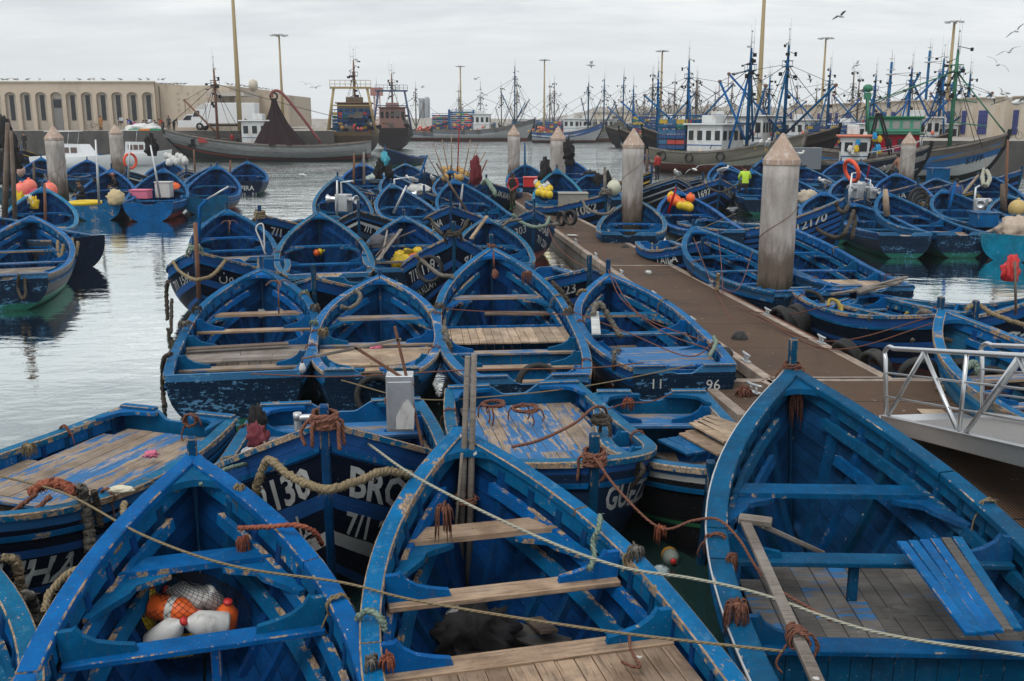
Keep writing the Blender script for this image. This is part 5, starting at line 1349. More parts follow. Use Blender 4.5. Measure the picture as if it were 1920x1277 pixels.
# L2 fenders
for i, (x, y) in enumerate([(112, 460), (125, 458), (139, 455)]):
    S(f'mossy rope fender loop, {["left", "middle", "right"][i]} one of three on the grey green bottomed boat', [(x - 4, y - 8, 1.0), (x - 3, y + 14, .7), (x + 3, y + 22, .6), (x + 7, y - 2, .95)], .055, 'rope_tan', .5, 88 + i)
S('dark rope loop on the flank of the left edge boat', [(35, 515, .9), (33, 540, .55), (42, 560, .35), (48, 550, .45), (46, 520, .8)], .04, 'rope_dark', .4, 91)

# --- tyres
tyre('black car tyre hung half over the stern of the longest middle row boat', at(1009, 722, .62), (.15, -1, .25), .34, .2)
tyre('worn black tyre hanging on the transom of the short weathered boat', at(706, 742, .50), (.1, -1, .15), .33, .17)
tyre('thin black tyre hanging on the bow of the MACH ALLAH boat', at(806, 505, 1.05), (-.35, -1, .2), .34, .14)
tyre('tyre hanging on the side of the 1062 boat', at(1070, 408, .95), (-.8, -.8, .1), .30, .16)
tyre('big tyre fender on the stern corner beside the foot of the nearest pile', at(1514, 575, .55), (-.3, -1, .2), .38, .24)
tyre('tyre hanging at the left end of the 1062 boat', at(1053, 410, .85), (-.9, -.5, .1), .30, .18)
for i, (x, y, z) in enumerate([(1466, 602, .42), (1486, 606, .35), (1497, 598, .42), (1590, 668, .42), (1642, 690, .42)]):
    tyre(['tyre wedged at the foot of the nearest pile, left', 'tyre wedged at the foot of the nearest pile, middle', 'tyre wedged at the foot of the nearest pile, right', 'tyre lying against the right side of the walkway', 'tyre at the corner of the landing pontoon'][i], at(x, y, z), (1, .4, .3 + .2 * (i % 2)), .33, .2)
for i, (x, y) in enumerate([(1725, 712), (1800, 715), (1855, 730), (1890, 752)]):
    tyre(f'tyre fender on the far edge of the landing, {["first", "second", "third", "fourth"][i]} from the left', at(x, y - 4, .42), (.25, 1, .15), .34, .2)
tyre('dark tyre fender between the left edge boat and the mossy piles boat', at(92, 402, .7), (.8, -.6, .1), .35, .2)
tyre('low tyre in the water at the foot of the dark footed pile', at(138, 400, .2), (.2, -.6, .8), .48, .28)
for i, (x, y, z) in enumerate([(1405, 640, .45), (1377, 672, .45), (1190, 470, .40), (1360, 675, .4)]):
    lump(['grey fender ball squeezed between the 96 boat and the walkway', 'grey fender ball at the stern of the 96 boat', 'grey fender ball under the small navy boat by the walkway', 'dark fender sack at the stern corner of the 96 boat'][i], at(x - 18, y, z), (.16, .16, .2), 'rubber', i + 2, 'fender', 'fender_ball', .12)

# --- gear in the front left boat: netted floats
G = 'plastic floats in the net in the front left boat'
def jug(label, c, A, m, r=.085, L=.30, band=None):
    rt = thing('plastic_float', label, 'float', c, 0, G)
    mb = MB(); mb.lathe([(.02, -L / 2), (r * .85, -L / 2), (r, -L / 2 + .02), (r * 1.02, 0), (r, L * .22), (r * .62, L * .38), (.035, L * .48), (.03, L * .56)], 18, (0, 0, 0), A)
    mb.build('bottle', m, rt)
    mb = MB(); mb.lathe([(.036, L * .53), (.036, L * .62), (.0, L * .63)], 12, (0, 0, 0), A); mb.build('cap', PLR(), rt)
    if band:
        mb = MB(); mb.lathe([(r * 1.045, -.03), (r * 1.06, 0), (r * 1.045, .03)], 18, (0, 0, 0), A, caps=False); mb.build('band', band, rt)
    return rt
nz = lambda x, y, z: at(x, y, z)
JL = [('yellow float with a band of tan twine, at the left of the netted heap', (276, 1142, .58), (.2, .1, 1), PLY(), 0.097, 0.36, 'rope_tan'),
 ('orange float with a pale band, in the middle of the netted heap', (325, 1143, .62), (1, -.15, -.1), PLO(), 0.105, 0.38, PLW()),
 ('white jug on top at the back of the netted heap', (352, 1116, .66), (-1, .2, .15), PLW(), 0.105, 0.34, None), ('white jug with a red cap at the front of the netted heap', (312, 1188, .50), (.8, -.1, .6), PLW(), 0.101, 0.34, None),
 ('white jug lying at the right front of the netted heap', (388, 1170, .55), (-.9, -.3, .2), PLW(), 0.105, 0.34, None), ('orange float at the right end of the netted heap', (424, 1160, .52), (.2, -.2, 1), PLO(), 0.092, 0.30, None),
 ('white jug at the right back of the netted heap', (400, 1128, .6), (.3, .5, -.8), PLW(), 0.084, 0.30, None), ('yellow float mostly hidden below the others in the netted heap', (345, 1210, .34), (1, .3, 0), PLY(), 0.092, 0.30, None)]
for l_, p_, A_, m_, r_, L_, b_ in JL: jug(l_, nz(*p_), A_, m_, r_, L_, b_)
mb = MB(); c0 = nz(345, 1178, .36)
rows = []
for i in range(15):
    a = math.pi * .56 * i / 14; row = []
    for j in range(40):
        t = 2 * math.pi * j / 40; k = 1 + .10 * mn.noise(V((math.cos(t) * 1.6, math.sin(t) * 1.6, a * 2)))
        row.append(c0 + V((math.sin(a) * math.cos(t) * .55 * k, math.sin(a) * math.sin(t) * .36 * k, math.cos(a) * .46 * k)))
    rows.append(row)
for i in range(14):
    for j in range(40):
        for q in ((i + 1, (j + 1) % 40), (i + 1, (j - 1) % 40)):
            mb.tube([rows[i][j], rows[q[0]][q[1]]], .0022, 3, caps=False)
tag(mb.build('fishing_net', 'black_cloth'), 'fine dark net drawn over the plastic floats in the front left boat', 'net')
# --- front middle boat
P0 = at(878, 1108, .06)
for i, (dx, top, lb) in enumerate([(0, 664, 'taller of two weathered poles standing in the front middle boat'), (-.09, 668, 'second weathered pole lashed beside the taller one in the front middle boat')]):
    b_ = P0 + V((dx, .02 * i, 0)); t_ = far(889 - 12 * i, top, P0.y + .05)
    mb = MB(); mb.tube([b_, b_.lerp(t_, .5), t_], [.034, .032, .027], 10, rj=.06); tag(mb.build('wooden_pole', 'wood_grey'), lb, 'pole')
mb = MB(); b_ = P0 + V((-.17, -.02, 0)); mb.tube([b_, far(866, 850, P0.y - .1)], .014, 8); tag(mb.build('wooden_pole', 'wood_grey'), 'thin short stick beside the two poles in the front middle boat', 'pole')
coil('brown lashing round the two poles in the front middle boat', far(874, 935, P0.y), .09, .012, 3, 'rope_rust', h=.06, tails=3)
r = thing('bucket', 'white plastic pail lying in the front middle boat', 'bucket', at(862, 1160, .22), .4)
mb = MB(); mb.lathe([(.0, -.09), (.10, -.09), (.105, -.02), (.11, .07), (.118, .075), (.118, .10), (.10, .10), (.095, -.07), (0, -.07)], 22, (0, 0, 0), (.9, -.5, .5)); mb.build('pail', PLW(), r)
mb = MB()
for k in range(3): mb.torus(V((.9, -.5, .5)).normalized() * (.03 * k - .02), .113, .005, 22, 5, (.9, -.5, .5))
mb.build('rib_ring', PLW(), r)
lump('heap of black netting in the bottom of the front middle boat', at(895, 1192, .24), (.34, .24, .22), 'black_cloth', 3, 'net heap', 'net_heap', .6, 4.5, 48)
mb = MB()
for k in range(7):
    a = .2 * k
    mb.tube(bez([at(840 + 4 * k, 1195 + 8 * k, .24 + .01 * k), at(880, 1225 + 5 * k, .22), at(930, 1210 + 5 * k, .2), at(948, 1190 + 4 * k, .14)], 8), .014, 6)
tag(mb.build('dark_rope', 'black_cloth'), 'dark rope looped over the black netting in the front middle boat', 'rope')
mb = MB(); mb.beam(at(955, 1180, .2), at(1060, 1212, .2), .26, .03, .004); tag(mb.build('loose_plank', 'floor_dark'), 'dark loose plank lying beside the black netting', 'plank')
mb = MB(); mb.beam(at(1000, 1160, .22), at(1030, 1185, .35), .16, .03, .004); tag(mb.build('loose_plank', 'wood_dark'), 'short brown board leaning behind the black netting', 'plank')
S('brown rope with an iron hook lying on the plank deck of the front middle boat', [(1180, 1190, .82), (1182, 1215, .8), (1195, 1240, .79), (1200, 1250, .79), (1185, 1250, .79), (1165, 1240, .79)], .012, 'rope_rust', .1, 95)
# --- front right boat: crutch, panel
o1, o2, o3 = at(1396, 976, 1.12), at(1538, 1290, 1.02), at(1434, 984, 1.12)
r = thing('boom_crutch', 'bare wood V shaped boom crutch lying across the front right boat', 'oar', o1, 0)
mb = MB(); mb.beam(V((0, 0, 0)), o2 - o1, .085, .05, .008); mb.build('long_leg', 'wood_grey', r)
mb = MB(); mb.beam(o3 - o1 + V((-.04, 0, 0)), at(1540, 1036, .62) - o1, .08, .045, .008); mb.build('short_leg', 'wood_grey', r)
mb = MB(); mb.beam(V((-.05, 0, .02)), o3 - o1 + V((.06, 0, .02)), .12, .06, .01); mb.build('cross_piece', 'wood_grey', r)
coil('rust brown lashing round the wooden crutch in the front right boat', o1.lerp(o2, .76) + V((0, 0, .0)), .065, .010, 6, 'rope_rust', (o2 - o1), .14, 7, 3)
Q = [at(1680, 1018, 1.0), at(1805, 1008, 1.0), at(1915, 1180, 1.0), at(1812, 1190, 1.0)]
r = thing('hatch_cover', 'loose blue plank panel laid over the seats of the front right boat', 'panel', (0, 0, 0))
n = 6
for k in range(n):
    a, b, c, d = Q[0].lerp(Q[1], k / n), Q[0].lerp(Q[1], (k + 1) / n), Q[3].lerp(Q[2], (k + 1) / n), Q[3].lerp(Q[2], k / n)
    mb = MB(); w = ((b - a).length + (c - d).length) / 2 - .006
    mb.beam((a + b) / 2, (c + d) / 2, w, .032, .005, tone=RND.uniform(-.15, .15)); mb.build('plank', 'blue_panel' if k != 4 else 'floor_dark', r)
mb = MB()
H3 = BT['A3'][1]; rows = []
for side in (-1,):
    mb.tube([on_boat(BT['A3'][0], (side * (H3.hb(s) + .036), s * H3.L, H3.zg(s) + .0)) for s in [1 - .03 * k for k in range(30)]], .011, 6)
o = mb.build('metal_strip', 'galv', BT['A3'][0]); o.matrix_parent_inverse = BT['A3'][0].matrix_basis.inverted()
tuft('bunch of brown dried rope on the left rail of the front right boat', at(1382, 1136, 1.05), 'rope_rust', .075, 60, 97, .16)
tuft('brown rope knot inside the left rail of the front right boat', at(1372, 1045, 1.02), 'rope_rust', .05, 40, 98, .12)
lump('grey tarpaulin lying under the seat of the front right boat', at(1720, 1172, .3), (.4, .2, .14), C_('tarp_grey', (.09, .09, .085), .8), 5, 'tarpaulin', 'tarpaulin', .3, 3)
mb = MB(); mb.beam(inb('A3', -.1, .60, .775), inb('A3', -.1, .60, .3), .08, .06, .006, (0, 1, 0)); o = mb.build('seat_post', 'blue_dull', BT['A3'][0]); o.matrix_parent_inverse = BT['A3'][0].matrix_basis.inverted()
mb = MB(); mb.beam(inb('A1', .12, .686, .79), inb('A1', .12, .686, .05), .07, .05, .006, (0, 1, 0)); o = mb.build('seat_post', 'blue', BT['A1'][0]); o.matrix_parent_inverse = BT['A1'][0].matrix_basis.inverted()
# floating litter
r = thing('plastic_bottle', 'clear plastic bottle with an orange label floating upside down in dark water', 'bottle', at(1258, 1045, .03), .3)
A = (.25, .9, .15)
mb = MB(); mb.lathe([(0, -.17), (.07, -.17), (.085, -.14), (.085, .05), (.05, .12), (.025, .15), (.025, .18)], 20, (0, 0, 0), (-.3, -.9, .2)); mb.build('bottle_body', C_('clear_plastic', (.25, .28, .25), .15, var=.1), r)
mb = MB(); mb.lathe([(.088, -.12), (.088, -.03)], 20, (0, 0, 0), (-.3, -.9, .2), caps=False); mb.build('paper_label', C_('label_orange', (.6, .28, .03)), r)
mb = MB(); mb.lathe([(.03, .16), (.03, .19), (0, .19)], 12, (0, 0, 0), (-.3, -.9, .2)); mb.build('cap', PLR(), r)
lump('pale crumpled plastic bag floating beside the upside down bottle', at(1238, 1072, .02), (.10, .08, .06), C_('bag_pale', (.35, .42, .44), .3), 8, 'bag', 'plastic_bag', .4, 3)
# --- HAIB boat
lump('pink rag lying on the plank deck of the HAIB boat', at(284, 852, .80), (.07, .06, .04), PINK(), 2, 'rag', 'rag', .5, 3)
lump('white and yellow plastic bag on the rail of the HAIB boat', at(228, 918, .98), (.12, .05, .04), C_('bag_white', (.6, .56, .42), .4), 3, 'bag', 'plastic_bag', .3, 3)
# --- 2130 boat: switch box with angle iron frame, flags, lid
c = at(752, 805, .78)
r = thing('metal_cabinet', 'grey metal switch box standing on the right quarter of the 2130 boat', 'cabinet', c, .06)
mb = MB(); mb.box((0, 0, .36), (.33, .26, .70), ch=.008); mb.build('case', 'galv', r)
mb = MB(); mb.box((0, -.136, .34), (.29, .012, .60), ch=.004); mb.build('door', 'galv', r)
mb = MB(); mb.box((-.175, -.1, .40), (.02, .05, .08), ch=.004); mb.build('latch', 'rust', r)
mb = MB(); mb.prism([(-.05, -.05), (.16, -.05), (.18, .2), (.1, .32), (.03, .26), (-.05, .1)], (.0, -.15, .1), (1, 0, 0), (0, 0, 1), .012); mb.build('dented_cover', PLW(), r)
r = thing('lamp_frame', 'rusty angle iron lamp frame with a hanging bulb beside the grey switch box', 'lamp frame', c, 0)
zc = c.y
for nm, a, b in (('upright', (740, 612), (792, 835)), ('boom', (592, 668), (752, 636)), ('brace', (664, 650), (776, 722))):
    mb = MB(); mb.beam(far(*a, zc - .1) - c, far(*b, zc - .1) - c, .035, .03, .004, (0, 1, 0)); mb.build(nm, 'wood_grey' if nm == 'boom' else 'rust', r)
pb = far(567, 690, zc - .1) - c
mb = MB(); mb.lathe([(0, -.05), (.032, -.045), (.045, 0), (.025, .05), (.02, .06)], 14, pb); mb.build('bulb', PLW(), r)
mb = MB(); mb.tube([pb + V((0, 0, .05)), pb + V((0, 0, .12)), far(592, 668, zc - .1) - c], .012, 6); mb.build('socket', 'rust', r)
r = thing('flag_bundle', 'furled dark and red flag leaning on the left rail of the 2130 boat', 'flag', at(508, 868, 1.05), 0)
p0 = V((0, 0, 0)); p1 = far(478, 772, 10.9) - r.location
mb = MB(); mb.tube([p0, p1], .013, 7); mb.build('stick', 'wood_grey', r)
lump('', p0.lerp(p1, .80) + V((0, -.02, 0)), (.09, .07, .18), 'black_cloth', 6, '', 'dark_flag', .35, 2.5, 22, r)
lump('', p0.lerp(p1, .48) + V((-.05, -.03, 0)), (.11, .06, .14), C_('cloth_maroon', (.16, .03, .04), .8), 9, '', 'red_flag', .35, 2.5, 22, r)
r = thing('pail_lid', 'round white lid lying in the left side of the 2130 boat', 'lid', at(490, 850, .85), 0)
mb = MB(); mb.lathe([(0, .0), (.20, 0), (.215, .02), (.205, .03), (.19, .018), (0, .018)], 26); mb.build('disc', PLW(), r)
mb = MB(); mb.torus((0, 0, .03), .212, .012, 28, 6); mb.build('rim', 'galv', r)
lump('pink cloth lying by the right rail of the 2130 boat', at(772, 850, .92), (.22, .12, .04), PINK(), 4, 'cloth', 'cloth', .3, 3)
lump('blue speckled rag beside the pink cloth', at(772, 862, .93), (.10, .07, .05), C_('rag_blue', (.05, .08, .2), .8), 5, 'rag', 'rag', .4, 3)
r = thing('pipe_stand', 'grey steel pipe elbow standing in the 2130 boat', 'pipe', at(560, 830, .85), 0)
mb = MB(); mb.tube(bez([(0, 0, -.1), (0, 0, .25), (.05, 0, .30), (.35, 0, .30)], 6), .042, 12); mb.build('pipe', 'galv', r)
mb = MB(); mb.tube([(0, 0, .28), (0, 0, .36)], .05, 12); mb.build('pipe_cap', 'galv', r)
# --- black and green boat: boards
def board(label, Q, z, m, n=3, th=.03, name='loose_board'):
    r = thing(name, label, 'board', (0, 0, 0))
    Q = [at(x, y, z) for x, y in Q]
    for k in range(n):
        a, b, c, d = Q[0].lerp(Q[1], k / n), Q[0].lerp(Q[1], (k + 1) / n), Q[3].lerp(Q[2], (k + 1) / n), Q[3].lerp(Q[2], k / n)
        mb = MB(); mb.beam((a + b) / 2, (c + d) / 2, ((b - a).length + (c - d).length) / 2 - .006, th, .004, tone=RND.uniform(-.2, .2)); mb.build('plank', m, r)
    return r
board('smooth blue hatch board lying in the black and green boat', [(1232, 826), (1300, 815), (1345, 843), (1290, 853)], .86, 'blue_panel', 4)
board('pale loose planks stacked at the right side of the black and green boat', [(1297, 795), (1330, 779), (1398, 800), (1362, 832)], .98, 'wood_pale', 4)
board('pale plank under the stack in the black and green boat', [(1276, 815), (1300, 806), (1372, 842), (1350, 856)], .90, 'wood', 2)
tyre('thin tyre hanging on the dark side of the black and green boat', at(1232, 905, .62), (-.9, -.7, .1), .30, .1)
# --- middle row interiors
lump('pale grey sack stowed under the seat of the grey deck boat', at(466, 588, .55), (.42, .22, .16), C_('sack_grey', (.34, .35, .37), .85), 3, 'sack', 'sack', .2, 3)
mb = MB(); mb.beam(at(488, 484, 1.55), at(489, 600, .25), .09, .05, .008, (0, 1, 0)); mb.beam(at(488, 484, 1.6), at(488, 520, 1.2), .13, .03, .008, (0, 1, 0)); tag(mb.build('oar', 'wood_grey'), 'weathered oar standing in the bow of the grey deck boat', 'oar')
def grapnel(label, c, h=.5, rz=0):
    r = thing('grapnel', label, 'anchor', c, rz)
    mb = MB(); mb.tube([(0, 0, 0), (.02, 0, h)], .014, 7); mb.build('shank', 'rust', r)
    for k in range(4):
        a = k * math.pi / 2 + .4; d = V((math.cos(a), math.sin(a), 0))
        mb = MB(); mb.tube(bez([V((.02, 0, h)), V((.02, 0, h)) + d * .13 + V((0, 0, .03)), V((.02, 0, h)) + d * .25 + V((0, 0, -.06))], 6), [.013] * 12 + [.006], 6); mb.build('prong', 'rust', r)
grapnel('rusty grapnel anchor resting on the bow seat of the grey deck boat', at(523, 588, .85), .62)
grapnel('rusty grapnel anchor in the bow of the boat behind the 1581 boat', at(430, 438, 1.25), .35)
board('narrow dark batten across the grey plank deck', [(352, 648), (540, 646), (540, 650), (352, 652)], .72, 'wood_dark', 1, .03)
board('narrow batten across the light plank deck of the longest middle row boat', [(910, 588), (1042, 582), (1042, 587), (910, 593)], .78, 'wood_dark', 1, .04)
lump('small pink rag on the pale plywood deck', at(705, 650, .80), (.09, .06, .04), PINK(), 7, 'rag', 'rag', .4, 3)
# hose bundle in C4
S('dark hose bundle hung over the left rail of the boat marked 96', [(1112, 590, 1.05), (1118, 570, 1.2), (1130, 575, 1.15), (1150, 610, .8), (1165, 632, .6)], .06, 'rope_grey', .1, 99, name='hose_bundle', cat='hose')
board('white faced board standing inside the left rail of the boat marked 96', [(1108, 585), (1122, 585), (1124, 625), (1112, 628)], 1.0, 'white_paint', 1, .03)
# posts and davits
def post(label, a, za, b, r=.035, m='rust', name='post', cat='post', d=None):
    A = at(*a, za); B = far(b[0], b[1], (d or A.y)); mb = MB(); mb.tube([A, A.lerp(B, .5), B], [r, r, r * .9], 8, rj=.05)
    return tag(mb.build(name, m), label, cat)
post('rusty wooden post at the stem of the 1581 boat', (373, 560), .7, (366, 418), .05, 'rust')
r = thing('davit', 'blue painted davit pole behind the 1581 boat', 'davit', at(373, 462, .9), 0)
b0 = V((0, 0, 0)); b1 = far(374, 388, at(373, 462, .9).y) - r.location; b2 = far(388, 374, at(373, 462, .9).y) - r.location; b3 = far(428, 350, at(373, 462, .9).y) - r.location
mb = MB(); mb.tube([b0, b1, b2], .05, 8); mb.build('pole', 'blue', r)
mb = MB(); mb.tube([b2, b3], .03, 7); mb.build('arm', 'galv', r)
r = thing('hoop_frame', 'white bent pipe hoop standing on the right rail behind the 1581 boat', 'hoop', at(499, 478, .95), 0)
d0 = r.location.y; W_ = lambda x, y: far(x, y, d0) - r.location
mb = MB(); mb.tube(bez([W_(498, 478), W_(488, 450), W_(480, 430), W_(486, 420), W_(494, 425), W_(496, 470)], 6), .022, 7); mb.build('hoop', PLW(), r)
for i, (x, y) in enumerate([(600, 478), (612, 476), (585, 477), (594, 480)]):
    r = thing('net_float', ['round yellow float in the pale plywood deck boat', 'second yellow float right of the first', 'yellow float on its left side', 'orange float between the yellow ones'][i] + ', fifth row', 'float', at(x, y, .5))
    mb = MB(); mb.sphere((0, 0, .09), .10, 12, 8, (1, 1, 1.1)); mb.build('ball', PLO() if i == 3 else PLY(), r); mb = MB(); mb.torus((0, 0, .21), .03, .012, 12, 6, (0, 1, 0)); mb.build('eye', 'black_cloth', r)
for i, (x, y) in enumerate([(750, 482), (765, 478), (758, 490), (775, 488), (745, 492), (785, 474)]):
    lump(['yellow net bag at the left', 'yellow net bag in the middle', 'yellow net bag at the front', 'yellow orange net bag at the right', 'yellow net bag lowest left', 'pale net bag at the back'][i] + ' of the heap between two seats, fifth row', at(x, y, .5), (.2, .16, .2), PLY() if i != 3 else PLO(), i + 11, 'net bag', 'net_bag', .3, 3)
lump('grey black bundle of cloth on the left rail of the yellow bag boat', at(712, 455, 1.1), (.32, .22, .22), C_('cloth_grey', (.08, .08, .09), .85), 12, 'bundle', 'cloth_bundle', .4, 3)
lump('second dark bundle beside the oars of the yellow bag boat', at(735, 450, 1.1), (.22, .2, .18), C_('cloth_navy', (.06, .07, .1), .85), 14, 'bundle', 'cloth_bundle', .4, 3)
for i, (a, b) in enumerate([((708, 488), (752, 430)), ((716, 485), (726, 432)), ((735, 450), (779, 432)), ((705, 480), (740, 440))]):
    mb = MB(); mb.beam(at(*a, 1.0), at(*b, 1.3 + .1 * i), .10 if i == 0 else .05, .03, .004); tag(mb.build('oar', 'wood_grey'), ['broad oar blade pointing up', 'thin oar nearly upright', 'thin stick pointing right', 'shorter oar shaft'][i] + ' from the left rail of the yellow bag boat', 'oar')
for i in range(2):
    mb = MB(); mb.beam(at(882 + 2 * i, 448, 1.0), at(911 + 2 * i, 408 - 3 * i, 1.6), .12, .03, .004); tag(mb.build('loose_board', 'wood_pale'), ['left', 'right'][i] + ' of two pale boards leaning on the bow beside the 2303 boat', 'board')

# --- small ties on the rails of the nearer boats
SHORT = {'A1': 'front left boat', 'A2': 'front middle boat', 'A3': 'front right boat', 'B1': 'HAIB boat', 'B2': '2130 boat', 'B3': 'GUEZZ boat', 'B4': 'black and green boat', 'C1': 'grey deck boat', 'C2': 'short weathered boat', 'C3': 'longest middle row boat', 'C4': 'boat marked 96',
         'E1': 'boat behind the 1581 boat', 'E2': 'pale plywood deck boat', 'E3': 'yellow bag boat', 'P1': 'boat alongside the walkway', 'P2': 'boat with loose spars', 'P3': 'yellow rope boat', 'P4': 'teal boat'}
for k, sh in SHORT.items():
    for side, s, mm in ((('P', RND.uniform(.5, .62), 'rope_rust')), ('S', RND.uniform(.12, .3), 'rope_rust'), ('S', RND.uniform(.66, .8), 'rope_tan')):
        r_, H_ = BT[k]; p = rail(k, side, s, -.02, -.01)
        ax = V((math.cos(0), 0, 0)); dirv = rail(k, side, s + .02) - rail(k, side, s - .02)
        coil(f'{"rusty" if mm == "rope_rust" else "tan"} rope turns on the {"left" if side == "P" else "right"} rail {"forward" if s > .6 else "aft" if s < .35 else "amidships"} of the {sh}', p, .075, .009, 3, mm, dirv, .05, int(s * 1000), 2, 'rope_lashing')

# --- aluminium gangway
def gangway():
    F0L, F0R = V((4.95, 12.75, .56)), V((6.32, 12.95, .56)); dv = V((.035, -1, .205)); Lg = 8.2
    r = thing('gangway', 'aluminium gangway with tube handrails rising from the landing pontoon', 'gangway', F0L)
    o = F0L
    for nm, f in (('side_beam', F0L), ('side_beam', F0R)):
        mb = MB(); mb.beam(f - o, f + dv * Lg - o, .06, .20, .008); mb.build(nm, 'steel', r)
        mb = MB(); mb.beam(f - o + V((0, 0, .105)), f + dv * Lg - o + V((0, 0, .105)), .10, .012, .002); mb.build('beam_flange', 'steel', r)
    mb = MB(); a = mb.add([F0L - o + V((.03, -.15, .06)), F0R - o + V((-.03, -.15, .06)), F0R + dv * Lg - o + V((-.03, 0, .06)), F0L + dv * Lg - o + V((.03, 0, .06))]); mb.face([a + 3, a + 2, a + 1, a])
    mb.build('tread_plate', mat('alu_grating', m_alugrate), r)
    mb = MB(); a0, a1 = F0L - o, F0R - o
    mb.prism([(0, 0), (1.39, .2), (1.3, .55), (.1, .4)], a0 + V((.0, .0, -.03)), (1, 0, 0), (0, 1, 0), .012); mb.build('foot_flap', 'steel', r)
    up = V((0, 0, 1.0))
    for f in (F0L, F0R):
        f = f - o
        b = f + dv * .12
        top = f + up + dv * .0 + V((0, .10, 0))
        P = [f + V((0, 0, .08)) + dv * .1] + bez([f + V((0, .08, .85)), top + V((0, .02, -.05)), top + dv * .10 + V((0, 0, .02)), top + dv * .25], 5) + [top + dv * Lg]
        mb = MB(); mb.tube(P, .03, 12); mb.build('handrail', 'steel', r)
        for hh in (.36, .68):
            mb = MB(); mb.tube([f + V((0, .04, hh)), f + V((0, 0, hh)) + dv * Lg], .014, 8); mb.build('middle_rail', 'steel', r)
        n = 4; st = Lg / n
        for k in range(n):
            p = f + dv * (k * st)
            mb = MB(); mb.tube([p + V((0, 0, .08)) + dv * .12, p + dv * (st * .5) + up], .027, 10); mb.build('diagonal_brace', 'steel', r)
            mb = MB(); mb.tube([p + dv * (st * .5) + up, p + dv * (st * 1.0) + V((0, 0, .08))], .027, 10); mb.build('diagonal_brace', 'steel', r)
            if k:
                mb = MB(); mb.tube([p + V((0, 0, .08)), p + up], .024, 10); mb.build('stanchion', 'steel', r)
def m_alugrate(g):
    o = g.n('ShaderNodeTexCoord').outputs['Object']; s = g.n('ShaderNodeSeparateXYZ', None, Vector=o)
    b = g.math('MAXIMUM', g.step(g.math('PINGPONG', s.outputs[0], .012), .004, .002), g.step(g.math('PINGPONG', s.outputs[1], .02), .006, .003))
    n = g.noise(o, 6, 4)
    g.out(g.mix(b, (.16, .15, .13), g.mix(n, (.36, .36, .35), (.50, .50, .50))), .5, b, .7, .01, .5)
gangway()
board('pale loose sheet of plywood lying on the landing pontoon', [(1718, 768), (1768, 767), (1790, 788), (1745, 788)], .52, 'wood_pale', 1, .012)
lump('heap of frayed tan rope on the far edge of the landing pontoon', at(1790, 728, .55), (.25, .15, .06), 'rope_tan', 3, 'rope heap', 'rope_heap', .5, 5, 40)
lump('heap of rusty rope on the far edge of the landing pontoon', at(1845, 735, .55), (.30, .14, .06), 'rope_rust', 4, 'rope heap', 'rope_heap', .5, 5, 40)
tuft('rusty rope tangle on the pontoon spur', at(1395, 735, .56), 'rope_rust', .12, 90, 101, .05)
for i, (x, y) in enumerate([(1215, 484), (1073, 441)]):
    lump(['white paper scrap lying on the walkway near its middle', 'pale paper scrap lying flat on the far part of the walkway'][i], at(x if i else 1216, y if i else 511, .53), (.09, .1, .05) if i == 0 else (.2, .12, .02), PLW(), i + 5, 'litter', 'paper_scrap', .5, 3)
# ---------------------------------------------------------------- quays and buildings
def slab(name, poly, z0, z1, m, top=None):
    mb = MB(); n = len(poly)
    a = mb.add([(x, y, z0) for x, y in poly]); b = mb.add([(x, y, z1) for x, y in poly])
    mb.face([b + i for i in range(n)], mi=1 if top else 0)
    for i in range(n):
        j = (i + 1) % n; mb.face([a + i, a + j, b + j, b + i])
    return mb.build(name, [m, top] if top else m)
CONC = lambda: C_('quay_concrete', (.075, .072, .068), .9, var=.4, scale=1.2, dirt=(.03, .032, .028), dscale=.6)
CONCT = lambda: C_('quay_paving', (.30, .275, .24), .9, var=.2, scale=1.5, dirt=(.2, .18, .15), dscale=.4)
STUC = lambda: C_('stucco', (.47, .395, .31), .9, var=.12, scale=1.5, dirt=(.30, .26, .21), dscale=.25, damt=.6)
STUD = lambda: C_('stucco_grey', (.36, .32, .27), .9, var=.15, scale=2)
STUW = lambda: C_('stucco_pale', (.56, .49, .40), .9, var=.1, scale=1.5, dirt=(.42, .36, .29), dscale=.25, damt=.5)
GLASS = lambda: C_('dark_glass', (.015, .018, .022), .2, var=.3)
QZ = 3.35
tag(slab('quay', [(-110, 120), (-21, 120), (-27, 150), (-31, 175), (-110, 175)], -3, QZ, CONC(), CONCT()), kind='structure')
QR = 2.85
tag(slab('quay', [(31.5, 86), (75, 84), (75, 200), (38, 200), (36, 120)], -3, QR, CONC(), CONCT()), kind='structure')
tag(slab('quay', [(-60, 262), (120, 262), (120, 300), (-60, 300)], -3, 2.2, CONC(), CONCT()), kind='structure')

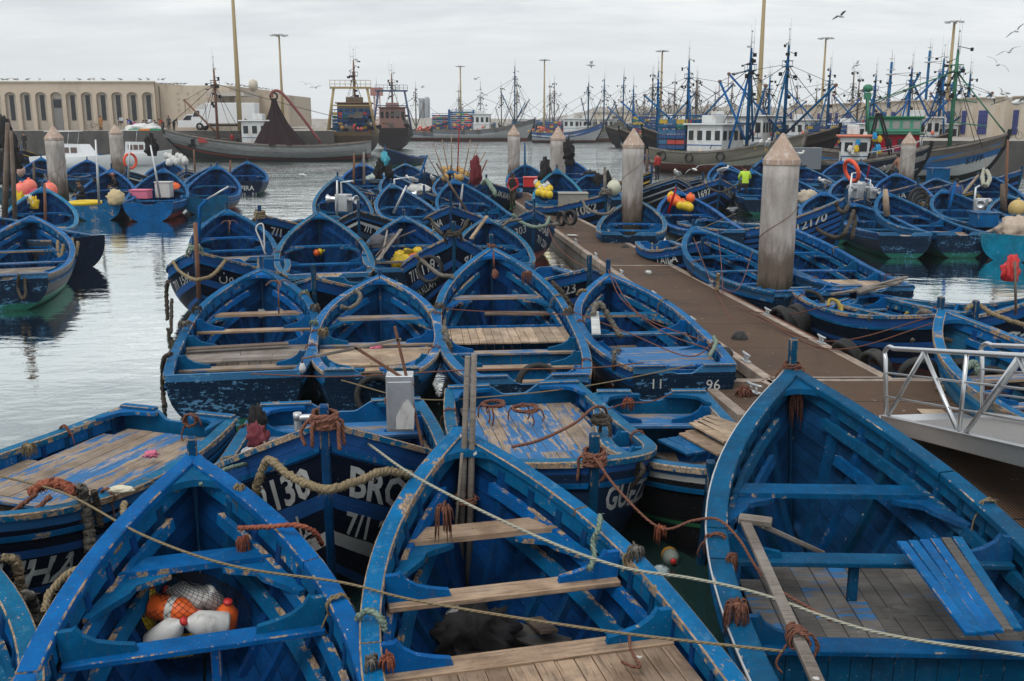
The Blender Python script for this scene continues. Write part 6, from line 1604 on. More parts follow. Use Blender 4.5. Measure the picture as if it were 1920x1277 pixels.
def arcade():
    r = thing('arcaded_building', 'long beige flat roofed building with a row of tall arched niches on the left quay', 'building', (-44.6, 128, QZ))
    n, w, Hh, dep = 15, 1.905, 5.85, .35
    mb = MB(); wr = .70; z0, zs = 0.0, 4.15   # niche half width, springing height
    NA = 12
    for k in range(n):
        x0 = -(k + 1) * w; xc = x0 + w / 2
        arc = [(xc - wr * math.cos(math.pi * i / NA), zs + wr * .72 * math.sin(math.pi * i / NA)) for i in range(NA + 1)]
        for xa, xb in ((x0, xc - wr), (xc + wr, x0 + w)):
            a = mb.add([(xa, 0, z0), (xb, 0, z0), (xb, 0, zs), (xa, 0, zs)]); mb.face([a, a + 1, a + 2, a + 3])
        a = mb.add([(x0, 0, zs), (x0, 0, Hh), (x0 + w, 0, Hh), (x0 + w, 0, zs)]); b = mb.add([(x, 0, z) for x, z in arc]); t = mb.add([(x, 0, Hh) for x, z in arc])
        mb.face([a, b, t, a + 1]); mb.face([b + NA, a + 3, a + 2, t + NA])
        for i in range(NA): mb.face([b + i, b + i + 1, t + i + 1, t + i])
        path = [(xc - wr, z0)] + arc + [(xc + wr, z0)]
        f = mb.add([(x, 0, z) for x, z in path]); q = mb.add([(x, dep, z) for x, z in path])
        for i in range(len(path) - 1): mb.face([f + i, q + i, q + i + 1, f + i + 1])
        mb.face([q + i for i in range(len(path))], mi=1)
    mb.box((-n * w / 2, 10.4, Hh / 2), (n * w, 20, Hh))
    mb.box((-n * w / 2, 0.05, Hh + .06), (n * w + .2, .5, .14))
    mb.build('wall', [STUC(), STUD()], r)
    for k in range(n):
        xc = -(k + .5) * w
        m2 = MB()
        if k == 6:
            m2.box((xc, dep - .03, 1.95), (1.12, .06, 3.9)); m2.build('door', C_('door_grey', (.17, .17, .17), .6), r)
            m2 = MB(); m2.box((xc, dep - .075, 3.25), (.95, .03, 1.0)); m2.build('window', GLASS(), r)
        else:
            m2.box((xc, dep - .02, 2.75), (.56, .04, 3.1)); o = m2.build('window', C_('frame_dark', (.06, .06, .06), .6), r)
            m2 = MB(); m2.box((xc, dep - .05, 2.75), (.46, .02, 2.95)); m2.build('pane', GLASS(), o)
    return r
arcade()
def plain_block():
    r = thing('plain_building', 'plain beige block with rows of small square niches beside the arcaded building', 'building', (-44.4, 129, QZ))
    mb = MB(); mb.box((4.3, 16, 2.75), (8.8, 31, 5.5)); mb.box((10.5, 24, 2.5), (4.5, 16, 4.4), tone=.0); mb.build('wall', STUC(), r)
    for i in range(5):
        for j in range(4):
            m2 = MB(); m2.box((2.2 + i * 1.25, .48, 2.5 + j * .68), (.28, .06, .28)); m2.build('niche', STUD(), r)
    m2 = MB(); m2.box((9.0, .45, 4.4), (4.5, 5, .5)); m2.build('canopy', C_('canopy', (.40, .37, .33), .85), r)
    m2 = MB(); m2.box((9.0, 1.4, 1.7), (3.6, 3, 3.4)); o = m2.build('annex', STUW(), r)
    for x in (8.0, 9.3, 10.2):
        m2 = MB(); m2.box((x, -.12, 1.9), (.5, .06, 1.8)); m2.build('window', GLASS(), o)
    m2 = MB(); m2.lathe([(0, -.6), (.6, -.45), (.85, 0), (.6, .45), (0, .6)], 14, (10.4, 6, 5.7), (1, 0, 0)); m2.build('roof_tank', C_('tank', (.5, .45, .36), .7), r)
    return r
plain_block()
def truck():
    r = thing('box_truck', 'white box truck parked on the left quay', 'truck', (-37.9, 124.5, QZ))
    W_, K = PLW(), C_('tyre_black', (.015, .015, .015), .8)
    mb = MB(); mb.box((3.9, 0, 2.05), (5.9, 2.3, 2.45), ch=.05); mb.build('cargo_box', C_('truck_white', (.66, .67, .68), .5, var=.05), r)
    mb = MB(); mb.prism([(-.95, 0), (.85, 0), (.85, 2.0), (-.45, 2.0), (-.85, 1.05), (-.95, .95)], (0, 1.05, .55), (1, 0, 0), (0, 0, 1), 2.1); o = mb.build('cab', C_('cab_white', (.64, .65, .66), .4, var=.05), r)
    mb = MB(); mb.prism([(-.75, 1.1), (.1, 1.1), (.1, 1.8), (-.42, 1.8)], (0, -1.06, .55), (1, 0, 0), (0, 0, 1), .02); mb.build('side_window', GLASS(), o)
    mb = MB(); mb.prism([(-.4, 0), (.8, 0), (.8, .62), (.1, .45)], (0, .95, 2.58), (1, 0, 0), (0, 0, 1), 1.9); mb.build('wind_deflector', W_, r)
    mb = MB(); mb.beam((.2, 0, .62), (6.8, 0, .62), .9, .22); mb.build('chassis', K, r)
    for x in (.05, 5.3):
        for y in (-.95, .95):
            mb = MB(); mb.lathe([(.2, -.13), (.46, -.13), (.48, 0), (.46, .13), (.2, .13)], 20, (x, y, .47), (0, 1, 0)); o = mb.build('wheel', K, r)
            mb = MB(); mb.lathe([(0, -.15), (.2, -.15), (.22, 0), (.2, .15), (0, .15)], 14, (x, y, .47), (0, 1, 0)); mb.build('rim', 'galv', o)
    r2 = thing('white_van', 'white van parked half hidden behind the box truck', 'van', (-41.2, 127.0, QZ))
    mb = MB(); mb.prism([(-2.2, 0), (2, 0), (2, 1.6), (-1, 1.6), (-1.7, .9), (-2.2, .8)], (2, .9, .35), (1, 0, 0), (0, 0, 1), 1.8); mb.build('body', C_('cab_white', (.6, .6, .6)), r2)
    mb = MB(); mb.prism([(-1.55, .9), (.2, .9), (.2, 1.45), (-1.0, 1.45)], (2, -.92, .35), (1, 0, 0), (0, 0, 1), .02); mb.build('side_window', GLASS(), r2)
truck()
def right_block():
    r = thing('long_warehouse', 'long pale warehouse with buttresses and blue doors along the right quay', 'building', (51.5, 92, QR))
    A, B = V((0, 0, 0)), V((-9.0, 62, 0)); d = (B - A).normalized(); nrm = V((-d.y, d.x, 0)); L = (B - A).length; Hh = 4.0
    mb = MB()
    for k in range(10):
        s0 = -12 + k * 7.4
        p = A + d * s0; q = A + d * (s0 + 7.4)
        o = nrm * (.9 if k % 2 else 0)
        hh = Hh - .02 * k
        mb.beam(p - nrm * 4 + o + V((0, 0, hh / 2)), q - nrm * 4 + o + V((0, 0, hh / 2)), 8, hh)
        for t in (.12, .62):
            c = p.lerp(q, t) + o; mb.beam(c + nrm * .15 + V((0, 0, 1.6)), c + d * .8 + nrm * .15 + V((0, 0, 1.6)), .7, 3.2)
        mb.beam(p - nrm * .0 + o + V((0, 0, hh + .05)), q + o + V((0, 0, hh + .05)), .5, .1)
    mb.build('wall', STUW(), r)
    for k in range(10):
        s0 = -12 + k * 7.4
        for t, w in ((.36, 1.5), (.86, .8)):
            c = A + d * (s0 + 7.4 * t) + nrm * (.93 if k % 2 else .03)
            mb = MB(); mb.beam(c + V((0, 0, 1.5)), c + d * w + V((0, 0, 1.5)), .10, 2.4); o = mb.build('door', C_('door_blue', (.045, .06, .22), .6, var=.15), r)
            mb = MB()
            for i in range(1, 3): mb.beam(c + d * (w * i / 3) + nrm * .06 + V((0, 0, .4)), c + d * (w * i / 3) + nrm * .06 + V((0, 0, 2.6)), .05, .03, 0, (nrm.x, nrm.y, 0))
            for z in (.9, 1.5, 2.1): mb.beam(c + nrm * .06 + V((0, 0, z)), c + d * w + nrm * .06 + V((0, 0, z)), .03, .05)
            mb.build('door_rails', C_('door_blue_dark', (.03, .04, .15), .6), o)
right_block()
def mast(label, x, ytop, d, zb, wide=.32, lamp=True):
    t = far(x, ytop, d); r = thing('light_mast', label, 'light mast', (t.x, d, zb), 0, 'tall floodlight masts round the harbour')
    h = t.z - zb; mb = MB(); mb.lathe([(wide, 0), (wide * .85, h * .35), (wide * .5, h)], 14); mb.build('pole', C_('mast_ochre', (.30, .23, .12), .7, var=.15), r)
    if lamp:
        mb = MB(); mb.lathe([(.0, h + .15), (.55, h + .1), (.6, h - .05), (0, h - .1)], 14); mb.build('head_ring', 'galv', r)
        for k in range(6):
            a = k * math.pi / 3; mb = MB(); mb.box((math.cos(a) * .95, math.sin(a) * .95, h - .08), (.55, .4, .2), Matrix.Rotation(a, 3, 'Z'), ch=.03); mb.build('lamp', 'galv', r)
for a in [('thick ochre mast rising out of the frame behind the big net trawler', 433, -60, 118, QZ, .30, False), ('floodlight mast behind the white cabin trawler on the left quay', 523, 65, 140, QZ, .22),
          ('floodlight mast standing at the middle behind the stacked blue crates', 863, 124, 255, 2.2, .28), ('floodlight mast behind the far row of blue masted trawlers', 1021, 112, 225, 0, .26),
          ('floodlight mast above the red nets right of the middle', 1242, 95, 190, 0, .28), ('thick ochre mast rising out of the frame behind the right hand trawlers', 1436, -60, 104, 0, .30, False),
          ('floodlight mast between the two blue A frames on the right', 1549, 71, 155, QR, .24), ('floodlight mast behind the long warehouse near the right edge', 1790, 40, 132, QR, .30)]: mast(*a)
# breakwater, far shed, tower, chimneys
mb = MB(); rows = []
for i in range(90):
    x = -70 + i * 3.2; row = []
    base = 3.2 if x < 8 else 3.2 + 3.8 * min(1, (x - 8) / 22)
    for j in range(7):
        k = j / 6; row.append((x + RND.uniform(-1, 1), 292 + 18 * k + RND.uniform(-1, 1), 2 + base * math.sin(k * math.pi) ** .7 * RND.uniform(.82, 1.08)))
    rows.append(row)
mb.grid(rows, sm=False); tag(mb.build('breakwater', C_('rubble', (.30, .28, .25), .95, var=.45, scale=.6)), kind='structure')
r = thing('harbour_shed', 'low pale shed on the far quay right of the middle', 'shed', (27, 275, 2.2)); mb = MB(); mb.box((12, 0, 2.2), (34, 8, 4.4)); mb.build('wall', STUW(), r)
mb = MB(); mb.box((12, 0, 4.5), (34.6, 8.6, .25)); mb.build('roof', C_('roof_grey', (.3, .3, .3)), r)
for k in range(4): mb = MB(); mb.box((1 + 7 * k, -4.03, 1.8), (2.6, .1, 3.4)); mb.build('door', C_('door_dark', (.08, .09, .1)), r)
t = far(706, 165, 290); r = thing('lattice_tower', 'slim red and white lattice tower with a square head far away', 'tower', (t.x, 290, 2.2)); h = t.z - 2.2
mb = MB()
for sx in (-1, 1):
    for sy in (-1, 1): mb.tube([(sx * 1.0, sy * 1.0, 0), (sx * .7, sy * .7, h)], .12, 5)
mb.build('leg', C_('tower_white', (.6, .5, .5)), r)
mb = MB()
for k in range(12):
    z = h * k / 12; w = 1.0 - .3 * k / 12
    for a, b in (((-w, -w), (w, -w)), ((w, -w), (w, w)), ((w, w), (-w, w)), ((-w, w), (-w, -w))): mb.tube([(*a, z), (*b, z + h / 12)], .07, 4)
mb.build('lattice', C_('tower_red', (.45, .12, .10)), r)
mb = MB(); mb.box((0, 0, h - 1), (3.2, 3.2, 2.2)); mb.build('cabin', C_('cabin_red', (.3, .13, .11)), r); mb = MB(); mb.tube([(0, 0, h), (0, 0, h + 3)], .08, 5); mb.build('antenna', 'galv', r)
for i, (x, yt) in enumerate([(790, 184), (800.5, 182)]):
    t = far(x, yt, 420); mb = MB(); mb.lathe([(1.15, -5), (1.15, t.z - 1), (.9 if i else 1.15, t.z)], 16); o = mb.build('chimney', C_('chimney_grey', (.30, .32, .35), .8)); o.location = (t.x, 420, 0)
    tag(o, ['left', 'right'][i] + ' of two slim grey chimneys on the horizon', 'chimney')

# ---------------------------------------------------------------- trawlers
def thull(nm, bands, bottom, zw, wear, chip=(.2, .2, .2)): return mat('trawler_' + nm, m_hull, bands, bottom, zw, wear, chip, .55, 5.0)
TB = {'grey': lambda: thull('grey', [(0, (.12, .125, .125)), (.25, (.20, .21, .21)), (1.35, (.05, .055, .055)), (1.55, (.22, .03, .025)), (1.72, (.03, .035, .035))], (.10, .12, .10), .12, .55, (.10, .08, .06)),
      'rust': lambda: thull('rust', [(0, (.10, .07, .04)), (.5, (.05, .035, .025)), (1.6, (.018, .016, .016))], (.02, .02, .02), .2, .7, (.10, .05, .03)),
      'dark': lambda: thull('dark', [(0, (.03, .022, .02)), (.3, (.02, .018, .02))], (.015, .012, .012), .2, .6, (.09, .05, .035)),
      'white': lambda: thull('white', [(0, (.13, .13, .13)), (.7, (.06, .12, .24)), (.85, (.34, .35, .35))], (.13, .035, .03), .7, .5, (.2, .16, .13)),
      'bluew': lambda: thull('bluew', [(0, (.02, .09, .26)), (.55, (.45, .46, .46)), (.85, (.02, .09, .26)), (1.1, (.42, .43, .44))], (.10, .03, .03), .5, .45, (.22, .2, .18)),
      'old': lambda: thull('old', [(0, (.13, .125, .10)), (1.0, (.30, .30, .25)), (1.5, (.04, .09, .2)), (1.6, (.36, .35, .32)), (1.9, (.04, .09, .2)), (2.0, (.36, .35, .32))], (.13, .045, .035), .75, .8, (.12, .10, .06)),
      'navy': lambda: thull('navy', [(0, (.13, .13, .125)), (.16, (.008, .014, .03)), (1.5, (.3, .3, .3)), (1.6, (.008, .014, .03)), (1.8, (.3, .3, .3)), (1.88, (.1, .02, .02))], (.05, .015, .015), .2, .4, (.08, .07, .06)),
      'blue4': lambda: thull('blue4', [(0, (.09, .08, .07)), (.5, (.012, .10, .27)), (1.45, (.38, .39, .39)), (2.35, (.015, .017, .02))], (.015, .017, .02), .3, .75, (.09, .08, .07)),
      'green': lambda: thull('green', [(0, (.05, .075, .075)), (1.5, (.32, .33, .33))], (.11, .04, .035), .6, .5)}
def sx(mb, a, b, r): mb.tube([a, b], r, 5)
def trawler(label, bow, hd, L, B, zb, zm, zs, hull, house=None, masts=(), crates=None, floats=None, tyres=(), gantry=None, rig=True, text=None, pw=2.6, name='fishing_trawler', rake=2.2, group='larger fishing trawlers round the harbour'):
    """house: (s, width, length, height, colour, roof colour); masts: (s, height, colour, booms, A-frame half spread)"""
    h = math.radians(hd); f = V((-math.sin(h), math.cos(h), 0)); org = V((bow[0], bow[1], 0)) - f * L
    r = thing(name, label, 'trawler', org, h, group)
    H = Hull(L, B, zb, zs, zm, bt=.78, sm=.45, pw=pw, rake=rake, flare=.35)
    ns = 22; S_ = [i / ns for i in range(ns + 1)]; T_ = [j / 9 for j in range(10)]
    mb = MB()
    for sd in (1, -1):
        mb.grid([[H.pt(s, t, sd) for t in T_] for s in S_], uv=[[(s * L, H.zg(s) - H.pt(s, t).z) for t in T_] for s in S_], flip=sd > 0)
        mb.grid([[V((sd * max(.02, H.hb(s) - .12), s * L, H.zg(s) - k)) for k in (0, .9)] for s in S_], mi=0, uv=[[(0, 0.1)] * 2 for s in S_], flip=sd < 0)
    n = 8; out = [H.pt(0, j / n, 1) for j in range(n + 1)] + [H.pt(0, j / n, -1) for j in range(n, -1, -1)]
    a = mb.add(out); mb.face([a + i for i in range(len(out))][::-1], uv=[(0, zs - p.z) for p in out][::-1])
    mb.build('hull', TB[hull](), r)
    mb = MB(); rows = [[V((-max(.02, H.hb(s) - .1), s * L, H.zg(s) - .8)), V((max(.02, H.hb(s) - .1), s * L, H.zg(s) - .8))] for s in S_]
    mb.grid(rows, flip=True); mb.build('deck', 'wood_dark', r)
    mb = MB()
    for sd in (1, -1): mb.grid([[V((sd * (H.hb(s) - .16), s * L, H.zg(s) + .0)), V((sd * (H.hb(s) - .16), s * L, H.zg(s) + .09)), V((sd * (H.hb(s) + .06), s * L, H.zg(s) + .09)), V((sd * (H.hb(s) + .06), s * L, H.zg(s) - .06))] for s in S_], flip=sd > 0, sm=False)
    mb.build('gunwale', 'wood_grey', r)
    p = H.pt(1, .0, 1); q = H.pt(1, .5, 1); mb = MB(); mb.tube([p + V((0, .05, .35)), p, H.pt(1, .25, 1), q, H.pt(1, .8, 1)], .17, 6); mb.build('stem_post', 'black_paint' if hull != 'old' else 'wood_grey', r)
    if house:
        s, w, ln, hh, col, rc = house; z = H.zg(s) - .8; y = s * L
        mb = MB(); mb.box((0, y, z + hh / 2), (w, ln, hh), ch=.06); o = mb.build('wheelhouse', col, r)
        mb = MB(); mb.box((0, y, z + hh + .07), (w + .5, ln + .6, .16), ch=.05); mb.build('roof', rc, o)
        mb = MB(); mb.box((0, y - .2, z + hh + .5), (w * .5, ln * .4, .7), ch=.05); mb.build('upper_box', col, o)
        nw = max(3, int(w / .8)); zz = z + hh * .72
        for fy in (1, -1):
            for k in range(nw):
                mb = MB(); mb.box((-w / 2 + w * (k + .5) / nw, y + fy * (ln / 2 + .01), zz), (w / nw * .62, .05, hh * .26)); mb.build('window', GLASS(), o)
        nl = max(2, int(ln / .9))
        for fx in (1, -1):
            for k in range(nl):
                mb = MB(); mb.box((fx * (w / 2 + .01), y - ln / 2 + ln * (k + .5) / nl, zz), (.05, ln / nl * .55, hh * .26)); mb.build('window', GLASS(), o)
            mb = MB(); mb.box((fx * (w / 2 + .012), y, z + hh * .45), (.03, ln, .07)); mb.build('trim_line', 'blue', o)
    for ms in masts:
        s, mh, col, booms, af = ms; y = s * L; z = H.zg(s) - .8; top = V((0, y, z + mh))
        mb = MB(); mb.lathe([(.17, 0), (.15, mh * .8), (.09, mh)], 8, (0, y, z)); o = mb.build('mast', col, r)
        mb = MB(); mb.lathe([(.0, -.12), (.5, -.05), (.55, .02), (0, .03)], 10, (0, y, z + mh * .80)); mb.torus((0, y, z + mh * .80 + .5), .5, .025, 14, 4)
        for k in range(5): sx(mb, V((.5 * math.cos(k * 1.256), y + .5 * math.sin(k * 1.256), z + mh * .8)), V((.5 * math.cos(k * 1.256), y + .5 * math.sin(k * 1.256), z + mh * .8 + .5)), .02)
        mb.build('crow_nest', col, o)
        mb = MB()
        sx(mb, top, top + V((0, 0, 1.4)), .03); sx(mb, top + V((-.4, 0, -.4)), top + V((-.4, 0, 2.4)), .018); sx(mb, top + V((.3, .1, -.4)), top + V((.3, .1, 1.9)), .018); mb.box(top + V((.35, 0, .1)), (.5, .2, .15)); mb.sphere(top + V((0, 0, 1.4)), .09, 6, 4); mb.box(top + V((-.2, 0, .5)), (.5, .06, .06)); mb.build('antenna', 'galv', o)
        mb = MB(); q = random.Random(int(mh * 7 + s * 90))
        for k in range(14): p_ = top + V((q.gauss(0, .5), q.gauss(0, .6), -q.random() * mh * .5)); mb.box(p_, (q.uniform(.1, .5), q.uniform(.08, .3), q.uniform(.08, .4))); sx(mb, p_, V((0, y, p_.z + .3)), .03)
        mb.build('fittings', 'black_paint', o)
        if af:
            for sd in (1, -1): mb = MB(); mb.tube([V((sd * .1, y, z + mh * .78)), V((sd * af, y - .6, z + .2))], .10, 7); mb.build('strut', col, r)
            mb = MB(); mb.tube([V((-af * .62, y - .4, z + mh * .32)), V((af * .62, y - .4, z + mh * .32))], .08, 6); mb.build('cross_bar', col, r)
        for bx, by, bz in booms:
            e = V((bx, y + by, z + bz)); mb = MB(); mb.tube([V((0, y - .2 * (1 if by < 0 else -1), z + 1.6)), e], .11, 6); mb.build('boom', col, r)
            mb = MB(); mb.lathe([(0, -.1), (.16, -.08), (.16, .08), (0, .1)], 8, e, (1, 0, 0)); sx(mb, e, e + V((0, 0, -1.6)), .02); sx(mb, e + V((.1, 0, 0)), e + V((.15, 0, -1.2)), .02); mb.build('block', 'rust', r)
            if rig: mb = MB(); sx(mb, e, V((0, y, z + mh * .82)), .022); mb.build('rigging', 'black_cloth', r)
        if rig:
            for e in (V((0, L - .3, zb + .2)), V((B * .38, y - 2.5, H.zg(s))), V((-B * .38, y - 2.5, H.zg(s))), V((0, L * .06, zs + 2.2)), V((B * .33, y + 2.2, H.zg(s))), V((-B * .33, y + 2.2, H.zg(s)))):
                mb = MB(); mb.tube(sag(V((0, y, z + mh * .82)), e, .15, 6), .03, 4); mb.build('rigging', 'black_cloth', r)
    if crates:
        s, w, ln, hh = crates; z = H.zg(s) - .8; y = s * L
        mb = MB(); rr = random.Random(int(L * 10)); cols = 6
        nx, ny, nz = max(2, int(w / .6)), max(2, int(ln / .8)), max(2, int(hh / .42))
        for i in range(nx):
            for j in range(ny):
                for k in range(nz):
                    if i in (0, nx - 1) or j in (0, ny - 1) or k == nz - 1: mb.box((-w / 2 + (i + .5) * w / nx, y - ln / 2 + (j + .5) * ln / ny, z + (k + .5) * hh / nz), (w / nx - .06, ln / ny - .06, hh / nz - .08), mi=rr.choice((0, 0, 0, 1, 2, 3, 4)))
        o = mb.build('fish_crates', [C_('crate_blue', (.02, .05, .15)), C_('crate_red', (.35, .04, .03)), C_('crate_green', (.02, .15, .07)), C_('crate_teal', (.02, .10, .2)), C_('crate_yellow', (.4, .27, .03))], r); o['kind'] = 'stuff'
        mb = MB()
        for i in range(nx + 1):
            for yy in (y - ln / 2 - .08, y + ln / 2 + .08): sx(mb, V((-w / 2 + i * w / nx, yy, z)), V((-w / 2 + i * w / nx, yy, z + hh + .3)), .04)
        for k in range(5):
            zz = z + (hh + .3) * k / 4
            for yy in (y - ln / 2 - .08, y + ln / 2 + .08): sx(mb, V((-w / 2, yy, zz)), V((w / 2, yy, zz)), .04)
            for xx in (-w / 2 - .05, w / 2 + .05): sx(mb, V((xx, y - ln / 2, zz)), V((xx, y + ln / 2, zz)), .04)
        mb.build('crate_rack', 'blue', r)
    if floats:
        s, n, sp = floats; rr = random.Random(n); y = s * L
        mb = MB(); ms_ = [BUOYP(), TAN(), C_('buoy_red', (.6, .08, .06)), C_('buoy_pale', (.5, .4, .3))]
        for k in range(n): mb.sphere((rr.uniform(-1, 1) * B * .42, y + rr.gauss(0, sp), H.zg(s) + rr.uniform(-.2, 1.1)), rr.uniform(.2, .32), 9, 6, mi=rr.randrange(4))
        o = mb.build('net_floats', ms_, r); o['kind'] = 'stuff'
    for i_, (sd, s) in enumerate(tyres):
        p = H.at_depth(s, .5, sd) + V((sd * .08, 0, 0))
        o = tyre('', p, (1, 0, .1), .42, .22, 'tyre_fender'); o.data.transform(Matrix.Rotation(h, 4, 'Z')); o.location = org
        if sd > 0: tag(o, f"{['first','second','third','fourth'][i_ % 4]} black tyre hung on the side of the {' '.join(label.split()[:7])}", 'tyre', 'tyres along the far trawlers')
        else: bpy.data.objects.remove(o)
    if gantry:
        s, w, hh, col = gantry; y = s * L; z = zs - .3
        for sd in (1, -1): mb = MB(); mb.tube([V((sd * w / 2, y, z)), V((sd * w * .34, y + .4, z + hh))], .16, 7); mb.tube([V((sd * w / 2, y + 3, z)), V((sd * w * .34, y + .6, z + hh))], .10, 6); mb.build('gantry_leg', col, r)
        mb = MB(); mb.beam((-w * .42, y + .4, z + hh), (w * .42, y + .4, z + hh), .5, .25); mb.beam((-w * .42, y + .2, z + hh * .62), (w * .42, y + .2, z + hh * .62), .2, .15); mb.build('gantry_beam', col, r)
        mb = MB()
        for k in range(9): sx(mb, V((-w * .42 + w * .84 * k / 8, y + .4, z + hh)), V((-w * .42 + w * .84 * k / 8, y + .4, z + hh + .9)), .03)
        for zz in (.45, .9): sx(mb, V((-w * .42, y + .4, z + hh + zz)), V((w * .42, y + .4, z + hh + zz)), .03)
        mb.build('gantry_rail', col, r)
        mb = MB(); rr = random.Random(3)
        for k in range(16): mb.box((rr.uniform(-w * .4, w * .4), y + rr.uniform(.5, 4), z + rr.uniform(0, hh * .45)), (rr.uniform(.3, 1.1), rr.uniform(.3, .9), rr.uniform(.2, .7)), mi=rr.randrange(3))
        mb.build('deck_gear', ['rust', 'black_paint', C_('gear_grey', (.12, .11, .10))], r)
    if text:
        sd, txt, d0, dep, hg, m = text; vs, fs, x0, x1 = text_mesh(txt, .03); W_ = (x1 - x0) * hg; mb = MB(); P = []
        for v in vs:
            a = (v.x - x0) * hg; s = H.s_arc(d0 + (W_ - a if sd > 0 else a)); P.append(H.at_depth(s, dep - v.y * hg, sd) + V((sd * .03, .02, 0)))
        mb.add(P)
        for f_ in fs: mb.face(f_)
        mb.build('lettering', m, r)
    return r, H
WH = lambda: C_('cabin_white', (.58, .60, .60), .5, var=.08, dirt=(.35, .28, .22), dscale=1.2, damt=.5)
BL, WG = 'blue_dull', 'wood_grey'
net, Hn = trawler('long grey trawler with a dark red net hoisted amidships along the left quay', (-40.2, 117.2), 91, 23.6, 6.0, 3.55, 1.75, 2.2, 'grey', (.54, 3.0, 3.0, 3.3, WH(), WH()), [(.735, 8.6, 'rust', [(1.5, 4, 5.2)], 0)], rake=4.0)
def hang_net():
    y = .43 * 23.6; c = V((2.6 - .0, y, 0))
    mb = MB(); rows = []
    top = V((-1.2, y + .3, 7.0))
    for i in range(15):
        k = i / 14; row = []
        for j in range(40):
            a = 2 * math.pi * j / 40; fo = 1 + .22 * math.sin(a * 9 + k * 2) + .1 * math.sin(a * 17)
            rr_ = (.22 + 2.5 * k ** 1.5) * fo
            row.append(top + V((math.sin(a) * rr_ * .45 * (1 + k * .6), math.cos(a) * rr_ - .3 * k, -5.2 * k)))
        rows.append(row)
    mb.grid(rows, wrap=True); o = mb.build('hoisted_net', C_('net_maroon', (.016, .005, .007), .95, var=.6, scale=9), None)
    o.location = net.location; o.rotation_euler = net.rotation_euler; tag(o, 'dark red fishing net hoisted into a tall cone on the long grey trawler', 'net')
    mb = MB(); mb.tube([r_[8] + V((.05, .1, 0)) for r_ in rows], .11, 6); o = mb.build('float_line', C_('net_yellow', (.5, .33, .02))); o.location = net.location; o.rotation_euler = net.rotation_euler; tag(o, 'yellow float line down the left edge of the hoisted red net', 'rope')
    mb = MB(); mb.tube(bez([V((0, y - 4.6, 2.0)), V((-.6, y - 2.6, 5.0)), V((-1.2, y - .6, 7.6)), V((-1.2, y + .4, 7.7)), top + V((0, .2, .1))], 6), .16, 7); mb.build('net_boom', C_('boom_red', (.2, .05, .05)), net)
    mb = MB(); mb.torus(top + V((0, 0, .2)), .4, .1, 16, 6, (1, 0, 0)); mb.build('power_block', 'black_paint', net)
    mb = MB(); rr = random.Random(2)
    for k in range(30): mb.box((rr.uniform(-2, 2), 23.6 * rr.uniform(.5, .86), 1.5 + rr.uniform(0, .9)), (rr.uniform(.4, 1), rr.uniform(.4, 1.2), rr.uniform(.3, .8)), mi=rr.randrange(4))
    mb.build('deck_gear', [C_('gear_green', (.03, .09, .06)), 'black_paint', C_('gear_red', (.3, .03, .03)), C_('gear_grey', (.12, .11, .10))], net)
hang_net()
trawler('rusty stern trawler with an ochre gantry and wire cages on the left', (-22.0, 146), 6, 20, 6.3, 4.2, 3.0, 3.2, 'rust', (.55, 4.4, 5, 4.4, C_('cabin_rust', (.11, .08, .05)), 'rust'), [(.55, 10, 'rust', [], 0)], (.30, 5, 4.4, 3.4), (.3, 60, 2.2), gantry=(.04, 6.0, 5.6, C_('gantry_ochre', (.30, .22, .10))))
trawler('dark stern trawler with a blue gantry and a star on its mast', (-20.5, 176), 6, 16, 6.2, 4.6, 3.2, 3.4, 'dark', (.55, 4.2, 5, 4.0, C_('cabin_pinkish', (.26, .15, .13)), 'rust'), [(.55, 9.5, 'rust', [], 0)], gantry=(.05, 6.0, 6.0, C_('gantry_blue', (.03, .06, .13))))
r = thing('mast_star', 'round star emblem standing above the dark stern trawler', 'star', far(744, 163, 166)); mb = MB(); mb.torus((0, 0, 0), .42, .03, 20, 4, (0, 1, 0))
for k in range(5):
    a, b = math.radians(90 + 144 * k), math.radians(90 + 144 * (k + 1)); sx(mb, V((.42 * math.cos(a), 0, .42 * math.sin(a))), V((.42 * math.cos(b), 0, .42 * math.sin(b))), .025)
sx(mb, V((0, 0, -.42)), V((0, 0, -2.4)), .03); mb.build('star', 'galv', r)
bm = [(2.4, 2.5, 6.5), (3.0, -1.5, 6.8)]; bm2 = [(-2.4, 2.2, 5.6), (2.8, 3.4, 6.2)]
def far_tr(label, x, d, *a, **k): p = far(x, 240, d); return trawler(label, (p.x, d), *a, **k)
far_tr('grey green trawler with a white bottom left of the stacked crates', 843, 238, -98, 20, 5.5, 4.4, 2.2, 2.2, 'green', (.4, 3.4, 3.6, 3.2, WH(), WH()), [(.6, 10, WG, bm, 0)])
far_tr('white hulled trawler carrying a high stack of blue crates', 1003, 232, -93, 23, 6, 5.0, 2.4, 2.6, 'white', (.46, 4.2, 4.4, 4.2, WH(), WH()), [(.80, 13.5, BL, bm2 + [(3, -3, 8)], 0), (.46, 10, 'galv', [], 0)], (.27, 4.5, 5.4, 5.0), (.40, 70, 1.8), [(-1, .3), (-1, .45), (-1, .62), (1, .3), (1, .45), (1, .62)])
far_tr('small trawler with pink floats and crates left of the white hulled one', 880, 236, -85, 13, 5, 3.0, 2.0, 2.2, 'white', None, [], (.5, 4, 4, 4.6), (.2, 30, 1), [(-1, .2), (-1, .5), (1, .2), (1, .5)])
far_tr('blue and white trawler piled with tan and pink floats, bow to the right', 1132, 214, -94, 15, 5.2, 4.2, 2.0, 2.3, 'bluew', (.55, 3.4, 3.4, 3.4, WH(), WH()), [(.78, 10, BL, bm, 0)], (.3, 4, 3.2, 3.2), (.22, 70, 1.6), [(-1, .55), (1, .55), (-1, .1), (1, .1)])
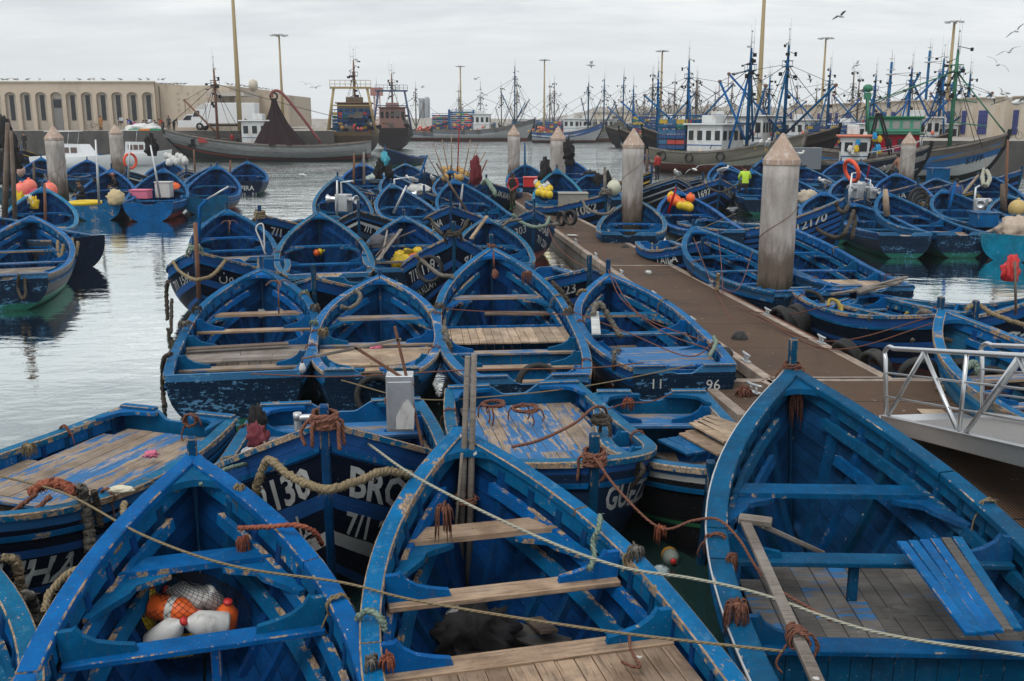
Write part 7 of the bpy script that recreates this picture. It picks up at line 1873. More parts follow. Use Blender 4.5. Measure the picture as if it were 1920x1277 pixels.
far_tr('weathered dark trawler bow just right of the blue and white trawler', 1171, 222, -112, 17, 5.2, 4.6, 2.2, 2.4, 'old', (.5, 3.4, 3.4, 3.2, WH(), WH()), [(.72, 11, BL, bm2, 0)])
far_tr('weathered grey trawler bow, second right of the blue and white trawler', 1210, 226, -108, 17, 5.2, 4.4, 2.2, 2.4, 'old', (.5, 3.4, 3.4, 3.2, WH(), WH()), [(.70, 12, BL, bm, 0)])
far_tr('grey trawler with red nets, coloured crates and a small white wheelhouse', 1338, 166, -96, 15, 5.4, 3.4, 2.0, 2.2, 'bluew', (.52, 3.0, 3.4, 3.4, WH(), WH()), [(.80, 9, WG, bm2, 0)], (.25, 4.2, 3.8, 4.0), (.5, 40, 1.5), [(-1, .15), (-1, .45), (1, .15), (1, .45)])
old, Ho = far_tr('weathered white trawler with blue stripes and a blue A frame mast on the right', 1512, 84, -134, 14.5, 5.0, 3.45, 1.8, 2.1, 'old', (.40, 3.6, 3.6, 3.1, WH(), WH()), [(.62, 9.2, 'blue', [(-1.6, -4, 6.6), (1.8, 2.6, 6.0)], 2.2)], (.16, 3.6, 2.8, 3.6), (.36, 16, .8), [(1, .12), (1, .33), (1, .55), (-1, .12), (-1, .33)], text=(1, 'NADOR', 9.5, -1.2, .5, 'black_paint'))
src2 = far_tr('dark trawler with a white wheelhouse right behind the weathered white one', 1575, 92, -122, 15, 5.4, 4.0, 2.1, 2.4, 'dark', (.45, 4.2, 3.6, 3.5, WH(), WH()), [(.66, 9.5, 'blue', [(1.6, -5, 7.0), (2.0, 5, 5.8)], 2.0)], (.2, 4, 3, 3.4), (.5, 22, .9))[0]
navy, Hv = far_tr('navy trawler with a small white and orange cabin moored on the right', 1748, 73, -104, 10.8, 4.0, 2.75, 1.55, 1.7, 'navy', (.52, 1.7, 2.0, 2.5, WH(), C_('roof_orange', (.55, .16, .09))), [], None, None, rake=1.6, text=(1, ARAB('FEAA 0631'), 3.2, .9, .6, 'white_text'))
grn, Hg = far_tr('blue and white trawler with a green wheelhouse and a green mast on the right', 1893, 79, -106, 14.5, 4.6, 3.5, 2.0, 2.3, 'blue4', (.42, 3.2, 3.6, 2.2, 'red_paint', C_('green_roof', (.03, .12, .08))), [(.71, 8.2, C_('mast_green', (.03, .16, .09)), [], 0)], None, None, text=(1, 'S.119', 1.9, 1.55, .5, 'black_paint'))
def extras():
    z = Hg.zg(.42) - .8 + 2.2; y = .42 * 14.5
    mb = MB(); mb.box((0, y, z + .7), (3.3, 3.7, 1.1), ch=.1); o = mb.build('green_cabin', C_('cabin_green', (.06, .26, .17), .55, var=.12), grn)
    for k in range(5):
        for fx in (1, -1): mb = MB(); mb.box((fx * 1.66, y - 1.5 + .75 * k, z + .75), (.04, .5, .6)); mb.build('window', C_('pane_grey', (.25, .25, .24), .5), o)
    mb = MB(); mb.box((0, y, z + 1.32), (3.7, 4.1, .18), ch=.04); mb.build('roof', 'green_paint', o)
    mb = MB()
    for a, b in (((-1.3, y - 2.0), (-.7, y - 2.2)), ((1.3, y - 2.0), (.7, y - 2.2))): mb.tube([V((*a, z)), V((*b, z + 3.0))], .09, 6)
    mb.beam((-.8, y - 2.2, z + 3), (.8, y - 2.2, z + 3), .5, .5); mb.sphere((0, y - 2.2, z + 3.6), .4, 8, 6, (1, 1, .8)); mb.build('stern_frame', C_('mast_green', (.03, .16, .09)), grn)
    zz = Hg.zg(.71) - .8; ym = .71 * 14.5
    for a, b in ((V((0, ym, zz + 6.6)), V((0, 14.2, 3.6))), (V((0, ym, zz + 6.6)), V((0, y - 1.6, z + 2.6)))): mb = MB(); mb.tube([a, b], .06, 6); mb.build('stay', C_('mast_green', (.03, .16, .09)), grn)
    for k in (3.0, 1.2): mb = MB(); mb.tube([V((0, ym, zz + k + 1.5)), V((0, ym + 3.2 - k * .5, zz + k + 1.2))], .05, 5); mb.build('cross_stay', C_('mast_green', (.03, .16, .09)), grn)
    # navy trawler: winch box, black frame, rails
    mb = MB(); mb.prism([(-1.3, 0), (1.2, 0), (1.2, 1.5), (-.9, 1.5)], V((1.0, 2.0, 1.1)), (0, 1, 0), (0, 0, 1), -2.0 if False else 1.6); mb.build('winch_box', C_('box_grey', (.13, .15, .17), .4, var=.1), navy)
    mb = MB()
    for sd in (1, -1):
        mb.tube([V((sd * 1.2, 6.4, 1.2)), V((sd * .7, 7.0, 5.0))], .07, 6); mb.tube([V((sd * 1.2, 8.4, 1.4)), V((sd * .7, 7.2, 5.0))], .07, 6)
    for zq in (2.4, 3.6, 5.0): mb.beam((-1.0, 7.0, zq), (1.0, 7.0, zq), .1, .1)
    mb.build('mast_frame', 'black_paint', navy)
    mb = MB()
    for sd in (1, -1):
        P = [V((sd * (Hv.hb(s) - .1), s * 10.8, Hv.zg(s) + .55)) for s in (.55, .65, .75, .85, .94)]
        mb.tube(P, .025, 5)
        for p in P: sx(mb, p, p - V((0, 0, .55)), .02)
    mb.build('railing', 'galv', navy)
    rr = random.Random(5)
    for i in range(11):
        c = on_boat(navy, (1.0 + rr.uniform(-.3, .2), 5.2 + rr.uniform(0, 2.2), 2.5 + rr.uniform(-.3, 1.0))); m = ('flag_yellow', 'flag_blue', 'flag_white')[i % 3]
        lump(['yellow', 'bright blue', 'white'][i % 3] + ' marker flag bundle beside the orange roofed cabin, ' + ['lowest', 'highest', 'leftmost', 'rightmost', 'in the middle', 'in front', 'at the back', 'by the black frame', 'by the rail', 'above the deck', 'near the door'][i], c, (.16, .08, .26), C_(m, {'flag_yellow': (.6, .4, .02), 'flag_blue': (.02, .25, .5), 'flag_white': (.6, .6, .55)}[m], .8), i, 'flag', 'marker_flag', .4, 2.5, 10)
extras()
# second rank of masts behind, copies of two far trawlers
src = far_tr('far trawler with blue mast and booms, half hidden behind the others', 1075, 248, -80, 16, 5.4, 3.8, 2.0, 2.2, 'dark', (.45, 3.0, 2.8, 2.6, C_('cabin_greyblue', (.16, .19, .23)), C_('cabin_greyblue', (.16, .19, .23))), [(.7, 11.5, WG, bm, 0)], (.2, 4, 4, 3.2), group='half hidden trawlers of the far row')[0]
rr = random.Random(21)
for i, (x, d) in enumerate([(935, 250), (1015, 246), (1050, 240), (1110, 246), (1150, 250), (1195, 244), (1265, 215), (1300, 205), (1325, 190), (1360, 170), (1395, 150), (1420, 140), (1475, 135), (1520, 128), (1560, 150), (1600, 140), (1340, 150), (1440, 165)]):
    c = copy_tree(src); p = far(x, 240, d); c.location = (p.x, d, 0); c.rotation_euler.z = math.radians(rr.choice((-80, 100, -110, 70, -60))) ; k = rr.uniform(.78, 1.0) * (1 if d > 180 else .82); c.scale = (k, k, k)
for i, (x, d) in enumerate([(1325, 140), (1372, 122), (1418, 128), (1455, 110), (1503, 118), (1548, 107), (1612, 108), (1660, 112), (1285, 175)]):
    c = copy_tree(src2); c['label'] = ['first', 'second', 'third', 'fourth', 'fifth', 'sixth', 'seventh', 'eighth', 'ninth'][i] + ' dark trawler with a blue A frame packed behind the right hand trawlers'; p = far(x, 240, d); c.location = (p.x, d, 0); c.rotation_euler.z = math.radians(rr.choice((-100, -130, 60, 80, -75))); k = rr.uniform(.82, .98); c.scale = (k, k, k)
for i, (x, d) in enumerate([(1613, 118), (1690, 128), (1715, 134)]):
    p = far(x, 240, d); h_ = [11.5, 13.5, 11][i]
    r = thing('ship_mast', ['blue mast with booms rising behind the left end of the warehouse', 'tall blue mast with a white top behind the warehouse roof', 'blue derrick mast behind the warehouse, right of the tall one'][i], 'mast', (p.x + 6, d + 8, 0), .3 * i)
    mb = MB(); mb.lathe([(.2, 0), (.16, h_)], 8); mb.build('pole', 'blue', r)
    mb = MB(); mb.lathe([(0, -.1), (.6, 0), (.6, .1), (0, .12)], 10, (0, 0, h_ - 1.5)); mb.torus((0, 0, h_ - .9), .55, .03, 12, 4); sx(mb, V((0, 0, h_)), V((0, 0, h_ + 1.5)), .04); sx(mb, V((.3, 0, h_ - 1)), V((.3, 0, h_ + 1)), .03); mb.box((0, 0, h_ + .4), (.7, .1, .08)); mb.build('mast_top', 'galv', r)
    for dx, hz_ in ((3.6, h_ - 1.2), (5.6, h_ - 2)):
        mb = MB(); mb.tube([V((.4, 0, 4)), V((dx, 0, hz_))], .14, 6); mb.build('boom', 'blue', r)
        mb = MB(); sx(mb, V((dx, 0, hz_)), V((0, 0, h_ - 1.4)), .025); sx(mb, V((dx, 0, hz_)), V((dx + .2, 0, hz_ - 3)), .025); mb.build('rigging', 'black_cloth', r)
r_, H_ = make_boat('small red and blue workboat with a teal cabin on open water', (1205, 290), pos=far(1284, 300, 112).xy.to_3d() + V((0, 0, 1.2)), hd=-88, zb=1.2, L=4.6, B=1.8, hull='red', lod=2, stem=.1, thw=(.5,), name='workboat', group=None)
mb = MB(); mb.box((0, 2.6, 1.3), (1.2, 1.7, 1.2), ch=.05); o = mb.build('cabin', 'teal', r_); mb = MB(); mb.box((0, 2.6, 1.95), (1.5, 2.1, .1)); mb.build('roof', 'black_paint', o)
mb = MB(); mb.box((.61, 2.4, 1.5), (.04, .8, .4)); mb.build('window', GLASS(), o)
# white motor boats by the left quay
def cruiser(label, x, d, L, hd):
    p = far(x, 260, d); r = thing('motor_boat', label, 'motor boat', (p.x, d, 0), math.radians(hd))
    H = Hull(L, L * .36, 1.6, 1.25, 1.2, bt=.9, sm=.4, pw=2.4, rake=.7); mb = MB(); S_ = [i / 14 for i in range(15)]; T_ = [j / 7 for j in range(8)]
    for sd in (1, -1): mb.grid([[H.pt(s, t, sd) for t in T_] for s in S_], flip=sd > 0)
    mb.grid([[V((-H.hb(s), s * L, H.zg(s))), V((H.hb(s), s * L, H.zg(s)))] for s in S_], flip=True); n = 7; out = [H.pt(0, j / n, 1) for j in range(n + 1)] + [H.pt(0, j / n, -1) for j in range(n, -1, -1)]; a = mb.add(out); mb.face([a + i for i in range(len(out))][::-1])
    mb.build('hull', C_('gelcoat', (.66, .68, .69), .3, var=.05), r)
    w = L * .26; mb = MB(); mb.prism([(-L * .22, 0), (L * .2, 0), (L * .1, 1.15), (-L * .2, 1.2)], V((-w / 2, L * .45, 1.2)), (0, 1, 0), (0, 0, 1), w); o = mb.build('cabin', C_('gelcoat', (.66, .68, .69)), r)
    for fx in (1, -1):
        for k in range(3): mb = MB(); mb.box((fx * (w / 2 + .01), L * (.32 + .09 * k), 1.85), (.04, L * .07, .5)); mb.build('window', C_('tinted_glass', (.12, .08, .07), .25), o)
    for k in range(2): mb = MB(); mb.box((-w * .25 + w * .5 * k, L * .45 - L * .215, 1.85), (w * .38, .04, .55)); mb.build('window', C_('tinted_glass', (.12, .08, .07), .25), o)
    mb = MB()
    for sd in (1, -1):
        for k in (.2, .42): sx(mb, V((sd * w * .42, L * k, 2.3)), V((sd * w * .42, L * (k + .03), 3.5)), .03)
    mb.build('top_frame', 'galv', r); mb = MB(); mb.box((0, L * .33, 3.55), (w * 1.05, L * .3, .06), ch=.02); mb.build('sun_top', C_('gelcoat', (.66, .68, .69)), r)
cruiser('white motor cruiser with tinted windows and a flat sun top by the left quay', 66, 95, 8.5, -95)
cruiser('smaller white motorboat with a hard top in front of the dark quay wall', 205, 104, 6.0, -70)
# bicycle and trailer on the right quay, bollards
def bike(label, p, rz):
    r = thing('bicycle', label, 'bicycle', p, rz)
    for x in (-.52, .52): mb = MB(); mb.torus((x, 0, .34), .33, .018, 24, 5, (0, 1, 0)); mb.build('wheel', 'black_cloth', r)
    mb = MB()
    for a, b in (((-.52, .34), (-.15, .32)), ((-.15, .32), (-.28, .85)), ((-.28, .8), (.35, .82)), ((-.15, .32), (.38, .75)), ((.32, .9), (.52, .34)), ((-.52, .34), (-.28, .8))): sx(mb, V((a[0], 0, a[1])), V((b[0], 0, b[1])), .018)
    mb.build('frame', 'black_paint', r); mb = MB(); mb.box((-.28, 0, .9), (.26, .14, .06), ch=.02); mb.build('saddle', 'black_cloth', r); mb = MB(); sx(mb, V((.32, -.3, 1.02)), V((.32, .3, 1.02)), .018); sx(mb, V((.32, 0, .9)), V((.32, 0, 1.02)), .018); mb.build('handlebar', 'galv', r)
bike('dark bicycle parked against the long warehouse on the right quay', (45.4, 92, QR), .1); bike('bicycle leaning near the arcaded building on the left quay', (-51.6, 125.6, QZ), 0)
r = thing('cargo_trailer', 'black low trailer standing on the right quay at the frame edge', 'trailer', (46.8, 90, QR), .1); mb = MB(); mb.box((1.2, 0, .85), (3.4, 1.6, .6), ch=.04); mb.build('bed', 'black_paint', r); mb = MB(); mb.lathe([(.1, -.1), (.36, -.1), (.38, 0), (.36, .1), (.1, .1)], 16, (.2, -.85, .4), (0, 1, 0)); mb.build('wheel', 'rubber', r)
# ---------------------------------------------------------------- people
SKIN = lambda: C_('skin', (.24, .13, .08), .6, var=.08)
def person(label, loc, rz, top, legs, shoe=(.02, .02, .02), hair=(.012, .01, .009), pose='stand', cap=None, k=1.0, inner=None):
    J = dict(hip=(0, 0, .93), sp=(0, 0, 1.14), ch=(0, 0, 1.36), nk=(0, 0, 1.50), hd=(0, .02, 1.60), ht=(0, .01, 1.70))
    for s, n in ((-1, 'l'), (1, 'r')):
        J.update({n + 'sh': (s * .175, 0, 1.42), n + 'el': (s * .23, -.03, 1.14), n + 'wr': (s * .23, .07, .92), n + 'hd': (s * .23, .10, .84),
                  n + 'hp': (s * .09, 0, .90), n + 'kn': (s * .10, .03, .50), n + 'an': (s * .10, -.02, .09), n + 'to': (s * .11, .15, .04)})
    if pose == 'walk':
        J.update(hd=(0, .09, 1.57), ht=(0, .10, 1.67), lkn=(-.10, .20, .56), lan=(-.10, .02, .22), lto=(-.10, .16, .14), lel=(-.25, .0, 1.14), lwr=(-.10, .20, 1.02), lhd=(-.04, .22, .98), rel=(.25, 0, 1.14), rwr=(.12, .19, 1.04), rhd=(.05, .22, 1.0))
    if pose == 'sit':
        dz = -.48; J = {n: (p[0], p[1], p[2] + dz) if not n[1:] in ('kn', 'an', 'to') else p for n, p in J.items()}
        for s, n in ((-1, 'l'), (1, 'r')): J.update({n + 'kn': (s * .15, .42, .50), n + 'an': (s * .14, .38, .09), n + 'to': (s * .15, .54, .04), n + 'el': (s * .25, .12, .72), n + 'wr': (s * .14, .34, .60), n + 'hd': (s * .10, .40, .57)})
        J.update(ch=(0, .08, .87), nk=(0, .12, 1.0), hd=(0, .17, 1.10), ht=(0, .18, 1.2), lsh=(-.175, .08, .93), rsh=(.175, .08, .93))
    if pose == 'bend':
        J.update(sp=(0, .12, 1.10), ch=(0, .30, 1.22), nk=(0, .42, 1.27), hd=(0, .52, 1.28), ht=(0, .60, 1.33))
        for s, n in ((-1, 'l'), (1, 'r')): J.update({n + 'sh': (s * .175, .34, 1.24), n + 'el': (s * .2, .40, .96), n + 'wr': (s * .15, .50, .75), n + 'hd': (s * .12, .54, .68)})
    RAD = dict(hip=.15, sp=.135, ch=.16, nk=.062, hd=.098, ht=.085)
    for n in 'lr': RAD.update({n + 'sh': .078, n + 'el': .056, n + 'wr': .042, n + 'hd': .038, n + 'hp': .105, n + 'kn': .075, n + 'an': .052, n + 'to': .045})
    E_ = [('hip', 'sp'), ('sp', 'ch'), ('ch', 'nk'), ('nk', 'hd'), ('hd', 'ht')]
    for n in 'lr': E_ += [('ch', n + 'sh'), (n + 'sh', n + 'el'), (n + 'el', n + 'wr'), (n + 'wr', n + 'hd'), ('hip', n + 'hp'), (n + 'hp', n + 'kn'), (n + 'kn', n + 'an'), (n + 'an', n + 'to')]
    import bmesh
    bm = bmesh.new(); sk = bm.verts.layers.skin.verify(); vs = {}
    for n, p in J.items():
        v = bm.verts.new(p); v[sk].radius = (RAD[n], RAD[n] * (.78 if n in ('ch', 'sp', 'hip') else 1)); v[sk].use_root = (n == 'hip'); vs[n] = v
    for a, b in E_: bm.edges.new((vs[a], vs[b]))
    me = bpy.data.meshes.new('tmp'); bm.to_mesh(me); bm.free(); ob = bpy.data.objects.new('tmp', me); COL.objects.link(ob)
    ob.modifiers.new('s', 'SKIN'); ob.modifiers.new('d', 'SUBSURF').levels = 1
    bpy.context.view_layer.update(); body = bpy.data.meshes.new_from_object(ob.evaluated_get(bpy.context.evaluated_depsgraph_get())); bpy.data.objects.remove(ob)
    mb = MB(); mb.v = [tuple(v.co) for v in body.vertices]
    seg = [(V(J[a]), V(J[b]), b) for a, b in E_]
    for p in body.polygons:
        c = p.center; best = min(seg, key=lambda s: (c - s[0].lerp(s[1], max(0, min(1, (c - s[0]).dot(s[1] - s[0]) / (s[1] - s[0]).length_squared)))).length)
        b = best[2]; t = (c - best[0]).dot(best[1] - best[0]) / (best[1] - best[0]).length_squared
        m = 1 if b in ('sp', 'ch') or b[1:] in ('sh', 'el', 'wr') else 2 if b[1:] in ('hp', 'kn') or b[1:] == 'an' and t < .35 else 3 if b[1:] in ('an', 'to') else 0
        if b == 'nk': m = 1 if t < .6 else 0
        mb.face(list(p.vertices), mi=m, sm=True)
    for n in 'lr':   # fingers
        w, h_ = V(J[n + 'wr']), V(J[n + 'hd']); d = (h_ - w).normalized(); x = d.cross(V((0, 1, .3))).normalized()
        for i in range(4):
            a = h_ + d * .02 + x * (-.024 + .016 * i); L_ = (.065, .078, .072, .055)[i]; mb.tube([a, a + d * L_ * .6, a + d * L_ + V((0, .015, -.01))], [.009, .008, .006], 5, mi=0)
        mb.tube([w.lerp(h_, .6) + x * .025, h_ + x * .05 + d * .01, h_ + x * .05 + d * .045], [.011, .009, .007], 5, mi=0)
    hd = V(J['hd']); fw = V((0, 1, 0)) if pose != 'bend' else V((0, .8, -.6)); hc = hd.lerp(V(J['ht']), .45)
    mb.sphere(hc + fw * .105 - V((0, 0, .02)), .017, 6, 5, (1, 1.2, 1.5)); 
    for s in (-1, 1): mb.sphere(hc + V((s * .098, -.005, -.01)), .026, 6, 5, (.5, 1, 1.3)); mb.sphere(hc + fw * .088 + V((s * .034, 0, .018)), .011, 6, 4, mi=3)
    mb.box(hc + fw * .092 - V((0, 0, .062)), (.045, .012, .010), mi=3)
    r = tag(mb.build('person', [SKIN(), C_('cloth_%d' % (hash(top) % 9999), top, .85, var=.2), C_('cloth_%d' % (hash(legs) % 9999), legs, .85, var=.2), C_('cloth_%d' % (hash(shoe) % 9999), shoe, .6)]), label, 'person')
    mb = MB(); mb.sphere(hc + V((0, -.018, .035)), .112, 12, 8, (.95, 1.02, .92)); mb.v = [v if (V(v) - hc).dot(fw) < .05 or v[2] > hc.z + .06 else tuple(hc + (V(v) - hc) * .8) for v in mb.v]
    if cap: mb.box(hc + fw * .13 + V((0, 0, .045)), (.13, .12, .018), ch=.005)
    cc = cap or hair; mb.build('cap' if cap else 'hair', C_('hair_%d' % (hash(cc) % 9999), cc, .8), r)
    r.location = loc; r.rotation_euler = (0, 0, rz); r.scale = (k, k, k)
    return r
BK, DK, JN = (.012, .012, .014), (.03, .028, .026), (.05, .07, .12)
pm = at(962, 396, .5)
person('man in a dark cap and red sleeved jacket stepping along the far walkway', pm, 2.75, (.33, .02, .03), (.035, .03, .02), (.015, .06, .025), pose='walk', cap=(.02, .025, .04))
mb = MB(); mb.lathe([(.165, 0), (.185, .2), (.16, .42)], 14, caps=False); mb.v = [(v[0], v[1] * .85, v[2] + 1.03) for v in mb.v]; o = mb.build('dark_vest', 'black_cloth', bpy.data.objects[[o.name for o in COL.objects if o.name.startswith('person')][-1]])
person('man in a black jacket sitting nearest the pile on the three man boat', at(155, 372, .75) - V((0, 0, .35)), 2.6, BK, BK, pose='sit')
person('man in a black hoodie bent down in the middle of the three man boat', at(185, 378, .35), 3.3, BK, BK, pose='bend', k=.9)
person('man with a cap and grey trousers sitting in the bow of the three man boat', at(219, 362, .75) - V((0, 0, .2)), 2.4, (.02, .02, .022), (.16, .16, .17), pose='sit', cap=(.3, .12, .1))
person('man in a blue jacket seen from behind on the winch boat at right', at(1787, 412, .3), -.2, (.03, .07, .2), DK, pose='stand', k=1.0)
person('man in a lime green shirt sitting behind the boat marked 1697', at(1396, 365, .9), 0, (.42, .62, .05), DK, pose='sit', k=1.15)
person('man in a red jacket behind the yellow striped boat', at(1232, 338, .8), .6, (.4, .03, .03), BK, pose='stand', k=1.0)
person('bare backed man in the boat in front of the right hand pile', at(1685, 338, .6), .3, (.24, .12, .08), DK, pose='sit', k=1.4)
person('man in dark clothes standing on the bow of the white motor cruiser', (far(51, 280, 93).x, 92.6, 1.75), 3.0, BK, BK)
qp = lambda x, d: V((far(x, 240, d).x, d, QZ))
person('woman in a long orange brown robe standing by the arcaded building', qp(190, 125.5), 2.9, (.36, .16, .05), (.36, .16, .05), hair=(.03, .02, .02))
person('man in a white shirt riding the bicycle by the arcaded building', qp(229, 125.4) + V((0, 0, .55)), 2.9, (.5, .55, .62), BK, pose='sit')
for i, (x, pose, tp) in enumerate([(247, 'bend', (.03, .08, .35)), (253, 'sit', (.4, .05, .2)), (267, 'sit', BK), (273, 'sit', (.05, .05, .05)), (281, 'bend', (.45, .45, .5)), (293, 'sit', (.02, .02, .02)), (307, 'bend', (.4, .05, .03)), (317, 'stand', (.04, .045, .05)), (326, 'bend', (.02, .025, .03)), (480, 'stand', BK), (490, 'stand', (.05, .06, .09)), (466, 'bend', (.06, .05, .05))]):
    person(['person in a blue top bending over the net pile on the left quay', 'person in a pink robe beside the white net pile', 'person in black crouching left of the white net pile', 'person in grey crouching behind the white net pile', 'person in a pale shirt bending over the white net pile', 'person in black crouching right of the white net pile', 'person in red bending at the right end of the white net pile', 'person in dark grey standing near the white van', 'person in black bending near the white van',
            'person in black standing right of the box truck', 'person in dark blue standing right of the box truck', 'person bending in front of the box truck'][i], qp(x, 123.2 - (i % 3) * .5), 2.5 + i, tp, BK, pose=pose)
for i, (s, x, tp) in enumerate([(.66, -.5, (.4, .03, .03)), (.62, .6, BK), (.6, -.8, (.03, .035, .04)), (.575, -1.2, BK), (.64, 1.0, (.06, .06, .07))]):
    person(['fisherman in a red jacket', 'fisherman in black behind the red jacket', 'fisherman in dark grey bending', 'fisherman in black beside the wheelhouse', 'fisherman in grey at the back'][i] + ' on the long grey trawler', on_boat(net, (x, s * 23.6, Hn.zg(s) - .75)), 1 + i, tp, DK, cap=(.5, .08, .03) if i == 2 else None, pose='bend' if i == 2 else 'stand')
lump('heap of white netting spread on the left quay among the people', qp(272, 122) + V((0, 0, .1)), (2.1, 1.0, .75), C_('net_white', (.62, .63, .62), .9, var=.12), 2, 'net', 'net_heap', .45, 2.2, 40)
for i in range(3): mb = MB(); mb.box(qp(252 + 20 * i, 120.8) + V((0, 0, .12)), (1.25, .5, .22), ch=.02); tag(mb.build('fish_crate', C_('fc%d' % i, [(.02, .25, .12), (.6, .2, .03), (.02, .22, .12)][i])), ['green fish crate left', 'orange fish crate middle', 'green fish crate right'][i] + ' at the quay edge under the white netting', 'crate')

# ---------------------------------------------------------------- gulls
def gull(fly):
    r = bpy.data.objects.new('seagull', None); COL.objects.link(r)
    Wt, Gy = C_('gull_white', (.62, .62, .60), .7, var=.06), C_('gull_grey', (.20, .21, .22), .7, var=.1)
    mb = MB(); A = V((0, 1, .05 if fly else .30)).normalized(); z = 0 if fly else .20
    mb.lathe([(0, -.26), (.03, -.24), (.055, -.15), (.085, 0), (.08, .10), (.05, .17), (.045, .20), (.055, .235), (.045, .275), (.012, .30), (0, .305)], 12, (0, 0, z), A)
    if not fly: mb.sphere(V((0, 0, z)) + A * .26 + V((0, .01, .05)), .05, 8, 6)
    mb.build('body', Wt, r)
    mb = MB(); p = V((0, 0, z)) + A * .29 + V((0, 0, 0 if fly else .05)); mb.tube([p, p + V((0, .045, -.008)), p + V((0, .07, -.022))], [.014, .010, .003], 6); mb.build('beak', C_('beak', (.55, .32, .03)), r)
    if fly:
        for s in (-1, 1):
            mb = MB(); ctl = [(.05, .10, -.06, .02), (.28, .13, -.05, .13), (.50, .06, -.08, .10), (.72, -.06, -.10, .03)]; rows = []
            for x, f_, b_, zz in ctl: rows.append([V((s * x, f_, zz)), V((s * x, (f_ + b_) / 2, zz + .012)), V((s * x, b_, zz)), V((s * x, (f_ + b_) / 2, zz - .006))])
            mb.grid(rows, wrap=True, flip=s < 0); mb.build('wing', Gy, r)
    else:
        for s in (-1, 1):
            mb = MB(); mb.sphere(V((s * .065, -.05, z + .01)), .1, 10, 6, (.32, 2.1, .62), rot=Matrix.Rotation(.25, 3, 'X')); mb.build('wing', Gy, r)
            mb = MB(); mb.tube([(s * .03, 0, z - .05), (s * .03, 0, .0), (s * .03, .05, .0)], .007, 5); mb.build('leg', C_('beak', (.55, .32, .03)), r)
        mb = MB(); mb.prism([(-.03, 0), (.03, 0), (.02, -.14), (-.02, -.14)], V((0, -.2, z - .06)), (1, 0, 0), (0, 1, -.1), .015); mb.build('tail', 'black_cloth', r)
    return r
gf, gs = gull(True), gull(False); rr = random.Random(4); used = [0, 0]
def put(proto, i, p, rz, label, k=1.35, tilt=(0, 0), grp=None):
    c = proto if not used[i] else copy_tree(proto); used[i] = 1
    c.location = p; c.rotation_euler = (tilt[0], tilt[1], rz); c.scale = (k, k, k)
    if 'group' in c: del c['group']
    tag(c, label, 'seagull', grp)
FL = [(793, 163, 120, 'above the dark stern trawler'), (893, 148, 110, 'right of the middle mast, highest'), (907, 177, 120, 'above the stacked blue crates'), (1109, 122, 60, 'dark and close, right of the second mast'), (1051, 178, 120, 'with steeply tilted wings right of the second mast'), (1235, 147, 110, 'left of the mast above the red nets'),
      (1575, 30, 60, 'highest in the sky, upper right'), (1606, 122, 75, 'gliding level above the blue booms'), (1419, 152, 80, 'just left of the thick right hand mast'), (1518, 148, 80, 'right of the thick right hand mast'), (1906, 58, 60, 'near the upper right corner'), (1892, 97, 55, 'below the upper right corner one'), (1871, 121, 50, 'diving at the far right'), (1907, 192, 26, 'large and near at the right frame edge'),
      (1858, 184, 60, 'skimming the warehouse roof'), (1880, 176, 66, 'above the warehouse roof edge'), (1303, 318, 55, 'low over the water left of the old white hull'), (573, 157, 100, 'above the white cabin on the left'), (592, 164, 100, 'second above the white cabin on the left'), (568, 328, 60, 'landing on the water right of the left group')]
for i, (x, y, d, w) in enumerate(FL): put(gf, 0, far(x, y, d), rr.uniform(0, 6.28), 'grey and white gull flying ' + w, .9, (rr.uniform(-.4, .4), rr.uniform(-.8, .8)))
for x in (4, 14, 27, 33, 52, 74, 120, 148, 168, 176, 193, 225, 262, 277, 297, 306): put(gs, 1, V((far(x, 156, 128).x, 128.1, QZ + 5.99)), rr.uniform(0, 6.28), 'small gull standing on the roof edge of the arcaded building', 1.15, grp='gulls on the arcaded roof')
for i in range(22): put(gs, 1, V((-44 + .38 * i, 129 + (i % 5) * .4, QZ + 5.5)) if i < 8 else V((-36.0, 130 + (i - 8) * 2, QZ + 5.5)), rr.uniform(0, 6.28), 'small gull standing on the roof of the plain beige block', 1.15, grp='gulls on the plain block roof')
for i in range(12): q = V((51.5 - .145 * (i * 4.6 - 4) - .9, 92 + i * 4.6 - 4, QR + 4.1)); put(gs, 1, q, rr.uniform(0, 6.28), 'gull standing on the roof edge of the long warehouse', 1.1, grp='gulls on the warehouse roof')
for x, y, z, w in [(774, 346, 1.35, 'on the rail of the boat with white sacks'), (812, 344, 1.3, 'facing the camera on the dark teal bow'), (1547, 352, 1.62, 'on the stem of the boat behind the 12170 boat'), (1354, 327, 1.62, 'on the bow beyond the 1697 boat'), (1621, 356, 1.2, 'beside the steel net hauler on the right'), (1437, 283, 3.4, 'on the old white trawler rail'), (1493, 300, 2.6, 'perched right of the nearest pile cap'), (1270, 336, 1.9, 'on the stem of the striped bow'), (1415, 280, 3.2, 'on the rail left of the nearest pile cap')]:
    put(gs, 1, at(x, y, z), rr.uniform(1, 5), 'white breasted gull standing ' + w, 1.3)

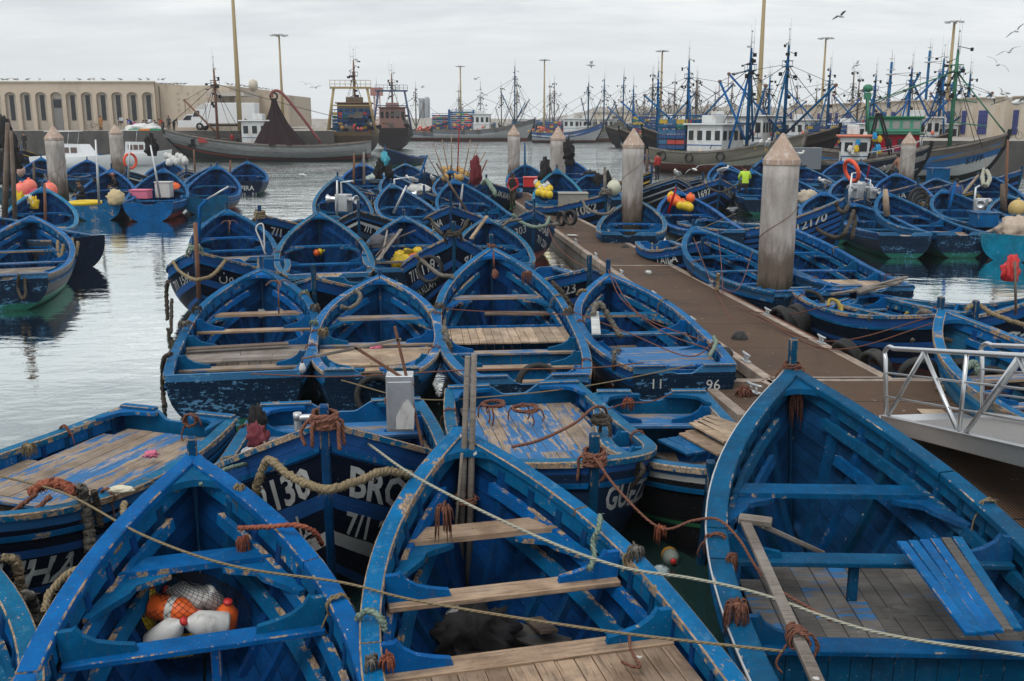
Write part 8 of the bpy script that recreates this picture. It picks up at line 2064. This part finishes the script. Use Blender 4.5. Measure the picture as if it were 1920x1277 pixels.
# ---------------------------------------------------------------- gear on the farther boats
def hauler(label, c, rz, k=1.0):
    r = thing('net_hauler', label, 'net hauler', c, rz); r.scale = (k, k, k)
    mb = MB(); mb.box((0, 0, .3), (.5, .4, .6), ch=.02); mb.build('gearbox', 'galv', r)
    for s in (-1, 1): mb = MB(); mb.lathe([(.0, .2), (.1, .2), (.09, .32), (.10, .5), (.17, .6), (.15, .62), (.10, .56), (0, .56)], 16, (0, 0, .42), (s, -.2, 0)); mb.build('drum', 'steel', r)
    mb = MB(); mb.tube([(-.2, .2, 0), (-.2, .2, 1.0), (.3, .2, 1.05)], .04, 8); mb.build('guard', 'galv', r)
hauler('steel net hauler with a round drum in the boat left of the long blue boat', at(752, 385, .8), .3, 1.15); hauler('steel net hauler behind the dark white chevron bow', at(645, 396, .75), -.4, 1.2)
hauler('steel net hauler below the orange lifebuoy', at(1608, 372, .8), .5, 1.2); hauler('steel net hauler beside the man in the blue jacket', at(1838, 402, .7), .9, 1.1); hauler('small steel hauler drum between the lifebuoy and the 29 bow', at(1632, 372, .8), 1.8, .9)
def ball(label, c, r_, m, cat='buoy', nm='buoy'):
    r = thing(nm, label, cat, c, rr.uniform(0, 6)); mb = MB(); mb.sphere((0, 0, 0), r_, 14, 10, (1, 1, 1.08)); mb.build('ball', m, r); mb = MB(); mb.lathe([(.05, r_ * .98), (.06, r_ * 1.25), (.0, r_ * 1.28)], 8); mb.build('neck', m, r); return r
for i, (x, y) in enumerate([(55, 350), (40, 358), (93, 357)]): ball(['big coral pink buoy at the top', 'big pink buoy with red letters at the left', 'big pink buoy at the right rail'][i] + ' of the cluttered left boat', at(x, y, 1.45), .34, BUOYP())
ball('spotted pale ball hung on a pole at far left', far(36, 320, 52), .3, C_('ball_pale', (.5, .33, .28))); ball('large tan buoy in the boat at the right edge', at(1908, 392, 1.0), .36, C_('buoy_tan', (.5, .36, .13))); ball('pale round buoy right of the 1062 stem', at(1151, 352, 1.5), .33, C_('ball_cream', (.5, .5, .38)))
G3_ = 'orange and yellow floats heaped in one boat'
for i in range(16): ball('orange or yellow float in the heap on the bow of the boat with pink rods', at(1256 + (i * 13) % 44 + rr.uniform(-3, 3), 368 + (i * 7) % 22, 1.5 - .02 * ((i * 7) % 22)), .17, PLO() if i % 3 else PLY(), 'float', 'net_float')['group'] = G3_
for i in range(14): ball('yellow float in the heap behind the third pile', at(1006 + (i * 5) % 26, 343 + (i * 7) % 24, 1.3), .17, PLY() if i % 4 else PLW(), 'float', 'net_float')['group'] = 'yellow floats behind the third pile'
for i in range(12): ball('tan float in the heap under the flag poles', at(832 + (i * 7) % 46, 318 + (i * 5) % 20, 1.5), .2, TAN(), 'float', 'net_float')['group'] = 'tan floats under the flag poles'
for i in range(12): o = lump('white plastic jug in the pile behind the engine box boat', at(312 + (i * 7) % 36, 292 + (i * 5) % 14, 1.9), (.22, .2, .27), PLW(), i, 'jug', 'plastic_jug', .15, 2, 10); o['group'] = 'white jugs in one boat'
def crate(label, c, sz, m, cat='box', nm='fish_box', rz=0):
    r = thing(nm, label, cat, c, rz); mb = MB(); mb.box((0, 0, sz[2] / 2), sz, ch=.02); mb.build('case', m, r); mb = MB(); mb.box((0, 0, sz[2] + .02), (sz[0] + .06, sz[1] + .06, .06), ch=.015); mb.build('lid', m, r)
crate('white engine box in the red bottomed boat', at(309, 370, .7), (.75, .6, .75), C_('box_white', (.5, .5, .48))); crate('pink crate in the red bottomed boat', at(265, 372, .7), (.9, .7, .4), PINK()); crate('red crate near the far end of the walkway', at(1003, 350, .9), (1.3, .9, .5), PLR())
crate('bright blue box on the stern deck of the blue jacket boat', at(1843, 425, .75), (.75, .75, .5), 'blue'); crate('blue upright box on a stern below the right hand trawlers', at(1757, 350, .9), (1.0, .8, 1.0), 'blue'); crate('canvas covered box left of the 1062 bow', at(1074, 392, .6), (1.3, 1.0, .7), C_('canvas', (.26, .25, .21), .9))
lump('orange life jackets beside the white engine box', at(327, 352, 1.1), (.5, .3, .25), PLO(), 3, 'life jacket', 'life_jacket', .3, 3); lump('patterned beige cloth over the turquoise stern', at(1906, 432, .95), (.55, .5, .42), C_('cloth_beige', (.42, .34, .27), .9, var=.35, scale=9), 5, 'cloth', 'cloth', .25, 3)
lump('white sacks heaped in the boat with the gull', at(785, 355, 1.1), (.6, .4, .28), PLW(), 6, 'sack', 'sack', .3, 3); lump('pale tarpaulin over a winch right of the nearest pile', at(1515, 372, .9), (.5, .45, .4), C_('tarp_beige', (.42, .36, .28), .9), 7, 'tarpaulin', 'tarpaulin', .35, 3); lump('green net heap in the boat with upright posts', at(707, 335, 1.0), (.7, .5, .35), C_('net_pale', (.30, .36, .33), .9), 8, 'net', 'net_heap', .3, 3)
lump('cream sack beside the men on the three man boat', at(217, 372, 1.0), (.4, .3, .4), C_('sack_cream', (.5, .40, .24), .9), 9, 'sack', 'sack', .3, 3); lump('red and white fishing bucket heap on the cluttered left boat', at(68, 368, 1.2), (.7, .5, .35), C_('red_tank', (.35, .02, .05), .4), 11, 'fuel tank', 'fuel_tank', .1, 2); lump('blue canister on the cluttered left boat', at(48, 372, 1.1), (.45, .35, .3), C_('can_blue', (.02, .06, .25), .4), 12, 'canister', 'canister', .1, 2)
mb = MB(); mb.torus(at(160, 380, .95), .62, .09, 26, 8); tag(mb.build('life_ring', PLY()), 'flat yellow ring lying on the stern of the three man boat', 'ring')
def lring(label, c, A, R_=.36): r = thing('life_ring', label, 'lifebuoy', c); mb = MB(); mb.torus((0, 0, 0), R_, .09, 26, 8, A); mb.build('ring', C_('ring_orange', (.7, .08, .03), .5), r)
lring('orange lifebuoy hanging on a pole among the right hand boats', far(1597, 320, 47), (1, .3, .35), .5); lring('orange lifebuoy hanging beside the far left pile', far(244, 302, 70), (1, -.6, 0), .5)
def pole(label, a, b, r_=.04, m='wood_grey', z=1.0): A_ = at(*a, z); B_ = far(b[0], b[1], A_.y); mb = MB(); mb.tube([A_, A_.lerp(B_, .5) + V((0, .02, 0)), B_], [r_, r_, r_ * .7], 7, rj=.05); tag(mb.build('pole', m), label, 'pole'); return B_
for i, (a, b, m) in enumerate([((857, 345), (861, 233), 'red_paint'), ((838, 345), (812, 268), 'wood'), ((845, 345), (829, 262), 'wood'), ((848, 345), (846, 250), 'wood'), ((866, 345), (882, 262), 'wood'), ((870, 345), (897, 268), 'wood'), ((835, 350), (800, 290), 'wood_grey'), ((875, 350), (910, 285), 'wood')]): pole(['red flag pole standing tallest', 'thin pole leaning far left', 'thin pole leaning left', 'upright bamboo pole', 'thin pole leaning right', 'thin pole leaning far right', 'grey pole leaning lowest left', 'thin pole leaning lowest right'][i] + ' in the boat of tan floats', a, b, .035, m)
lump('dark maroon flag furled beside the long blue boat', far(892, 325, 40), (.22, .2, .6), C_('flag_maroon', (.13, .02, .025), .9), 4, 'flag', 'furled_flag', .4, 2.5, 14); pole('davit arm with gear over the maroon flag', (890, 352), (913, 300), .05, 'rust')
for i, (a, b, r_, m, w) in enumerate([((663, 345), (664, 288), .07, 'rust', 'rusty post upright in the posts boat, left'), ((683, 345), (682, 285), .08, 'wood_grey', 'grey post upright in the posts boat, right'), ((780, 352), (801, 291), .06, 'blue', 'blue leaning derrick behind the white sacks'), ((862, 395), (868, 345), .05, 'white_paint', 'white painted post in the long blue boat'), ((878, 400), (818, 306), .05, 'wood_dark', 'dark spar crossing the long blue boat'), ((632, 405), (632, 338), .05, 'galv', 'grey pipe davit at the left of the cluster'), ((738, 400), (762, 348), .05, 'galv', 'bent pipe frame of the winch boat'),
      ((186, 385), (179, 262), .05, 'galv', 'tall grey pole in the three man boat'), ((240, 340), (243, 268), .06, 'galv', 'grey pole with a red top beside the far left pile'), ((92, 345), (91, 280), .09, 'rust', 'rusty post left of the dark footed pile'), ((64, 345), (63, 305), .07, 'wood_dark', 'dark post in front of the SARA boat'), ((300, 370), (282, 272), .05, 'galv', 'grey davit with hanging lamps in the engine box boat'), ((430, 345), (432, 300), .06, 'rust', 'rusty pole with a red light near the empty boat'), ((366, 330), (363, 280), .06, 'rust', 'rusty pole with a red top left of the empty boat'),
      ((1253, 400), (1268, 352), .05, 'red_paint', 'pink rod frame over the orange floats'), ((1134, 372), (1134, 313), .08, 'wood_grey', 'wooden post behind the 1062 bow'), ((1213, 330), (1213, 280), .10, 'wood_dark', 'dark post rising from the water by the yellow stripes'), ((1624, 345), (1631, 308), .05, 'red_paint', 'red rod leaning in the boat of white tags'), ((1590, 395), (1597, 330), .05, 'galv', 'grey pole carrying the orange lifebuoy'), ((1663, 405), (1660, 355), .12, 'wood_pale', 'pale plank upright in the orange banded boat'), ((1777, 405), (1792, 340), .06, 'blue', 'blue pole beside the man in the blue jacket'),
      ((1885, 395), (1890, 262), .06, 'rust', 'tall rusty pole at the right edge'), ((1882, 395), (1880, 345), .12, 'wood_dark', 'thick bundle of dark poles at the right edge'), ((1847, 350), (1849, 295), .05, 'wood_grey', 'grey pole with the pale rope bundle'), ((1800, 372), (1835, 328), .07, 'wood_pale', 'pale spar over the 2188 boat'), ((1040, 345), (1046, 282), .05, 'wood_dark', 'dark pole behind the third pile'), ((984, 340), (984, 268), .06, 'blue', 'blue pole beside the farthest walkway pile'), ((8, 420), (14, 230), .10, 'wood_dark', 'thick dark pole at the left frame edge'), ((28, 420), (20, 245), .08, 'wood_dark', 'second dark pole at the left frame edge'), ((85, 425), (83, 345), .05, 'rust', 'rusty boat hook leaning on the cluttered left boat')]): pole(w, a, b, r_, m)
for i, (x, y, s) in enumerate([(8, 255, .8), (22, 285, .75), (12, 320, .9), (30, 300, .6), (20, 350, .8), (14, 372, .7)]): lump(f'black flag cloth bunched on the poles at the left edge, {["topmost", "second", "third", "fourth", "fifth", "lowest"][i]} of six', far(x, y, 48), (.45 * s, .4 * s, .95 * s), 'black_cloth' if i < 4 else C_('net_bluegreen', (.02, .06, .09), .9), i + 3, 'flag', 'furled_flag', .5, 2.6, 16)
for i, (x, y, m) in enumerate([(35, 374, 'flag_yellow'), (55, 380, 'flag_white'), (63, 382, 'flag_yellow')]): lump(['yellow pennant at the left', 'white pennant in the middle', 'yellow pennant at the right'][i] + ' on the cluttered left boat', far(x, y, 40), (.2, .05, .28), C_(m, (.6, .38, .02)), i, 'flag', 'pennant', .4, 2, 8)
for i, (x, y, m) in enumerate([(714, 312, 'black_cloth'), (722, 300, 'flag_turq'), (728, 322, 'black_cloth'), (709, 325, 'black_cloth')]): lump(['black rags at the left', 'turquoise rag', 'black rags at the right', 'black rags lowest'][i] + ' on the bow behind the white sacks', far(x, y, 48), (.18, .12, .36), m if m != 'flag_turq' else C_(m, (.06, .35, .45)), i + 5, 'rag', 'rag', .5, 2.6, 14)
for i, (x, y, s) in enumerate([(1066, 284, 1), (1068, 300, .8), (1022, 325, 1.1), (1120, 338, .7), (1137, 335, .7), (283, 278, 1.0)]): lump(f'black flag bundle {["above the third pile", "below the one above the third pile", "left of the third pile", "left of the 1062 stem", "right of the 1062 stem", "on the davit of the engine box boat"][i]}', far(x, y, 52), (.26 * s, .2 * s, .52 * s), 'black_cloth', i + 9, 'flag', 'furled_flag', .5, 2.6, 14)
S('pale thick rope bundle over the bow near the right edge', [(1846, 318, 1.9), (1842, 335, 1.6), (1848, 348, 1.4), (1856, 335, 1.6), (1850, 320, 1.9)], .12, 'rope_pale', .4, 120)
S('green netting hanging on the ELIKBAR bow', [(905, 345, 1.5), (912, 338, 1.7), (922, 352, 1.4), (930, 365, 1.1)], .12, 'rope_green', .5, 121)
for i in range(3): mb = MB(); c = at(1722 + 4 * i, 372 + 8 * i, 1.3 - .25 * i); mb.torus(c, .42, .06, 24, 7, (.2, -1, .1 * i)); mb.torus(c + V((.05, -.03, -.05)), .36, .05, 24, 7, (.3, -1, .1)); tag(mb.build('hose_coil', 'rubber'), ['upper', 'middle', 'lower'][i] + ' black hose loop on the NADA bow', 'hose')
mb = MB(); mb.tube([far(1905, 590, 15.5), far(1903, 490, 15.5)], .02, 6); tag(mb.build('pole', 'wood_dark'), 'short flag stick above the 339 boat', 'pole'); lump('red flag cloth hanging above the 339 boat', far(1896, 508, 15.6), (.12, .08, .22), PLR(), 3, 'flag', 'furled_flag', .4, 2.5, 14)
for i, (a, b) in enumerate([((1600, 545), (1700, 520)), ((1610, 548), (1690, 528)), ((1560, 552), (1682, 532))]): mb = MB(); mb.beam(at(*a, 1.0), at(*b, 1.0), .09, .05, .006); tag(mb.build('spar', 'wood_grey'), ['longest', 'middle', 'lowest'][i] + ' loose grey spar on the stern right of the nearest pile', 'spar')
